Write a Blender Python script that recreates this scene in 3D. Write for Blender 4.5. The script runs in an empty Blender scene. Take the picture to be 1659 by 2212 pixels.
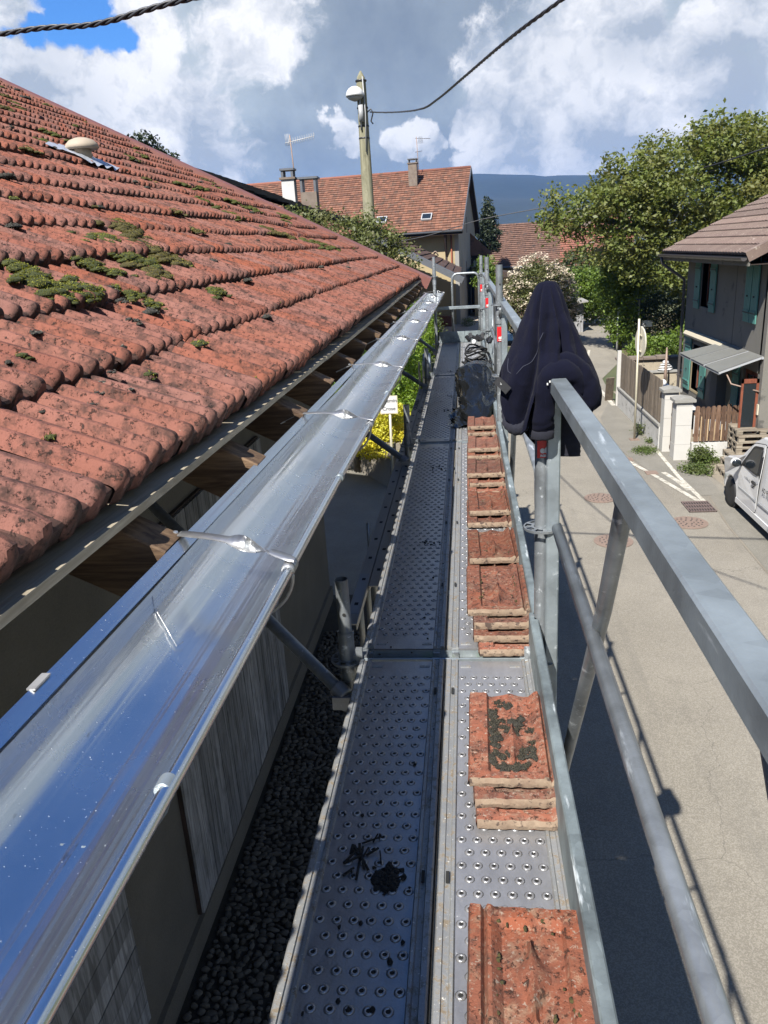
import bpy, math, random
import numpy as np
from mathutils import Vector, Matrix, Euler, noise as mnoise
random.seed(7); RNG = np.random.default_rng(11)
S = bpy.context.scene
COL = S.collection
R = math.radians

# ------------------------------------------------------------------ camera
cam_d = bpy.data.cameras.new('camera'); cam = bpy.data.objects.new('camera', cam_d); COL.objects.link(cam)
cam_d.sensor_fit = 'HORIZONTAL'; cam_d.sensor_width = 36; cam_d.lens = 36.05
cam_d.clip_start = 0.02; cam_d.clip_end = 9000
cam.matrix_world = Matrix(((0.99342031, 0.02342716, 0.11210379, 0.0),
                           (0.09843972, 0.32558479, -0.94037448, 0.0),
                           (-0.0585296, 0.94522257, 0.32113638, 5.6),
                           (0, 0, 0, 1)))
S.camera = cam
# ------------------------------------------------------------------ light
SUN_DIR = Vector((0.325, 0.84, -1.0)).normalized()
sd = bpy.data.lights.new('sun', 'SUN'); sd.energy = 5.0; sd.angle = R(0.5); sd.color = (1.0, 0.955, 0.88)
so = bpy.data.objects.new('sun', sd); COL.objects.link(so)
so.rotation_euler = SUN_DIR.to_track_quat('-Z', 'Y').to_euler(); so.location = (-10, -28, 40)
S.view_settings.view_transform = 'Standard'; S.view_settings.look = 'None'
S.view_settings.exposure = 1.5; S.view_settings.gamma = 1.0
S.view_settings.use_curve_mapping = False

class NT:
    """small node-tree writer"""
    def __init__(s, tree): s.t = tree; s.n = tree.nodes; s.l = tree.links
    def node(s, typ, **kw):
        nd = s.n.new(typ)
        for k, v in kw.items():
            if k.startswith('i_'):
                nd.inputs[k[2:].replace('_', ' ')].default_value = v
            else: setattr(nd, k, v)
        return nd
    def put(s, sock, v):
        if hasattr(v, 'is_output') or isinstance(v, bpy.types.NodeSocket): s.l.new(v, sock)
        else:
            try: sock.default_value = v
            except Exception: sock.default_value = (v[0], v[1], v[2], 1.0)
    def math(s, op, a, b=0.0, c=None, clamp=False):
        nd = s.n.new('ShaderNodeMath'); nd.operation = op; nd.use_clamp = clamp
        s.put(nd.inputs[0], a); s.put(nd.inputs[1], b)
        if c is not None: s.put(nd.inputs[2], c)
        return nd.outputs[0]
    def vmath(s, op, a, b=(0, 0, 0)):
        nd = s.n.new('ShaderNodeVectorMath'); nd.operation = op
        s.put(nd.inputs[0], a)
        if op == 'SCALE': s.put(nd.inputs[3], b)
        else: s.put(nd.inputs[1], b)
        return nd.outputs['Value'] if op in ('LENGTH', 'DOT_PRODUCT', 'DISTANCE') else nd.outputs[0]
    def noise(s, vec, scale, detail=4, rough=0.55, dist=0.0, col=False):
        nd = s.n.new('ShaderNodeTexNoise'); s.put(nd.inputs['Vector'], vec)
        nd.inputs['Scale'].default_value = scale; nd.inputs['Detail'].default_value = detail
        nd.inputs['Roughness'].default_value = rough; nd.inputs['Distortion'].default_value = dist
        return nd.outputs['Color'] if col else nd.outputs['Fac']
    def voro(s, vec, scale, feature='F1', out='Distance', rand=1.0):
        nd = s.n.new('ShaderNodeTexVoronoi'); nd.feature = feature; s.put(nd.inputs['Vector'], vec)
        nd.inputs['Scale'].default_value = scale; nd.inputs['Randomness'].default_value = rand
        return nd.outputs[out]
    def ramp(s, fac, pts, interp='LINEAR'):
        nd = s.n.new('ShaderNodeValToRGB'); nd.color_ramp.interpolation = interp
        el = nd.color_ramp.elements
        while len(el) < len(pts): el.new(0.5)
        for e, (p, c) in zip(el, pts):
            e.position = p; e.color = (c, c, c, 1) if isinstance(c, (int, float)) else (c[0], c[1], c[2], 1)
        s.put(nd.inputs[0], fac); return nd.outputs[0]
    def mix(s, fac, a, b, mode='MIX'):
        nd = s.n.new('ShaderNodeMix'); nd.data_type = 'RGBA'; nd.blend_type = mode
        s.put(nd.inputs[0], fac); s.put(nd.inputs[6], a); s.put(nd.inputs[7], b)
        return nd.outputs[2]
    def sstep(s, x, a, b):
        nd = s.n.new('ShaderNodeMapRange'); nd.interpolation_type = 'SMOOTHSTEP'
        s.put(nd.inputs[0], x); nd.inputs[1].default_value = a; nd.inputs[2].default_value = b
        return nd.outputs[0]
    def hsv(s, col, h=0.5, sat=1.0, v=1.0):
        nd = s.n.new('ShaderNodeHueSaturation'); s.put(nd.inputs['Hue'], h); s.put(nd.inputs['Saturation'], sat)
        s.put(nd.inputs['Value'], v); s.put(nd.inputs['Color'], col); return nd.outputs[0]
    def bump(s, h, dist, strength=1.0, normal=None):
        nd = s.n.new('ShaderNodeBump'); s.put(nd.inputs['Height'], h)
        nd.inputs['Distance'].default_value = dist; nd.inputs['Strength'].default_value = strength
        if normal is not None: s.l.new(normal, nd.inputs['Normal'])
        return nd.outputs[0]
    def pos(s): return s.n.new('ShaderNodeNewGeometry').outputs['Position']
    def obj(s): return s.n.new('ShaderNodeTexCoord').outputs['Object']
    def scale(s, v, xyz): return s.vmath('MULTIPLY', v, xyz)
    def island(s): return s.n.new('ShaderNodeNewGeometry').outputs['Random Per Island']
    def orand(s): return s.n.new('ShaderNodeObjectInfo').outputs['Random']
    def sep(s, v):
        nd = s.n.new('ShaderNodeSeparateXYZ'); s.put(nd.inputs[0], v); return nd.outputs
    def comb(s, x, y, z):
        nd = s.n.new('ShaderNodeCombineXYZ'); s.put(nd.inputs[0], x); s.put(nd.inputs[1], y); s.put(nd.inputs[2], z)
        return nd.outputs[0]

# ------------------------------------------------------------------ sky: clear blue overhead, piled cloud ahead
W = bpy.data.worlds.new('World'); S.world = W; W.use_nodes = True
w = NT(W.node_tree); w.n.clear()
STR = 0.05
sky = w.node('ShaderNodeTexSky', sky_type='NISHITA'); sky.sun_disc = False
sky.sun_elevation = R(48.3); sky.sun_rotation = R(199.6); sky.altitude = 400; sky.air_density = 1.0; sky.dust_density = 0.6; sky.ozone_density = 1.5
gen = w.vmath('NORMALIZE', w.n.new('ShaderNodeTexCoord').outputs['Generated'])
dx, dy, dz = w.sep(gen)[0], w.sep(gen)[1], w.sep(gen)[2]
# domain warp so the cloud outlines billow
wv = w.vmath('SUBTRACT', w.noise(gen, 3.0, 5, 0.6, col=True), (0.5, 0.5, 0.5))
p = w.vmath('ADD', gen, w.vmath('SCALE', wv, 0.11))
wv2 = w.vmath('SUBTRACT', w.noise(gen, 13.0, 5, 0.65, col=True), (0.5, 0.5, 0.5))
p2 = w.vmath('ADD', p, w.vmath('SCALE', wv2, 0.045))
def direction(px, py):
    """direction of a point of the sky, px py in 1659 x 2212 picture units"""
    c = Vector(((px - 829.5) / 1661, -(py - 1106) / 1661, -1.0))
    return (cam.matrix_world.to_3x3() @ c).normalized()
def lobe(px, py, r, soft=0.6, src=None):
    d = direction(px, py)
    dist = w.vmath('DISTANCE', src or p2, (d.x, d.y, d.z))
    return w.sstep(dist, r, r * (1 - soft))
def smax(vals):
    o = vals[0]
    for v in vals[1:]: o = w.math('MAXIMUM', o, v)
    return o
white = smax([lobe(872, 258, .028, .7), lobe(850, 293, .034, .6), lobe(905, 282, .038, .6), lobe(938, 300, .032, .6), lobe(968, 306, .02, .6), lobe(700, 214, .018, .7), lobe(706, 245, .026, .7), lobe(738, 272, .030, .7), lobe(748, 300, .030, .7), lobe(716, 292, .024, .7), lobe(1130, 300, .10, .6), lobe(1200, 240, .11, .6),
              lobe(1100, 120, .13, .8), lobe(1330, 180, .12, .6), lobe(1360, 245, .12, .6), lobe(1440, 190, .09, .7), lobe(1250, 60, .14, .8),
              lobe(1010, 250, .045), lobe(1260, 360, .09, .7), lobe(1060, 350, .06, .8), lobe(60, 140, .17, .8), lobe(200, 170, .16, .9), lobe(330, 90, .10, .9),
              lobe(1520, 70, .05), lobe(440, 210, .10, .9), lobe(0, 20, .07, .7), lobe(1620, 30, .12, .9), lobe(500, 330, .09, .9),
              lobe(1800, 150, .25, .9), lobe(-350, 150, .35, .9), lobe(2300, 100, .3, .9), lobe(1170, 90, .10, .7), lobe(560, 60, .10, .95), lobe(1580, 230, .09, .9), lobe(100, 30, .08, .9), lobe(1020, 330, .05, .9)])
f1 = w.noise(p2, 5.5, 8, 0.62); f2 = w.noise(w.vmath('ADD', p2, (-.012, -.02, .03)), 5.5, 8, 0.62)
relief = w.math('MULTIPLY', w.math('SUBTRACT', f1, f2), 5.2)
fine = w.noise(p2, 15, 7, 0.65)
cum = w.sstep(w.math('ADD', w.math('MULTIPLY', white, 0.62), w.math('MULTIPLY', w.math('SUBTRACT', w.math('ADD', w.math('MULTIPLY', f1, .6), w.math('MULTIPLY', fine, .4)), 0.5), 2.0)), 0.24, 0.44)
lit = w.math('ADD', w.math('ADD', 0.66, relief), w.math('MULTIPLY', w.math('SUBTRACT', fine, .5), .75), clamp=True)
lit = w.math('ADD', lit, w.math('MULTIPLY', w.math('SUBTRACT', w.noise(p2, 4.0, 5, .6), .53), 2.3), clamp=True)
lit = w.math('SUBTRACT', lit, w.math('MULTIPLY', smax([lobe(1290, 335, .07, .9, p), lobe(1130, 345, .05, .9, p), lobe(1380, 110, .05, .9, p), lobe(1560, 160, .07, .9, p), lobe(150, 260, .12, .9, p)]), .55), clamp=True)
cumcol = w.mix(lit, (0.44, 0.49, 0.55), (0.99, 0.98, 0.98))
# grey blue sheet behind, darker low to the left of the far pole
sheet = w.noise(p, 2.6, 6, 0.55, 0.3)
dark = smax([lobe(640, 250, .26, .9, p), lobe(760, 120, .20, .9, p), lobe(1000, 330, .12, .9, p), lobe(560, 370, .15, .9, p), lobe(1290, 330, .10, .9, p)])
greyv = w.math('SUBTRACT', w.math('ADD', w.math('MULTIPLY', sheet, 1.05), w.math('MULTIPLY', w.math('SUBTRACT', w.noise(p2, 6.5, 7, .62), .48), .85)), w.math('MULTIPLY', dark, .23), clamp=True)
shcol = w.ramp(greyv, [(0.12, (0.22, 0.265, 0.33)), (0.34, (0.32, 0.375, 0.43)), (0.52, (0.46, 0.525, 0.57)), (0.76, (0.68, 0.73, 0.76))])
cloud = w.mix(cum, shcol, cumcol)
# where cloud gives way to blue: top left hole, and overhead
hole = smax([lobe(150, 38, .040, .8), lobe(205, 40, .045, .8), lobe(260, 62, .035, .8), lobe(90, 48, .035, .9), lobe(215, 0, .04, .8), lobe(300, 70, .022, .9), lobe(30, 52, .02, .9), lobe(140, -60, .06, .8)])
hole = w.math('SUBTRACT', hole, w.math('MULTIPLY', w.math('SUBTRACT', fine, .38), 1.4), clamp=True)
hole = w.sstep(hole, 0.10, 0.55)
cov = w.math('ADD', w.sstep(w.math('SUBTRACT', dz, w.math('MULTIPLY', dx, .22)), 0.60, 0.42), w.math('MULTIPLY', w.math('SUBTRACT', w.noise(p, 2.2, 6, .6), .5), 1.6))
back = w.sstep(dy, 0.05, -0.25)       # behind the photographer the sky is mostly open
cov = w.math('SUBTRACT', cov, w.math('MULTIPLY', back, .35))
cov = w.math('MULTIPLY', w.sstep(cov, 0.38, 0.62), w.math('SUBTRACT', 1.0, hole))
skyc = w.vmath('SCALE', sky.outputs[0], STR)
cloud = w.vmath('SCALE', cloud, .40)
allc = w.mix(cov, w.mix(1.0, skyc, (0.45, 0.82, 1.30), 'MULTIPLY'), cloud)
bg = w.node('ShaderNodeBackground'); w.l.new(w.vmath('SCALE', allc, 1.0 / STR), bg.inputs[0]); bg.inputs[1].default_value = STR
out = w.node('ShaderNodeOutputWorld'); w.l.new(bg.outputs[0], out.inputs[0])

# ------------------------------------------------------------------ materials
MATS = {}
def newmat(name):
    m = bpy.data.materials.new(name); m.use_nodes = True; t = NT(m.node_tree)
    b = t.n['Principled BSDF']; MATS[name] = m; return m, t, b
DK = .54    # base colours below were picked for exposure 0.55; this brings them to the albedos used at 1.5
def setb(t, b, col=None, rough=None, metal=None, normal=None, spec=None, alpha=None, trans=None, sheen=None, coat=None):
    if col is not None and metal in (None, 0): col = t.mix(1.0, col, (DK, DK, DK), 'MULTIPLY')
    if col is not None: t.put(b.inputs['Base Color'], col)
    if rough is not None: t.put(b.inputs['Roughness'], rough)
    if metal is not None: t.put(b.inputs['Metallic'], metal)
    if normal is not None: t.put(b.inputs['Normal'], normal)
    if spec is not None: t.put(b.inputs['Specular IOR Level'], spec)
    if trans is not None: t.put(b.inputs['Transmission Weight'], trans)
    if sheen is not None: t.put(b.inputs['Sheen Weight'], sheen)
    if coat is not None: t.put(b.inputs['Coat Weight'], coat)
def rough_mat(name, a, b_, scale=6, rough=.85, bump=.004, bscale=None, spots=None, rnd=0.0, metal=0.0, contrast=(.3, .7)):
    """two-tone mottled surface with fine relief"""
    m, t, b = newmat(name); P = t.pos()
    n1 = t.noise(P, scale, 6, .6); col = t.mix(t.sstep(n1, *contrast), a, b_)
    n2 = t.noise(P, bscale or scale * 12, 4, .65)
    col = t.mix(.35, col, t.mix(n2, tuple(x * .45 for x in a), tuple(min(1, x * 1.5) for x in b_)))
    if spots:
        sc, sct, amt = spots
        sp = t.sstep(t.noise(P, sct, 5, .7), 1 - amt, 1 - amt + .08); col = t.mix(sp, col, sc)
    if rnd:
        col = t.hsv(col, 0.5, 1.0, t.math('ADD', 1 - rnd, t.math('MULTIPLY', t.island(), 2 * rnd)))
    setb(t, b, col, rough, metal, t.bump(t.math('ADD', n2, t.math('MULTIPLY', n1, .6)), bump)); return m
def flat_mat(name, col, rough=.5, metal=0.0, var=.12, scale=20, bump=0.0008):
    m, t, b = newmat(name); P = t.pos(); n = t.noise(P, scale, 5, .6)
    c = t.mix(n, tuple(x * (1 - var) for x in col), tuple(min(1, x * (1 + var)) for x in col))
    setb(t, b, c, t.math('ADD', rough - .06, t.math('MULTIPLY', n, .12)), metal, t.bump(n, bump)); return m

def galv(name, base=.56, rough=.42, metal=.85, spangle=45, tint=(.97, 1.0, 1.02), dirt=.25):
    m, t, b = newmat(name); P = t.pos()
    v = t.sep(t.voro(P, spangle, out='Color'))[0]
    n = t.noise(P, 7, 6, .6); n2 = t.noise(P, 160, 3, .6)
    k = t.math('ADD', t.math('MULTIPLY', v, .03), t.math('ADD', t.math('MULTIPLY', n, .30), base - .16))
    col = t.mix(1.0, t.comb(k, k, k), tint, 'MULTIPLY')
    st = t.sstep(t.noise(t.scale(P, (18, 3, 18)), 1.6, 5, .65), .60, .72)
    col = t.mix(t.math('MULTIPLY', st, .45), col, (.80, .85, .88))
    dk = t.sstep(t.noise(P, 3.1, 8, .75), .60, .78)
    col = t.mix(t.math('MULTIPLY', dk, dirt), col, (.10, .085, .07))
    r = t.math('ADD', rough - .1, t.math('ADD', t.math('MULTIPLY', n, .16), t.math('MULTIPLY', v, .012)))
    setb(t, b, col, r, metal, t.bump(n2, .0004)); return m
galv('galvanised_tube', .20, .40, .55, 45, (.93, 1.0, 1.05))
galv('galvanised_rail', .235, .42, .55, 30, (.88, 1.0, 1.06))
galv('toe_board_metal', .14, .60, .3, 30, (.84, 1.0, 1.05))
galv('dull_steel', .25, .6, .5, 30, (1, 1, 1.02), .5)
# deck: rolled steel, wipes and dirt
m, t, b = newmat('deck_steel'); P = t.pos()
n = t.noise(P, 5, 7, .65); n2 = t.noise(t.scale(P, (1, .35, 1)), 30, 5, .7); n3 = t.noise(P, 190, 2, .5)
k = t.math('ADD', .10, t.math('ADD', t.math('MULTIPLY', n, .17), t.math('MULTIPLY', n2, .15)))
col = t.mix(1.0, t.comb(k, k, k), (1.0, 1.0, 1.03), 'MULTIPLY')
spl = t.sstep(t.noise(P, 75, 3, .8), .68, .74); col = t.mix(t.math('MULTIPLY', spl, .7), col, (.62, .62, .60))
dd = t.sstep(t.noise(P, 26, 6, .8), .62, .74); col = t.mix(t.math('MULTIPLY', dd, .55), col, (.09, .075, .06))
mt = t.math('SUBTRACT', .60, t.math('ADD', t.math('MULTIPLY', spl, .5), t.math('MULTIPLY', dd, .5)), clamp=True)
setb(t, b, col, t.math('ADD', .22, t.math('MULTIPLY', n2, .20)), mt, t.bump(t.math('ADD', n3, t.math('MULTIPLY', n, 5)), .0006))
m, t, b = newmat('deck_channel'); P = t.pos()
n = t.noise(P, 9, 7, .7); n3 = t.noise(P, 120, 4, .7); g = t.sstep(t.noise(P, 34, 6, .8), .50, .62)
col = t.mix(g, t.mix(n, (.19, .19, .19), (.33, .34, .34)), (.13, .105, .075)); col = t.mix(t.sstep(n3, .62, .7), col, (.6, .58, .52))
setb(t, b, col, .55, t.math('MULTIPLY', t.math('SUBTRACT', 1, g), .65), t.bump(n3, .001))
flat_mat('deck_hole', (.01, .01, .01), .9)
# gutter zinc: bright new metal with faint waves along its length
m, t, b = newmat('new_zinc'); P = t.pos()
wav = t.noise(t.scale(P, (4.2, .30, 4.2)), 1.5, 2, .45); wav2 = t.noise(t.scale(P, (30, .55, 30)), 1.5, 2, .45)
fl = t.sstep(t.noise(P, 240, 2, .8), .72, .76); n = t.noise(P, 3, 6, .6)
dr = t.sstep(t.noise(t.scale(P, (1, .25, 1)), 40, 5, .8), .66, .74)
col = t.mix(n, (.58, .60, .61), (.74, .76, .77)); col = t.mix(t.math('MULTIPLY', dr, .5), col, (.16, .16, .15))
rg = t.math('ADD', .21, t.math('ADD', t.math('MULTIPLY', n, .12), t.math('MULTIPLY', fl, .35)))
hb = t.math('ADD', t.math('MULTIPLY', wav, 1.0), t.math('MULTIPLY', wav2, .22))
setb(t, b, t.mix(t.math('MULTIPLY', fl, .7), col, (.95, .95, .95)), rg, t.math('SUBTRACT', 1.0, t.math('MULTIPLY', fl, .5)), t.bump(hb, .014, 1.0, t.bump(fl, .0008)))
galv('zinc_strap', .34, .40, .85, 40, (1, 1, 1), .1)
# roof tiles: pinkish old clay, darker hollows, lichen specks, each tile slightly its own shade
def clay(name, pink, orange, dark, lich=.45, per=(.21, .36), bump=.0022, fresh=0.0, bigdark=.5, white=.66, bloom=None):
    m, t, b = newmat(name); P = t.pos(); X, Y, Z = t.sep(P)[0], t.sep(P)[1], t.sep(P)[2]
    if per:
        sl = t.math('SUBTRACT', t.math('MULTIPLY', Z, .4529), t.math('MULTIPLY', X, .8916))
        cy_ = t.math('DIVIDE', t.math('ADD', Y, 1.9), per[0]); cs_ = t.math('DIVIDE', t.math('ADD', sl, -2.993+.010), per[1]); cell = t.comb(t.math('FLOOR', cy_), t.math('FLOOR', cs_), 0.0)
        wn = t.n.new('ShaderNodeTexWhiteNoise'); t.put(wn.inputs[0], cell); rv = wn.outputs[0]
        rc = t.sep(wn.outputs[1])[1]
    else: rv = t.orand(); rc = t.math('FRACT', t.math('MULTIPLY', rv, 7.31))
    n1 = t.noise(P, 4.2, 7, .65); n2 = t.noise(P, 22, 6, .7); n3 = t.noise(P, 210, 3, .7)
    col = t.mix(t.sstep(t.math('ADD', t.math('MULTIPLY', n1, .6), t.math('MULTIPLY', rv, .4)), .3, .75), pink, orange)
    n4 = t.noise(P, 9, 6, .75); col = t.mix(t.math('MULTIPLY', t.sstep(n2, .46, .66), bigdark*.75), col, dark); col = t.mix(t.math('MULTIPLY', t.sstep(n4, .50, .66), bigdark*.85), col, dark)
    if bloom:
        col = t.mix(t.math('MULTIPLY', t.sstep(t.noise(P, 14, 7, .75, .6), .50, .66), .75), col, bloom); col = t.mix(t.math('MULTIPLY', t.sstep(t.noise(P, 31, 6, .8), .56, .66), .7), col, tuple(c*1.35 for c in bloom))
    if per:   # colour darkened in the pans between the rolls and along the drip edge
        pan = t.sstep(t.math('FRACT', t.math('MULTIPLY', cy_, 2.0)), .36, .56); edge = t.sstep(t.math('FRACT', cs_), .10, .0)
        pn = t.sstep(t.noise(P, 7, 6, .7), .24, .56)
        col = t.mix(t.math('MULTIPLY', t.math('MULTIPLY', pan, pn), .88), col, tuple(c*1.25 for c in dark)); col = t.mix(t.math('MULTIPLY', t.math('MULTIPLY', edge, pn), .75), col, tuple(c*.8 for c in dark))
    l1 = t.sstep(t.noise(P, 60, 6, .8), .555, .64); col = t.mix(t.math('MULTIPLY', l1, lich), col, (.035, .030, .024))
    l2 = t.sstep(t.noise(P, 85, 5, .8), white, white + .07); col = t.mix(t.math('MULTIPLY', l2, .6), col, (.46, .42, .34))
    col = t.hsv(col, 0.5, t.math('ADD', .88, t.math('MULTIPLY', rc, .22)), t.math('ADD', .76, t.math('MULTIPLY', rv, .46)))
    hh = t.math('ADD', t.math('MULTIPLY', n3, .6), t.math('ADD', t.math('MULTIPLY', n2, 1.4), t.math('MULTIPLY', l1, 1.0)))
    setb(t, b, col, .86, 0, t.bump(hh, bump), spec=.25); return m
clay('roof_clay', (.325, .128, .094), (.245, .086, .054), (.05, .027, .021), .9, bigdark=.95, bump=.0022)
clay('stack_clay', (.24, .090, .056), (.33, .090, .038), (.072, .038, .030), .8, None, .0026, bigdark=.7, white=.57, bloom=(.30, .19, .125))
rough_mat('pale_clay_edge', (.26, .175, .12), (.36, .27, .19), 22, .9, .0022, 70, ((.09, .06, .045), 40, .47))
clay('neighbour_clay', (.115, .062, .048), (.15, .078, .056), (.06, .04, .034), .6, None)
rough_mat('slate_clay', (.05, .045, .043), (.085, .075, .068), 3, .9, .006, 30, None, .3)
rough_mat('far_clay', (.20, .085, .050), (.27, .12, .072), 1.4, .9, .01, 9, ((.16, .09, .06), 2.2, .48), .30)
rough_mat('far_clay_brown', (.135, .072, .05), (.19, .10, .07), .8, .9, .01, 9, ((.09, .06, .05), 2.2, .45), .22)
rough_mat('far_clay_red', (.24, .085, .055), (.30, .12, .08), .8, .9, .01, 9, ((.16, .09, .06), 2.2, .45), .22)
rough_mat('brown_clay', (.14, .09, .075), (.21, .15, .12), 2.4, .9, .006, 30, ((.42, .36, .30), 9, .40), .18)
rough_mat('moss_green', (.030, .045, .006), (.105, .120, .014), 14, .95, .012, 260)
rough_mat('moss_brown', (.045, .038, .008), (.125, .105, .020), 18, .95, .010, 260)
rough_mat('lichen_dark', (.018, .017, .013), (.07, .065, .05), 60, .95, .008, 260)
# wood
def wood(name, a, b_, along='Y', rough=.8, ring=26, rnd=.2, bump=.0015):
    m, t, b = newmat(name); P = t.pos()
    s = {'X': (.07, 1, 1), 'Y': (1, .07, 1), 'Z': (1, 1, .07)}[along]
    Q = t.scale(P, s); n = t.noise(Q, ring, 5, .65, .8); n2 = t.noise(Q, ring * 5, 3, .6); kn = t.noise(P, 5, 4, .6)
    col = t.mix(t.sstep(n, .35, .65), a, b_); col = t.mix(t.math('MULTIPLY', t.sstep(kn, .5, .75), .5), col, tuple(x * .5 for x in a))
    col = t.mix(t.math('MULTIPLY', n2, .35), col, tuple(x * .4 for x in a))
    col = t.hsv(col, .5, 1.0, t.math('ADD', 1 - rnd, t.math('MULTIPLY', t.orand(), 2 * rnd)))
    setb(t, b, col, rough, 0, t.bump(t.math('ADD', n, t.math('MULTIPLY', n2, .6)), bump), spec=.3); return m
wood('rafter_wood', (.085, .048, .028), (.235, .15, .085), 'X', ring=40)
wood('weathered_board', (.34, .29, .21), (.54, .48, .37), 'Y')
wood('grey_cladding', (.18, .18, .18), (.42, .42, .43), 'Z', rnd=.3)
wood('fence_grey_wood', (.20, .155, .115), (.33, .27, .205), 'Z', rnd=.22)
wood('fence_brown_wood', (.12, .065, .04), (.25, .155, .10), 'Z', rnd=.32)
wood('pallet_wood', (.26, .21, .155), (.46, .40, .31), 'X', rnd=.22)
wood('new_lath', (.50, .35, .20), (.62, .46, .28), 'Z')
wood('dark_timber', (.035, .025, .02), (.08, .05, .04), 'Z')
wood('pole_wood', (.20, .19, .12), (.36, .34, .23), 'Z', ring=14)
wood('lath_orange', (.26, .12, .045), (.36, .18, .07), 'Z')
wood('red_door_wood', (.22, .06, .03), (.32, .10, .05), 'Z')
flat_mat('teal_shutter_paint', (.085, .27, .235), .6, 0, .3, 9, .002)
flat_mat('verge_brown_metal', (.13, .05, .04), .5, .1, .25, 6)
flat_mat('dark_zinc', (.085, .09, .10), .5, .4, .2, 8)
flat_mat('brown_gutter_metal', (.055, .05, .05), .4, .3, .2, 6)
flat_mat('window_dark_glass', (.02, .025, .03), .06, 0, .1)
flat_mat('white_plaster_paint', (.60, .58, .54), .8, 0, .08, 3)
flat_mat('white_enamel', (.78, .78, .78), .3, 0, .05, 3)
flat_mat('red_sticker', (.72, .008, .015), .4, 0, .04)
flat_mat('green_sticker', (.32, .72, .12), .5, 0, .05)
flat_mat('white_sticker', (.82, .83, .80), .5, 0, .04)
flat_mat('black_rubber', (.012, .012, .013), .7, 0, .3)
flat_mat('black_plastic', (.018, .018, .02), .45, 0, .2)
flat_mat('dark_print', (.03, .03, .035), .6, 0, .1)
flat_mat('grey_paint', (.42, .43, .44), .5, 0, .08)
flat_mat('grey_box_paint', (.50, .51, .52), .55, 0, .06)
flat_mat('blue_lid_plastic', (.02, .06, .16), .35, 0, .1)
flat_mat('blue_enamel', (.02, .10, .42), .4, 0, .05)
flat_mat('sign_back_metal', (.40, .37, .30), .6, .2, .1)
flat_mat('sign_post_metal', (.40, .37, .28), .55, .3, .12)
flat_mat('cream_enamel', (.70, .63, .48), .5, 0, .06)
flat_mat('terracotta_box', (.22, .08, .05), .8, 0, .15)
flat_mat('beige_cowl', (.46, .38, .29), .75, 0, .18, 12)
flat_mat('lead_flashing', (.46, .48, .52), .35, .6, .3, 25, .004)
flat_mat('blue_car_paint', (.01, .03, .07), .25, .2, .1)
flat_mat('dark_dirt', (.010, .008, .006), .95, 0, .6, 60, .004)
flat_mat('cable_black', (.035, .035, .04), .5, 0, .4, 60)
flat_mat('rust_iron', (.20, .145, .115), .7, .4, .35, 20, .003)
flat_mat('grate_iron', (.16, .12, .11), .6, .5, .3, 20, .003)
flat_mat('aluminium_rail', (.34, .33, .31), .5, .6, .15, 10)
flat_mat('wheel_plastic', (.42, .50, .62), .4, 0, .1)
m, t, b = newmat('van_white_paint'); P = t.pos(); n = t.noise(P, 2, 5, .6)
setb(t, b, t.mix(n, (.68, .68, .68), (.80, .80, .80)), .3, 0, coat=.5)
m, t, b = newmat('bag_plastic'); P = t.pos(); n = t.noise(P, 9, 4, .6, 1.2); n2 = t.noise(P, 60, 3, .5)
setb(t, b, (.010, .011, .012), t.math('ADD', .16, t.math('MULTIPLY', n2, .12)), 0, t.bump(n, .004))
m, t, b = newmat('clear_glass'); setb(t, b, (.8, .85, .85), .12, 0, trans=.6)
m, t, b = newmat('canopy_sheet'); P = t.pos(); n = t.noise(P, 5, 5, .6)
setb(t, b, t.mix(n, (.22, .22, .20), (.31, .31, .29)), .35, 0, trans=.15)
# navy jersey
m, t, b = newmat('navy_jersey'); P = t.pos(); n = t.noise(P, 12, 5, .6); n2 = t.noise(P, 900, 2, .5)
vv = t.noise(t.scale(P, (1, 1, .25)), 300, 2, .5)
setb(t, b, t.mix(n, (.0045, .0052, .014), (.0095, .0105, .025)), .95, 0, t.bump(t.math('ADD', n2, vv), .0012), sheen=.02, spec=.06)
flat_mat('navy_rib', (.0065, .0075, .019), .95, 0, .3, 300, .001)
# walls
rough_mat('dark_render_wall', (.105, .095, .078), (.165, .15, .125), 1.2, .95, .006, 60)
rough_mat('house_grey_render', (.175, .165, .142), (.225, .21, .18), .8, .95, .005, 50, ((.10, .095, .085), 1.1, .40))
rough_mat('cream_render', (.42, .33, .18), (.50, .41, .25), .5, .95, .004, 30)
rough_mat('pale_grey_render', (.32, .31, .285), (.38, .37, .35), .5, .95, .004, 30)
rough_mat('stained_white_wall', (.52, .50, .45), (.74, .72, .68), 2.2, .95, .006, 40, ((.16, .15, .13), 5, .42))
rough_mat('old_garden_wall', (.36, .30, .22), (.50, .44, .33), 1.6, .95, .01, 30, ((.14, .12, .09), 3.3, .45))
rough_mat('concrete_cap', (.26, .25, .23), (.36, .35, .32), 6, .95, .005, 60)
rough_mat('retaining_concrete', (.21, .18, .14), (.33, .29, .23), 1.5, .95, .008, 30)
rough_mat('chimney_white', (.55, .55, .54), (.68, .68, .66), 3, .9, .004, 40)
rough_mat('chimney_old', (.16, .12, .095), (.26, .21, .17), 4, .95, .006, 40)
rough_mat('cobble_stone', (.045, .042, .036), (.125, .115, .10), 14, .95, .002, 90, None, .35)
rough_mat('alley_soil', (.018, .016, .013), (.035, .032, .026), 7, .95, .006, 80)
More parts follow.
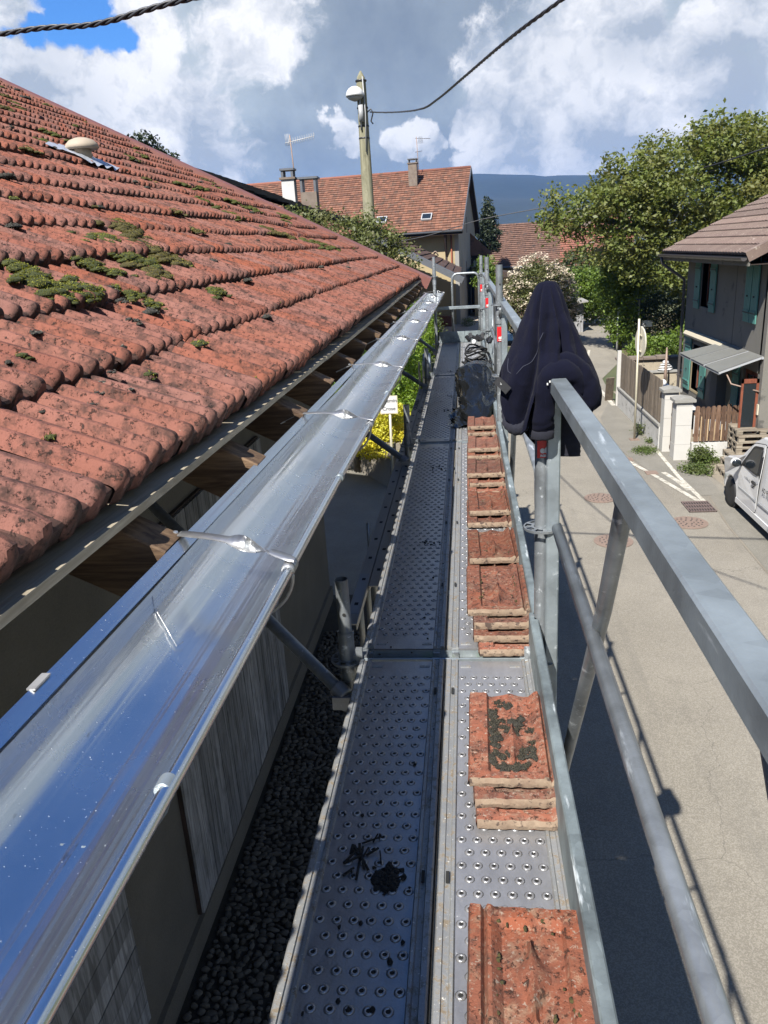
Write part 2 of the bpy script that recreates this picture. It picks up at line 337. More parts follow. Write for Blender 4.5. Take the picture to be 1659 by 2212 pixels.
# asphalt: aggregate speckle, repairs, worn patches
m, t, b = newmat('asphalt'); P = t.pos()
big = t.noise(P, .35, 5, .6); mid = t.noise(P, 2.2, 6, .65); agg = t.voro(P, 95, out='Color'); ag = t.sep(agg)[0]
fn = t.noise(P, 120, 3, .7)
col = t.mix(t.sstep(big, .35, .65), (.310, .280, .226), (.372, .338, .276)); col = t.mix(t.math('MULTIPLY', t.sstep(mid, .45, .7), .35), col, (.235, .212, .175))
col = t.mix(.28, col, t.mix(t.sstep(ag, .25, .85), (.10, .09, .075), (.44, .41, .36)))
oil = t.sstep(t.noise(P, 1.1, 7, .75), .66, .80); col = t.mix(t.math('MULTIPLY', oil, .55), col, (.13, .12, .10))
trk = t.sstep(t.noise(t.scale(P, (1.6, .12, 1)), 1.0, 4, .6), .50, .64); col = t.mix(t.math('MULTIPLY', trk, .32), col, (.20, .185, .16))
cr = t.voro(t.vmath('ADD', P, t.vmath('SCALE', t.noise(P, 1.5, 4, .6, col=True), .6)), .28, 'DISTANCE_TO_EDGE')
col = t.mix(t.math('MULTIPLY', t.sstep(cr, .0022, .0008), .35), col, (.09, .08, .07))
setb(t, b, col, .88, 0, t.bump(t.math('ADD', ag, fn), .004), spec=.3)
m, t, b = newmat('pavement_asphalt'); P = t.pos()
mid = t.noise(P, 1.3, 6, .65); ag = t.sep(t.voro(P, 110, out='Color'))[0]
col = t.mix(t.sstep(mid, .35, .7), (.225, .208, .17), (.295, .272, .228)); col = t.mix(.38, col, t.mix(ag, (.09, .085, .07), (.38, .36, .31)))
setb(t, b, col, .9, 0, t.bump(ag, .004))
m, t, b = newmat('worn_white_line'); P = t.pos()
n = t.noise(P, 6, 7, .75); ag = t.sep(t.voro(P, 95, out='Color'))[0]
col = t.mix(t.sstep(t.math('ADD', n, t.math('MULTIPLY', ag, .12)), .50, .66), (.74, .70, .60), (.38, .35, .29))
setb(t, b, col, .8, 0, t.bump(ag, .003))
rough_mat('yard_gravel', (.42, .34, .27), (.56, .47, .38), 2, .95, .02, 60)
rough_mat('sandy_ground', (.26, .22, .16), (.36, .31, .235), 1.5, .95, .02, 30)
rough_mat('meadow_ground', (.05, .07, .022), (.11, .12, .045), .25, .95, .05, 3)
rough_mat('dry_verge', (.18, .12, .06), (.10, .10, .035), 1.6, .95, .03, 20)
rough_mat('mountain_forest', (.012, .020, .014), (.024, .034, .022), .004, .95, 2.0, .03)
rough_mat('pale_bark', (.30, .27, .22), (.52, .48, .41), 8, .95, .02, 30)
rough_mat('bark', (.10, .085, .065), (.21, .185, .15), 8, .95, .02, 30)
def leaf(name, a, b_, c, trans=.35, rough=.55):
    m, t, b = newmat(name); r = t.island(); P = t.pos(); n = t.noise(P, .9, 3, .6)
    col = t.mix(r, a, b_); col = t.mix(t.math('MULTIPLY', t.sstep(n, .4, .7), .7), col, c)
    setb(t, b, col, rough, 0, spec=.35)
    tr = t.n.new('ShaderNodeBsdfTranslucent'); t.put(tr.inputs[0], t.hsv(col, .49, 1.1, 1.25))
    mx = t.n.new('ShaderNodeMixShader'); mx.inputs[0].default_value = trans
    t.l.new(b.outputs[0], mx.inputs[1]); t.l.new(tr.outputs[0], mx.inputs[2])
    t.l.new(mx.outputs[0], t.n['Material Output'].inputs[0]); return m
leaf('walnut_leaf', (.125, .170, .034), (.215, .250, .066), (.190, .175, .055))
leaf('ivy_leaf', (.12, .20, .028), (.21, .29, .05), (.08, .13, .024))
leaf('hedge_leaf', (.15, .27, .022), (.27, .38, .045), (.08, .15, .018))
leaf('dark_shrub_leaf', (.06, .09, .03), (.13, .155, .055), (.05, .07, .025))
leaf('yellow_leaf', (.68, .62, .04), (.95, .84, .10), (.45, .48, .04), .25)
leaf('shrub_leaf', (.11, .14, .04), (.20, .22, .08), (.14, .13, .055))
leaf('conifer_leaf', (.025, .04, .020), (.055, .075, .035), (.03, .045, .022), .15)
leaf('elder_flower', (.62, .56, .42), (.75, .66, .50), (.66, .50, .42), .2)
leaf('weed_leaf', (.07, .12, .02), (.15, .20, .05), (.12, .13, .05))
def M(n): return MATS[n]

# ------------------------------------------------------------------ mesh helpers
ORG = {}
def tag(o, label=None, cat=None, group=None, kind=None):
    if label: o['label'] = label
    if cat: o['category'] = cat
    if group: o['group'] = group
    if kind: o['kind'] = kind
    return o
def empty(name, loc, label, cat, group=None):
    o = bpy.data.objects.new(name, None); COL.objects.link(o); o.location = loc; o.empty_display_size = .1
    ORG[o.name] = Vector(loc); return tag(o, label, cat, group)
def frame_from(d, up=(0, 0, 1)):
    y = Vector(d).normalized(); u = Vector(up)
    if abs(y.dot(u)) > .985: u = Vector((1, 0, 0))
    x = y.cross(u).normalized(); z = x.cross(y).normalized()
    return x, y, z
class MB:
    def __init__(s): s.v = []; s.f = []; s.mi = []; s.cur = 0
    def add(s, vs, fs):
        n = len(s.v); s.v.extend([tuple(v) for v in vs]); s.f.extend([tuple(i + n for i in f) for f in fs]); s.mi.extend([s.cur] * len(fs)); return s
    def box(s, lo, hi):
        x0, y0, z0 = lo; x1, y1, z1 = hi
        return s.add([(x0, y0, z0), (x1, y0, z0), (x1, y1, z0), (x0, y1, z0), (x0, y0, z1), (x1, y0, z1), (x1, y1, z1), (x0, y1, z1)],
                     [(0, 3, 2, 1), (4, 5, 6, 7), (0, 1, 5, 4), (1, 2, 6, 5), (2, 3, 7, 6), (3, 0, 4, 7)])
    def beam(s, p0, p1, w_, h, up=(0, 0, 1), ch=0.0):
        p0 = Vector(p0); p1 = Vector(p1); x, y, z = frame_from(p1 - p0, up)
        if ch: sec = [(-w_/2+ch, -h/2), (w_/2-ch, -h/2), (w_/2, -h/2+ch), (w_/2, h/2-ch), (w_/2-ch, h/2), (-w_/2+ch, h/2), (-w_/2, h/2-ch), (-w_/2, -h/2+ch)]
        else: sec = [(-w_/2, -h/2), (w_/2, -h/2), (w_/2, h/2), (-w_/2, h/2)]
        k = len(sec); vs = [p + x * a + z * c for p in (p0, p1) for a, c in sec]
        fs = [(i, (i+1) % k, k + (i+1) % k, k + i) for i in range(k)] + [tuple(range(k))[::-1], tuple(range(k, 2*k))]
        return s.add(vs, fs)
    def tube(s, pts, r, n=12, caps=True, radii=None, closed=False):
        pts = [Vector(p) for p in pts]; m_ = len(pts); vs = []; pu = None
        for i, p in enumerate(pts):
            if closed: d = pts[(i+1) % m_] - pts[i-1]
            else: d = (pts[min(i+1, m_-1)] - pts[max(i-1, 0)])
            d = d.normalized()
            if pu is None:
                x, y, z = frame_from(d); pu = x
            x = (pu - d * pu.dot(d)).normalized(); z = x.cross(d); pu = x
            rr = radii[i] if radii else r
            vs += [p + (x * math.cos(2*math.pi*k/n) + z * math.sin(2*math.pi*k/n)) * rr for k in range(n)]
        fs = []
        for i in range(m_ if closed else m_ - 1):
            j = (i + 1) % m_
            fs += [(i*n+k, i*n+(k+1) % n, j*n+(k+1) % n, j*n+k) for k in range(n)]
        if caps and not closed: fs += [tuple(range(n))[::-1], tuple((m_-1)*n + k for k in range(n))]
        return s.add(vs, fs)
    def pipe(s, p0, p1, r, ri=None, n=16):
        """open ended tube with a wall"""
        ri = ri or r * .86; p0 = Vector(p0); p1 = Vector(p1); x, y, z = frame_from(p1 - p0)
        c = [(math.cos(2*math.pi*k/n), math.sin(2*math.pi*k/n)) for k in range(n)]
        vs = [p + (x*a + z*b_) * q for p, q in ((p0, r), (p1, r), (p1, ri), (p0, ri)) for a, b_ in c]
        fs = [(i*n+k, i*n+(k+1) % n, ((i+1) % 4)*n+(k+1) % n, ((i+1) % 4)*n+k) for i in range(4) for k in range(n)]
        return s.add(vs, fs)
    def lathe(s, c, prof, n=20, axis=(0, 0, 1)):
        c = Vector(c); x, y, z = frame_from(axis); vs = []
        for r_, h in prof: vs += [c + y*h + (x*math.cos(2*math.pi*k/n) + z*math.sin(2*math.pi*k/n)) * r_ for k in range(n)]
        fs = [(i*n+k, i*n+(k+1) % n, (i+1)*n+(k+1) % n, (i+1)*n+k) for i in range(len(prof)-1) for k in range(n)]
        fs += [tuple(range(n))[::-1], tuple((len(prof)-1)*n+k for k in range(n))]
        return s.add(vs, fs)
    def prism(s, poly, ex, o=(0, 0, 0), ax=None):
        """poly (a,b) in plane axes ax[0],ax[1]; ex vector"""
        a, b_ = (Vector(ax[0]), Vector(ax[1])) if ax else (Vector((1, 0, 0)), Vector((0, 1, 0)))
        o = Vector(o); e = Vector(ex); n = len(poly)
        vs = [o + a*p_[0] + b_*p_[1] for p_ in poly]; vs += [v + e for v in vs]
        return s.add(vs, [tuple(range(n))[::-1], tuple(range(n, 2*n))] + [(i, (i+1) % n, n+(i+1) % n, n+i) for i in range(n)])
    def grid(s, fn, nu, nv, flip=False):
        vs = [fn(i / nu, j / nv) for j in range(nv+1) for i in range(nu+1)]
        fs = [(j*(nu+1)+i, j*(nu+1)+i+1, (j+1)*(nu+1)+i+1, (j+1)*(nu+1)+i) for j in range(nv) for i in range(nu)]
        if flip: fs = [f[::-1] for f in fs]
        return s.add(vs, fs)
    def blob(s, c, r, n=10, m_=6, amp=.2, seed=0, sc=1.0, low=-.3):
        c = Vector(c); r = Vector(r) if not isinstance(r, (int, float)) else Vector((r, r, r)); vs = []
        for j in range(m_+1):
            ph = math.pi * j / m_
            for i in range(n):
                th_ = 2*math.pi*i/n; d = Vector((math.sin(ph)*math.cos(th_), math.sin(ph)*math.sin(th_), math.cos(ph)))
                k = 1 + amp * mnoise.noise(d*2.1*sc + Vector((seed*3.1, seed*1.7, seed)))*1.6
                q = Vector((d.x*r.x, d.y*r.y, max(d.z, low)*r.z)) * k; vs.append(c + q)
        fs = [(j*n+i, (j+1)*n+i, (j+1)*n+(i+1) % n, j*n+(i+1) % n) for j in range(m_) for i in range(n)]
        return s.add(vs, fs)
    def mesh(s, name, mat, origin=(0, 0, 0), smooth=False):
        me = bpy.data.meshes.new(name); o = Vector(origin)
        me.from_pydata([(v[0]-o.x, v[1]-o.y, v[2]-o.z) for v in s.v], [], s.f)
        mats = mat if isinstance(mat, (list, tuple)) else [mat]
        for q in mats: me.materials.append(M(q) if isinstance(q, str) else q)
        if len(mats) > 1: me.polygons.foreach_set('material_index', s.mi)
        if smooth: me.polygons.foreach_set('use_smooth', [True]*len(me.polygons))
        me.validate(); me.update(); return me
    def build(s, name, mat, parent=None, smooth=False, origin=None, label=None, cat=None, group=None, kind=None):
        if parent is not None: o = Vector(origin) if origin is not None else ORG[parent.name]
        else: o = Vector(origin) if origin is not None else Vector((0, 0, 0))
        ob = bpy.data.objects.new(name, s.mesh(name, mat, o, smooth)); COL.objects.link(ob)
        if parent is not None: ob.parent = parent; ob.location = o - ORG[parent.name]
        else: ob.location = o
        ORG[ob.name] = o
        if smooth == 'auto':
            ob.data.polygons.foreach_set('use_smooth', [True]*len(ob.data.polygons)); sharpen(ob.data)
        return tag(ob, label, cat, group, kind)
def sharpen(me, ang=40):
    me.set_sharp_from_angle(angle=R(ang))
def place(mesh, name, parent, mat4, label=None):
    """link an object sharing mesh; mat4 in world space, parents only translate"""
    ob = bpy.data.objects.new(name, mesh); COL.objects.link(ob); ob.parent = parent
    m4 = mat4.copy(); m4.translation = m4.translation - ORG[parent.name]; ob.matrix_local = m4
    ORG[ob.name] = mat4.translation.copy()
    if label: ob['label'] = label
    return ob
def copy_tree(o, loc=None, parent=None):
    c = o.copy(); COL.objects.link(c)
    if parent is not None: c.parent = parent
    if loc is not None: c.location = loc
    ORG[c.name] = Vector(c.location) if parent is None else ORG[parent.name] + Vector(c.location)
    for ch in list(o.children): copy_tree(ch, None, c)
    return c
def text_mesh(body, size, mat, name, mat4, parent=None, extrude=.0004, bold=0.0, align='CENTER', shear=0.0, **kw):
    cu = bpy.data.curves.new('txt', 'FONT'); cu.body = body; cu.size = size; cu.extrude = extrude; cu.align_x = align; cu.align_y = 'CENTER'
    cu.offset = bold; cu.shear = shear; cu.resolution_u = 3
    ob = bpy.data.objects.new('txt', cu); COL.objects.link(ob)
    dg = bpy.context.evaluated_depsgraph_get(); me = bpy.data.meshes.new_from_object(ob.evaluated_get(dg))
    bpy.data.objects.remove(ob); bpy.data.curves.remove(cu)
    me.materials.clear(); me.materials.append(M(mat))
    o = bpy.data.objects.new(name, me); COL.objects.link(o)
    m4 = mat4.copy()
    if parent is not None: o.parent = parent; m4.translation = m4.translation - ORG[parent.name]
    o.matrix_local = m4; ORG[o.name] = mat4.translation.copy()
    return tag(o, **kw)
def axes(o, x, y):
    """matrix with local x,y axes and origin o"""
    x = Vector(x).normalized(); y = Vector(y); y = (y - x * x.dot(y)).normalized(); z = x.cross(y)
    return Matrix(((x.x, y.x, z.x, o[0]), (x.y, y.y, z.y, o[1]), (x.z, y.z, z.z, o[2]), (0, 0, 0, 1)))
def leaves_mesh(name, centers, size, mat, origin=(0, 0, 0), up=.35, aspect=.6, jit=.5):
    """one small bent quad (two triangles) per centre"""
    n = len(centers); c = np.asarray(centers) - np.array(origin)
    nrm = RNG.normal(size=(n, 3)); nrm[:, 2] = np.abs(nrm[:, 2]) + up; nrm /= np.linalg.norm(nrm, axis=1)[:, None]
    a = RNG.normal(size=(n, 3)); a -= nrm * (a*nrm).sum(1)[:, None]; a /= np.linalg.norm(a, axis=1)[:, None]
    b_ = np.cross(nrm, a); s = size * (1 + jit * RNG.uniform(-1, 1, (n, 1)))
    v = np.stack([c - a*s*.5, c + b_*s*aspect*.5 + nrm*s*.08, c + a*s*.5, c - b_*s*aspect*.5 + nrm*s*.08], 1).reshape(-1, 3)
    me = bpy.data.meshes.new(name); me.vertices.add(4*n); me.vertices.foreach_set('co', v.ravel().astype(np.float32))
    me.loops.add(4*n); me.loops.foreach_set('vertex_index', np.arange(4*n, dtype=np.int32))
    me.polygons.add(n); me.polygons.foreach_set('loop_start', np.arange(0, 4*n, 4, dtype=np.int32))
    me.polygons.foreach_set('loop_total', np.full(n, 4, dtype=np.int32))
    me.materials.append(M(mat)); me.update(calc_edges=True); me.validate(); return me
def cloud_pts(blobs, n, clump=.35, per=22, shell=.55):
    """leaf centres gathered in clumps inside ellipsoids (cx,cy,cz,rx,ry,rz)"""
    bl = np.array(blobs, float); vol = (bl[:, 3]*bl[:, 4]*bl[:, 5])**.75; pr = vol/vol.sum()
    k = max(1, n // per); idx = RNG.choice(len(bl), k, p=pr); d = RNG.normal(size=(k, 3)); d /= np.linalg.norm(d, axis=1)[:, None]
    rr = (shell + (1-shell)*RNG.random(k))**.8; cc = bl[idx, :3] + d*rr[:, None]*bl[idx, 3:6]
    q = np.repeat(cc, per, 0); off = RNG.normal(size=q.shape)*clump*np.array([1, 1, .62])
    return q + off
def obj_from(me, name, parent=None, origin=(0, 0, 0), **kw):
    o = bpy.data.objects.new(name, me); COL.objects.link(o); og = Vector(origin)
    if parent is not None: o.parent = parent; o.location = og - ORG[parent.name]
    else: o.location = og
    ORG[o.name] = og; return tag(o, **kw)
def plant(name, base, label, cat, leafm, blobs, n, size, clump, trunk=None, bark='bark', group=None, per=22, shell=.5, flowers=None):
    root = empty(name, base, label, cat, group)
    if trunk:
        mb = MB()
        for pts, r0, r1 in trunk:
            k = len(pts); mb.tube(pts, r0, 8, True, [r0 + (r1-r0)*i/(k-1) for i in range(k)])
        mb.build('trunk', bark, root, True)
    obj_from(leaves_mesh('crown', cloud_pts(blobs, n, clump, per, shell), size, leafm, base), 'crown', root, base)
    if flowers:
        fm, fn, fs = flowers
        obj_from(leaves_mesh('blossom', cloud_pts([(b[0], b[1], b[2]+.1, b[3]*1.13, b[4]*1.13, b[5]*1.1) for b in blobs], fn, .11, 18, .97), fs, fm, base, up=1.0), 'blossom', root, base)
    return root

# ================================================================== SETTING
def sheet(name, poly, z, mat, **kw):
    mb = MB(); mb.add([(x, y, z) for x, y in poly], [tuple(range(len(poly)))])
    return mb.build(name, mat, None, kind='structure', **kw)
sheet('ground', [(-4200, -600), (4200, -600), (4200, 6000), (-4200, 6000)], -.012, 'meadow_ground')
sheet('road', [(-1.0, -30), (7.9, -30), (7.9, 12), (5.25, 20), (5.15, 27.2), (5.6, 33), (7.3, 38), (8.2, 46), (10.5, 60), (12, 85), (7.5, 85), (6.6, 62), (4.6, 50), (2.0, 40), (-1.0, 33), (-1.6, 22), (-1.0, 17)], 0.0, 'asphalt')
sheet('yard_apron', [(-4.5, 46), (3.6, 45), (6.4, 62), (6.0, 75), (-5, 75)], .002, 'yard_gravel')
sheet('alley_ground', [(-2.7, -12), (-1.0, -12), (-1.0, 12.0), (-2.7, 12.0)], .004, 'alley_soil')
sheet('courtyard_ground', [(-14, 12.0), (-1.0, 12.0), (-1.0, 18.0), (-1.6, 18.4), (-4.5, 23.2), (-14, 30)], .004, 'pavement_asphalt')
sheet('driveway_ground', [(5.85, 17.3), (9.5, 17.3), (9.5, 19.8), (5.7, 19.8)], .006, 'sandy_ground')
sheet('verge_ground', [(7.3, 37.8), (9.0, 34), (24, 34), (24, 60), (11.5, 60), (8.8, 46), (7.9, 41)], .006, 'dry_verge')
sheet('garden_ground', [(5.5, 20.6), (12, 20.6), (12, 30), (5.5, 30)], .006, 'sandy_ground')
# pavement along the fence, a low worn kerb step
mb = MB(); pv = [(5.15, 27.4), (3.95, 22.2), (3.8, 22.25), (4.42, 18.96), (4.9, 17.1), (5.35, 17.1), (5.75, 19.8), (5.3, 21.0), (5.2, 27.4)]
pv = [(4.30, 25.4), (4.0, 22.2), (4.42, 19.3), (4.95, 17.0), (5.6, 17.0), (5.75, 19.8), (5.3, 21.0), (5.2, 27.6), (4.9, 27.6)]
sheet('pavement', pv, .008, 'pavement_asphalt')
sheet('pavement', [(5.30, 16.9), (5.12, 15.0), (5.02, 12.0), (4.9, 6.0), (4.8, -4.0), (8.4, -4.0), (8.4, 17.2), (5.5, 17.2)], .007, 'pavement_asphalt')
sheet('pavement_edge', [(5.26, 16.9), (5.08, 15.0), (4.98, 12.0), (4.86, 6.0), (4.89, 6.0), (5.01, 12.0), (5.11, 15.0), (5.29, 16.9)], .011, 'retaining_concrete')
def line_strip(name, pts, w_, z=.012):
    mb = MB(); P = [Vector((a, b_, z)) for a, b_ in pts]
    for i in range(len(P)-1):
        d = (P[i+1]-P[i]).normalized(); nn = Vector((-d.y, d.x, 0))*w_/2
        mb.add([P[i]-nn, P[i]+nn, P[i+1]+nn, P[i+1]-nn], [(0, 1, 2, 3)])
    return mb.build(name, 'worn_white_line', None, kind='structure')
line_strip('road_marking', [(4.55, 30.5), (4.0, 25.8), (3.75, 22.2), (4.05, 20.3), (4.42, 18.96), (4.98, 16.55)], .12)
line_strip('road_marking', [(5.08, 21.0), (5.02, 18.5), (5.07, 16.6)], .10, .0135)
line_strip('road_marking', [(4.76, 18.9), (4.90, 18.2), (4.98, 17.4)], .13, .0122)
line_strip('road_marking', [(5.09, 30.4), (5.06, 27.3)], .15, .0135)
line_strip('road_marking', [(5.35, 36.0), (6.4, 42.0)], .13)
line_strip('road_marking', [(7.2, 50.5), (9.0, 56.5)], .13)
# zebra bars near the bottom edge of the picture, in the shade of the deck
for y0, y1, xx in ((.6, 4.1, .95), (.2, 3.4, 1.42)):
    sheet('road_marking', [(xx, y0), (xx+.30, y0), (xx+.30, y1), (xx, y1)], .012, 'worn_white_line')
# kerb stones at the pavement end
mb = MB(); mb.beam((-1.0, -12, .03), (-1.0, 12, .03), .12, .10); mb.build('alley_kerb', 'concrete_cap', None, kind='structure')

# mountains
def ridge_h(x):
    k = np.interp(x, [-3000, -1500, -700, -350, -180, 25, 120, 325, 700, 1400, 3000], [380, 330, 250, 205, 190, 242, 226, 208, 190, 250, 350])
    return k
mb = MB()
def mfn(u, v):
    x = -3000 + 6000*u; top = min(250, float(ridge_h(x))) + 5.6
    y = 3600 - 1500*(1-v)
    top += (9*mnoise.noise(Vector((x*.006, 4.4, 0))) + 4*mnoise.noise(Vector((x*.021, 1.4, 0))))
    z = (top+5) * (v**.8) + 26*mnoise.noise(Vector((x*.0022, y*.0022, 0)))*(1-abs(2*v-1)) + 7*mnoise.noise(Vector((x*.012, v*4, 3)))*v
    y -= 120*mnoise.noise(Vector((x*.003, v*3, 7)))*(1-v)
    return (x*(.72+.28*v)*1.2, y - 600*(1-.0), z)
mb.grid(mfn, 150, 22); mb.build('mountain', 'mountain_forest', None, True, kind='structure')

# ================================================================== THE TILED BUILDING ON THE LEFT
TH = math.atan(.508); CT, ST = math.cos(TH), math.sin(TH)
EX, EZ = -.76, 5.15
def roofp(s, y, n=0.0): return Vector((EX - s*CT + n*ST, y, EZ + s*ST + n*CT))
Y0, Y1 = -1.9, 13.05
house = empty('stone_house', (-2.5, 5, 0), 'old building on the left with a red clay tile roof and shiny new gutter', 'building')
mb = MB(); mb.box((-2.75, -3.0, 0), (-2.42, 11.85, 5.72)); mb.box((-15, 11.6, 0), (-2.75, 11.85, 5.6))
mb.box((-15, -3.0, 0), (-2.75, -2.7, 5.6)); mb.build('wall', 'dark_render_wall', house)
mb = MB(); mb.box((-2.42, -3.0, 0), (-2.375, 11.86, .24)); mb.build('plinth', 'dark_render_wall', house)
RL = 9.6
mb = MB(); q = [roofp(-.03, Y0, -.075), roofp(RL, Y0, -.075), roofp(RL, Y1, -.075), roofp(-.03, Y1, -.075)]
q2 = [v + Vector((ST*.02, 0, CT*.02)) for v in q]; mb.add(q + q2, [(0, 1, 2, 3), (7, 6, 5, 4), (0, 4, 5, 1), (1, 5, 6, 2), (2, 6, 7, 3), (3, 7, 4, 0)])
rx = roofp(RL, 0).x; rz = roofp(RL, 0).z
mb.add([(rx, Y0, rz), (rx, Y1, rz), (rx-9, Y1, rz-4.6), (rx-9, Y0, rz-4.6)], [(0, 1, 2, 3)])
roof = mb.build('roof', 'dark_timber', house)
# --- one tile: two thumb-nosed rolls
TWD, TLN, CRS = .21, .425, .36
def tile_mesh(seed, far=False):
    rd = random.Random(seed); mb = MB()
    nu = 16 if far else 36; rows = [0, .006, .03, .40, TLN] if far else [0, .003, .008, .015, .024, .10, .22, .34, TLN]
    wob = [rd.uniform(-.002, .002) for _ in range(4)]
    def hgt(u):
        t_ = (u % .105)/.105
        if t_ < .15: return t_/.15*.94
        if t_ < .21: return .94 + .06*math.sin((t_-.15)/.06*math.pi/2)
        if t_ < .36: return 1 - .08*((t_-.21)/.15)
        if t_ < .66: return .92*(.5+.5*math.cos(math.pi*(t_-.36)/.30))
        return 0
    vs = []
    for s in rows:
        k = math.sqrt(max(0, 1-((.020-min(s, .020))/.020)**2))
        for i in range(nu+1):
            u = TWD*i/nu*.9995; h = hgt(u)
            nose = (.55+.45*k) * (1-.18*(s/TLN))
            x = u; z = .040 + .040*h*nose - s*.040/CRS - (.008*(1-k)) + wob[i % 4]*.3
            vs.append((x, s - .010*h*(1-k*.0)*(1 if s < .02 else 0), z))
    n1 = nu+1; fs = [(j*n1+i, j*n1+i+1, (j+1)*n1+i+1, (j+1)*n1+i) for j in range(len(rows)-1) for i in range(nu)]
    # thick front lip
    b0 = len(vs); vs += [(vs[i][0], vs[i][1]+.004, -.006 + .006*hgt(vs[i][0]*.9995)) for i in range(n1)]
    fs += [(b0+i, b0+i+1, i+1, i) for i in range(nu)]
    # sides
    b1 = len(vs); vs += [(0, rows[-1], -.035), (TWD, rows[-1], -.035)]
    mb.add(vs, fs); return mb
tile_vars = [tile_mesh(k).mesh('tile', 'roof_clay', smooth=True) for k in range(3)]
for me in tile_vars: sharpen(me, 34)
far_v = [tile_mesh(k, True) for k in range(2)]
cands = []
ncol = int((Y1-Y0)/TWD); nrow = int(RL/CRS)
camp = Vector((0, 0, 5.6)); Minv = cam.matrix_world.inverted()
for r_ in range(nrow):
    off = 0.0
    for c_ in range(ncol):
        y = Y0 + c_*TWD + off; p3 = roofp(r_*CRS + .18, y + .1, .02); pc = Minv @ p3
        vis = pc.z < -.2 and abs(pc.x/pc.z) < .60 and abs(pc.y/pc.z) < .78
        cands.append((p3 - camp).length * (1 if vis else 50))
        cands[-1] = (cands[-1], r_, c_, y, vis)
cands.sort(key=lambda a: a[0])
rdt = random.Random(3)
def tile_m(r_, y):
    jr = rdt.gauss(0, .006); jy = rdt.gauss(0, .0022); jn = rdt.gauss(0, .0022); wavy = .012*math.sin(y*1.3+r_*.7)+.008*math.sin(y*.41+r_*2.1)
    o = Vector((0, 0, -.030*(1-min(1, max(0, (y-1)/7))))) + roofp(-.004 + r_*CRS + jr, y + jy, .004 + jn + wavy*.6 - .018*math.sin(min(1, max(0, (r_*CRS)/7))*math.pi))
    a = rdt.gauss(0, .012); ti = rdt.gauss(0, .011)
    m3 = Matrix(((0, -CT, ST), (1, 0, 0), (0, ST, CT))) @ Matrix.Rotation(a, 3, 'Z') @ Matrix.Rotation(ti, 3, 'X')
    m4 = m3.to_4x4(); m4.translation = o; return m4
mb = MB(); cnt = 0
for k, (d, r_, c_, y, vis) in enumerate(cands):
    m4 = tile_m(r_, y)
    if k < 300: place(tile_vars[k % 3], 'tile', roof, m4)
    else:
        src = far_v[k % 2] if d > 6.5 else tile_mesh(k, True)
        mb.add([m4 @ Vector(v) for v in src.v], src.f)
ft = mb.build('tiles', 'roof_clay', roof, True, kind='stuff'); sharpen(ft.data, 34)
# ridge and verge trim
mb = MB()
pr = [(-.12, -.10), (-.12, .075), (.03, .095), (.05, .07), (.05, -.10)]
a0, a1 = roofp(-.20, Y1+.06), roofp(RL, Y1+.06)
up = Vector((ST, 0, CT)); sd_ = Vector((0, 1, 0))
mb.prism([(p_[0], p_[1]) for p_ in pr], a1 - a0, a0, (sd_, up)); mb.build('verge_board', 'verge_brown_metal', house)
mb = MB(); mb.tube([roofp(RL, Y0), roofp(RL, Y1+.1)], .13, 10); mb.build('ridge_cap', 'roof_clay', house, True)
# eave board whose upper face catches the scalloped shadow of the tile noses
mb = MB(); yb = [Y0, .42, 3.92, 8.0, Y1+.15]
for i in range(4):
    ya, yc = yb[i]+.004, yb[i+1]-.008; j = .003*(i % 2)
    bb = MB(); bb.prism([(-.86, 5.078+j), (-.712, 5.088+j), (-.712, 5.108+j), (-.86, 5.100+j)], (0, yc-ya, 0), (0, ya, 0), ((1, 0, 0), (0, 0, 1)))
    bb.build('eave_board', 'weathered_board', house)
yr = .8
rr_ = random.Random(5); k = -3
while True:
    y = .81 + .722*k; k += 1
    if y > 13.0: break
    w_ = .075 + rr_.uniform(0, .012); e0, e1 = roofp(-.16+rr_.uniform(-.015, .015), y, -.145), roofp(3.4, y, -.145)
    MB().beam(e0, e1, w_+.022, .15, (0, 0, 1), .004).build('rafter', 'rafter_wood', house)
# wall plate under the rafters
MB().box((-2.40, -2.8, 5.60), (-2.26, 12.9, 5.72)).build('wall_plate', 'rafter_wood', house)
# plank cladding panels on the wall
def clad(y0, y1, z0, z1, w_, mat, name='wall_cladding', vertical=True):
    fr = MB(); fr.box((-2.42, y0, z0), (-2.385, y1, z1)); root = fr.build(name, 'dark_timber', house)
    if vertical:
        n = int(round((y1-y0)/w_))
        me = MB().box((0, .004, z0+.02), (.022, w_-.004, z1-.02)).mesh('plank', mat)
        for i in range(n): place(me, 'plank', root, Matrix.Translation((-2.383+rr_.uniform(-.002, .004), y0+i*(y1-y0)/n, 0)))
    else:
        n = int(round((z1-z0)/w_)); me = MB().box((0, y0+.01, .004), (.022, y1-.01, w_-.004)).mesh('plank', mat)
        for i in range(n): place(me, 'plank', root, Matrix.Translation((-2.383+rr_.uniform(-.002, .004), 0, z0+i*w_)))
    return root
clad(4.95, 8.35, .28, 3.7, .10, 'grey_cladding', 'sliding_door')
clad(2.4, 3.85, .5, 3.2, .17, 'grey_cladding', 'plank_shutter', False)
clad(10.1, 10.9, 3.9, 5.0, .09, 'lath_orange', 'slatted_vent')
mb = MB()
for y in (8.9, 9.0): pass
mb.box((-2.42, 8.75, 3.9), (-2.40, 9.15, 4.5)); fr = mb.build('meter_hatch', 'white_plaster_paint', house)
MB().box((-2.40, 8.80, 3.95), (-2.396, 9.10, 4.45)).build('hatch_panel', 'dark_render_wall', fr)
MB().tube([(-2.42, 8.5, 4.75), (-2.33, 8.5, 4.75), (-2.32, 8.56, 4.62)], .012, 6).build('wall_hook', 'rust_iron', house, True)
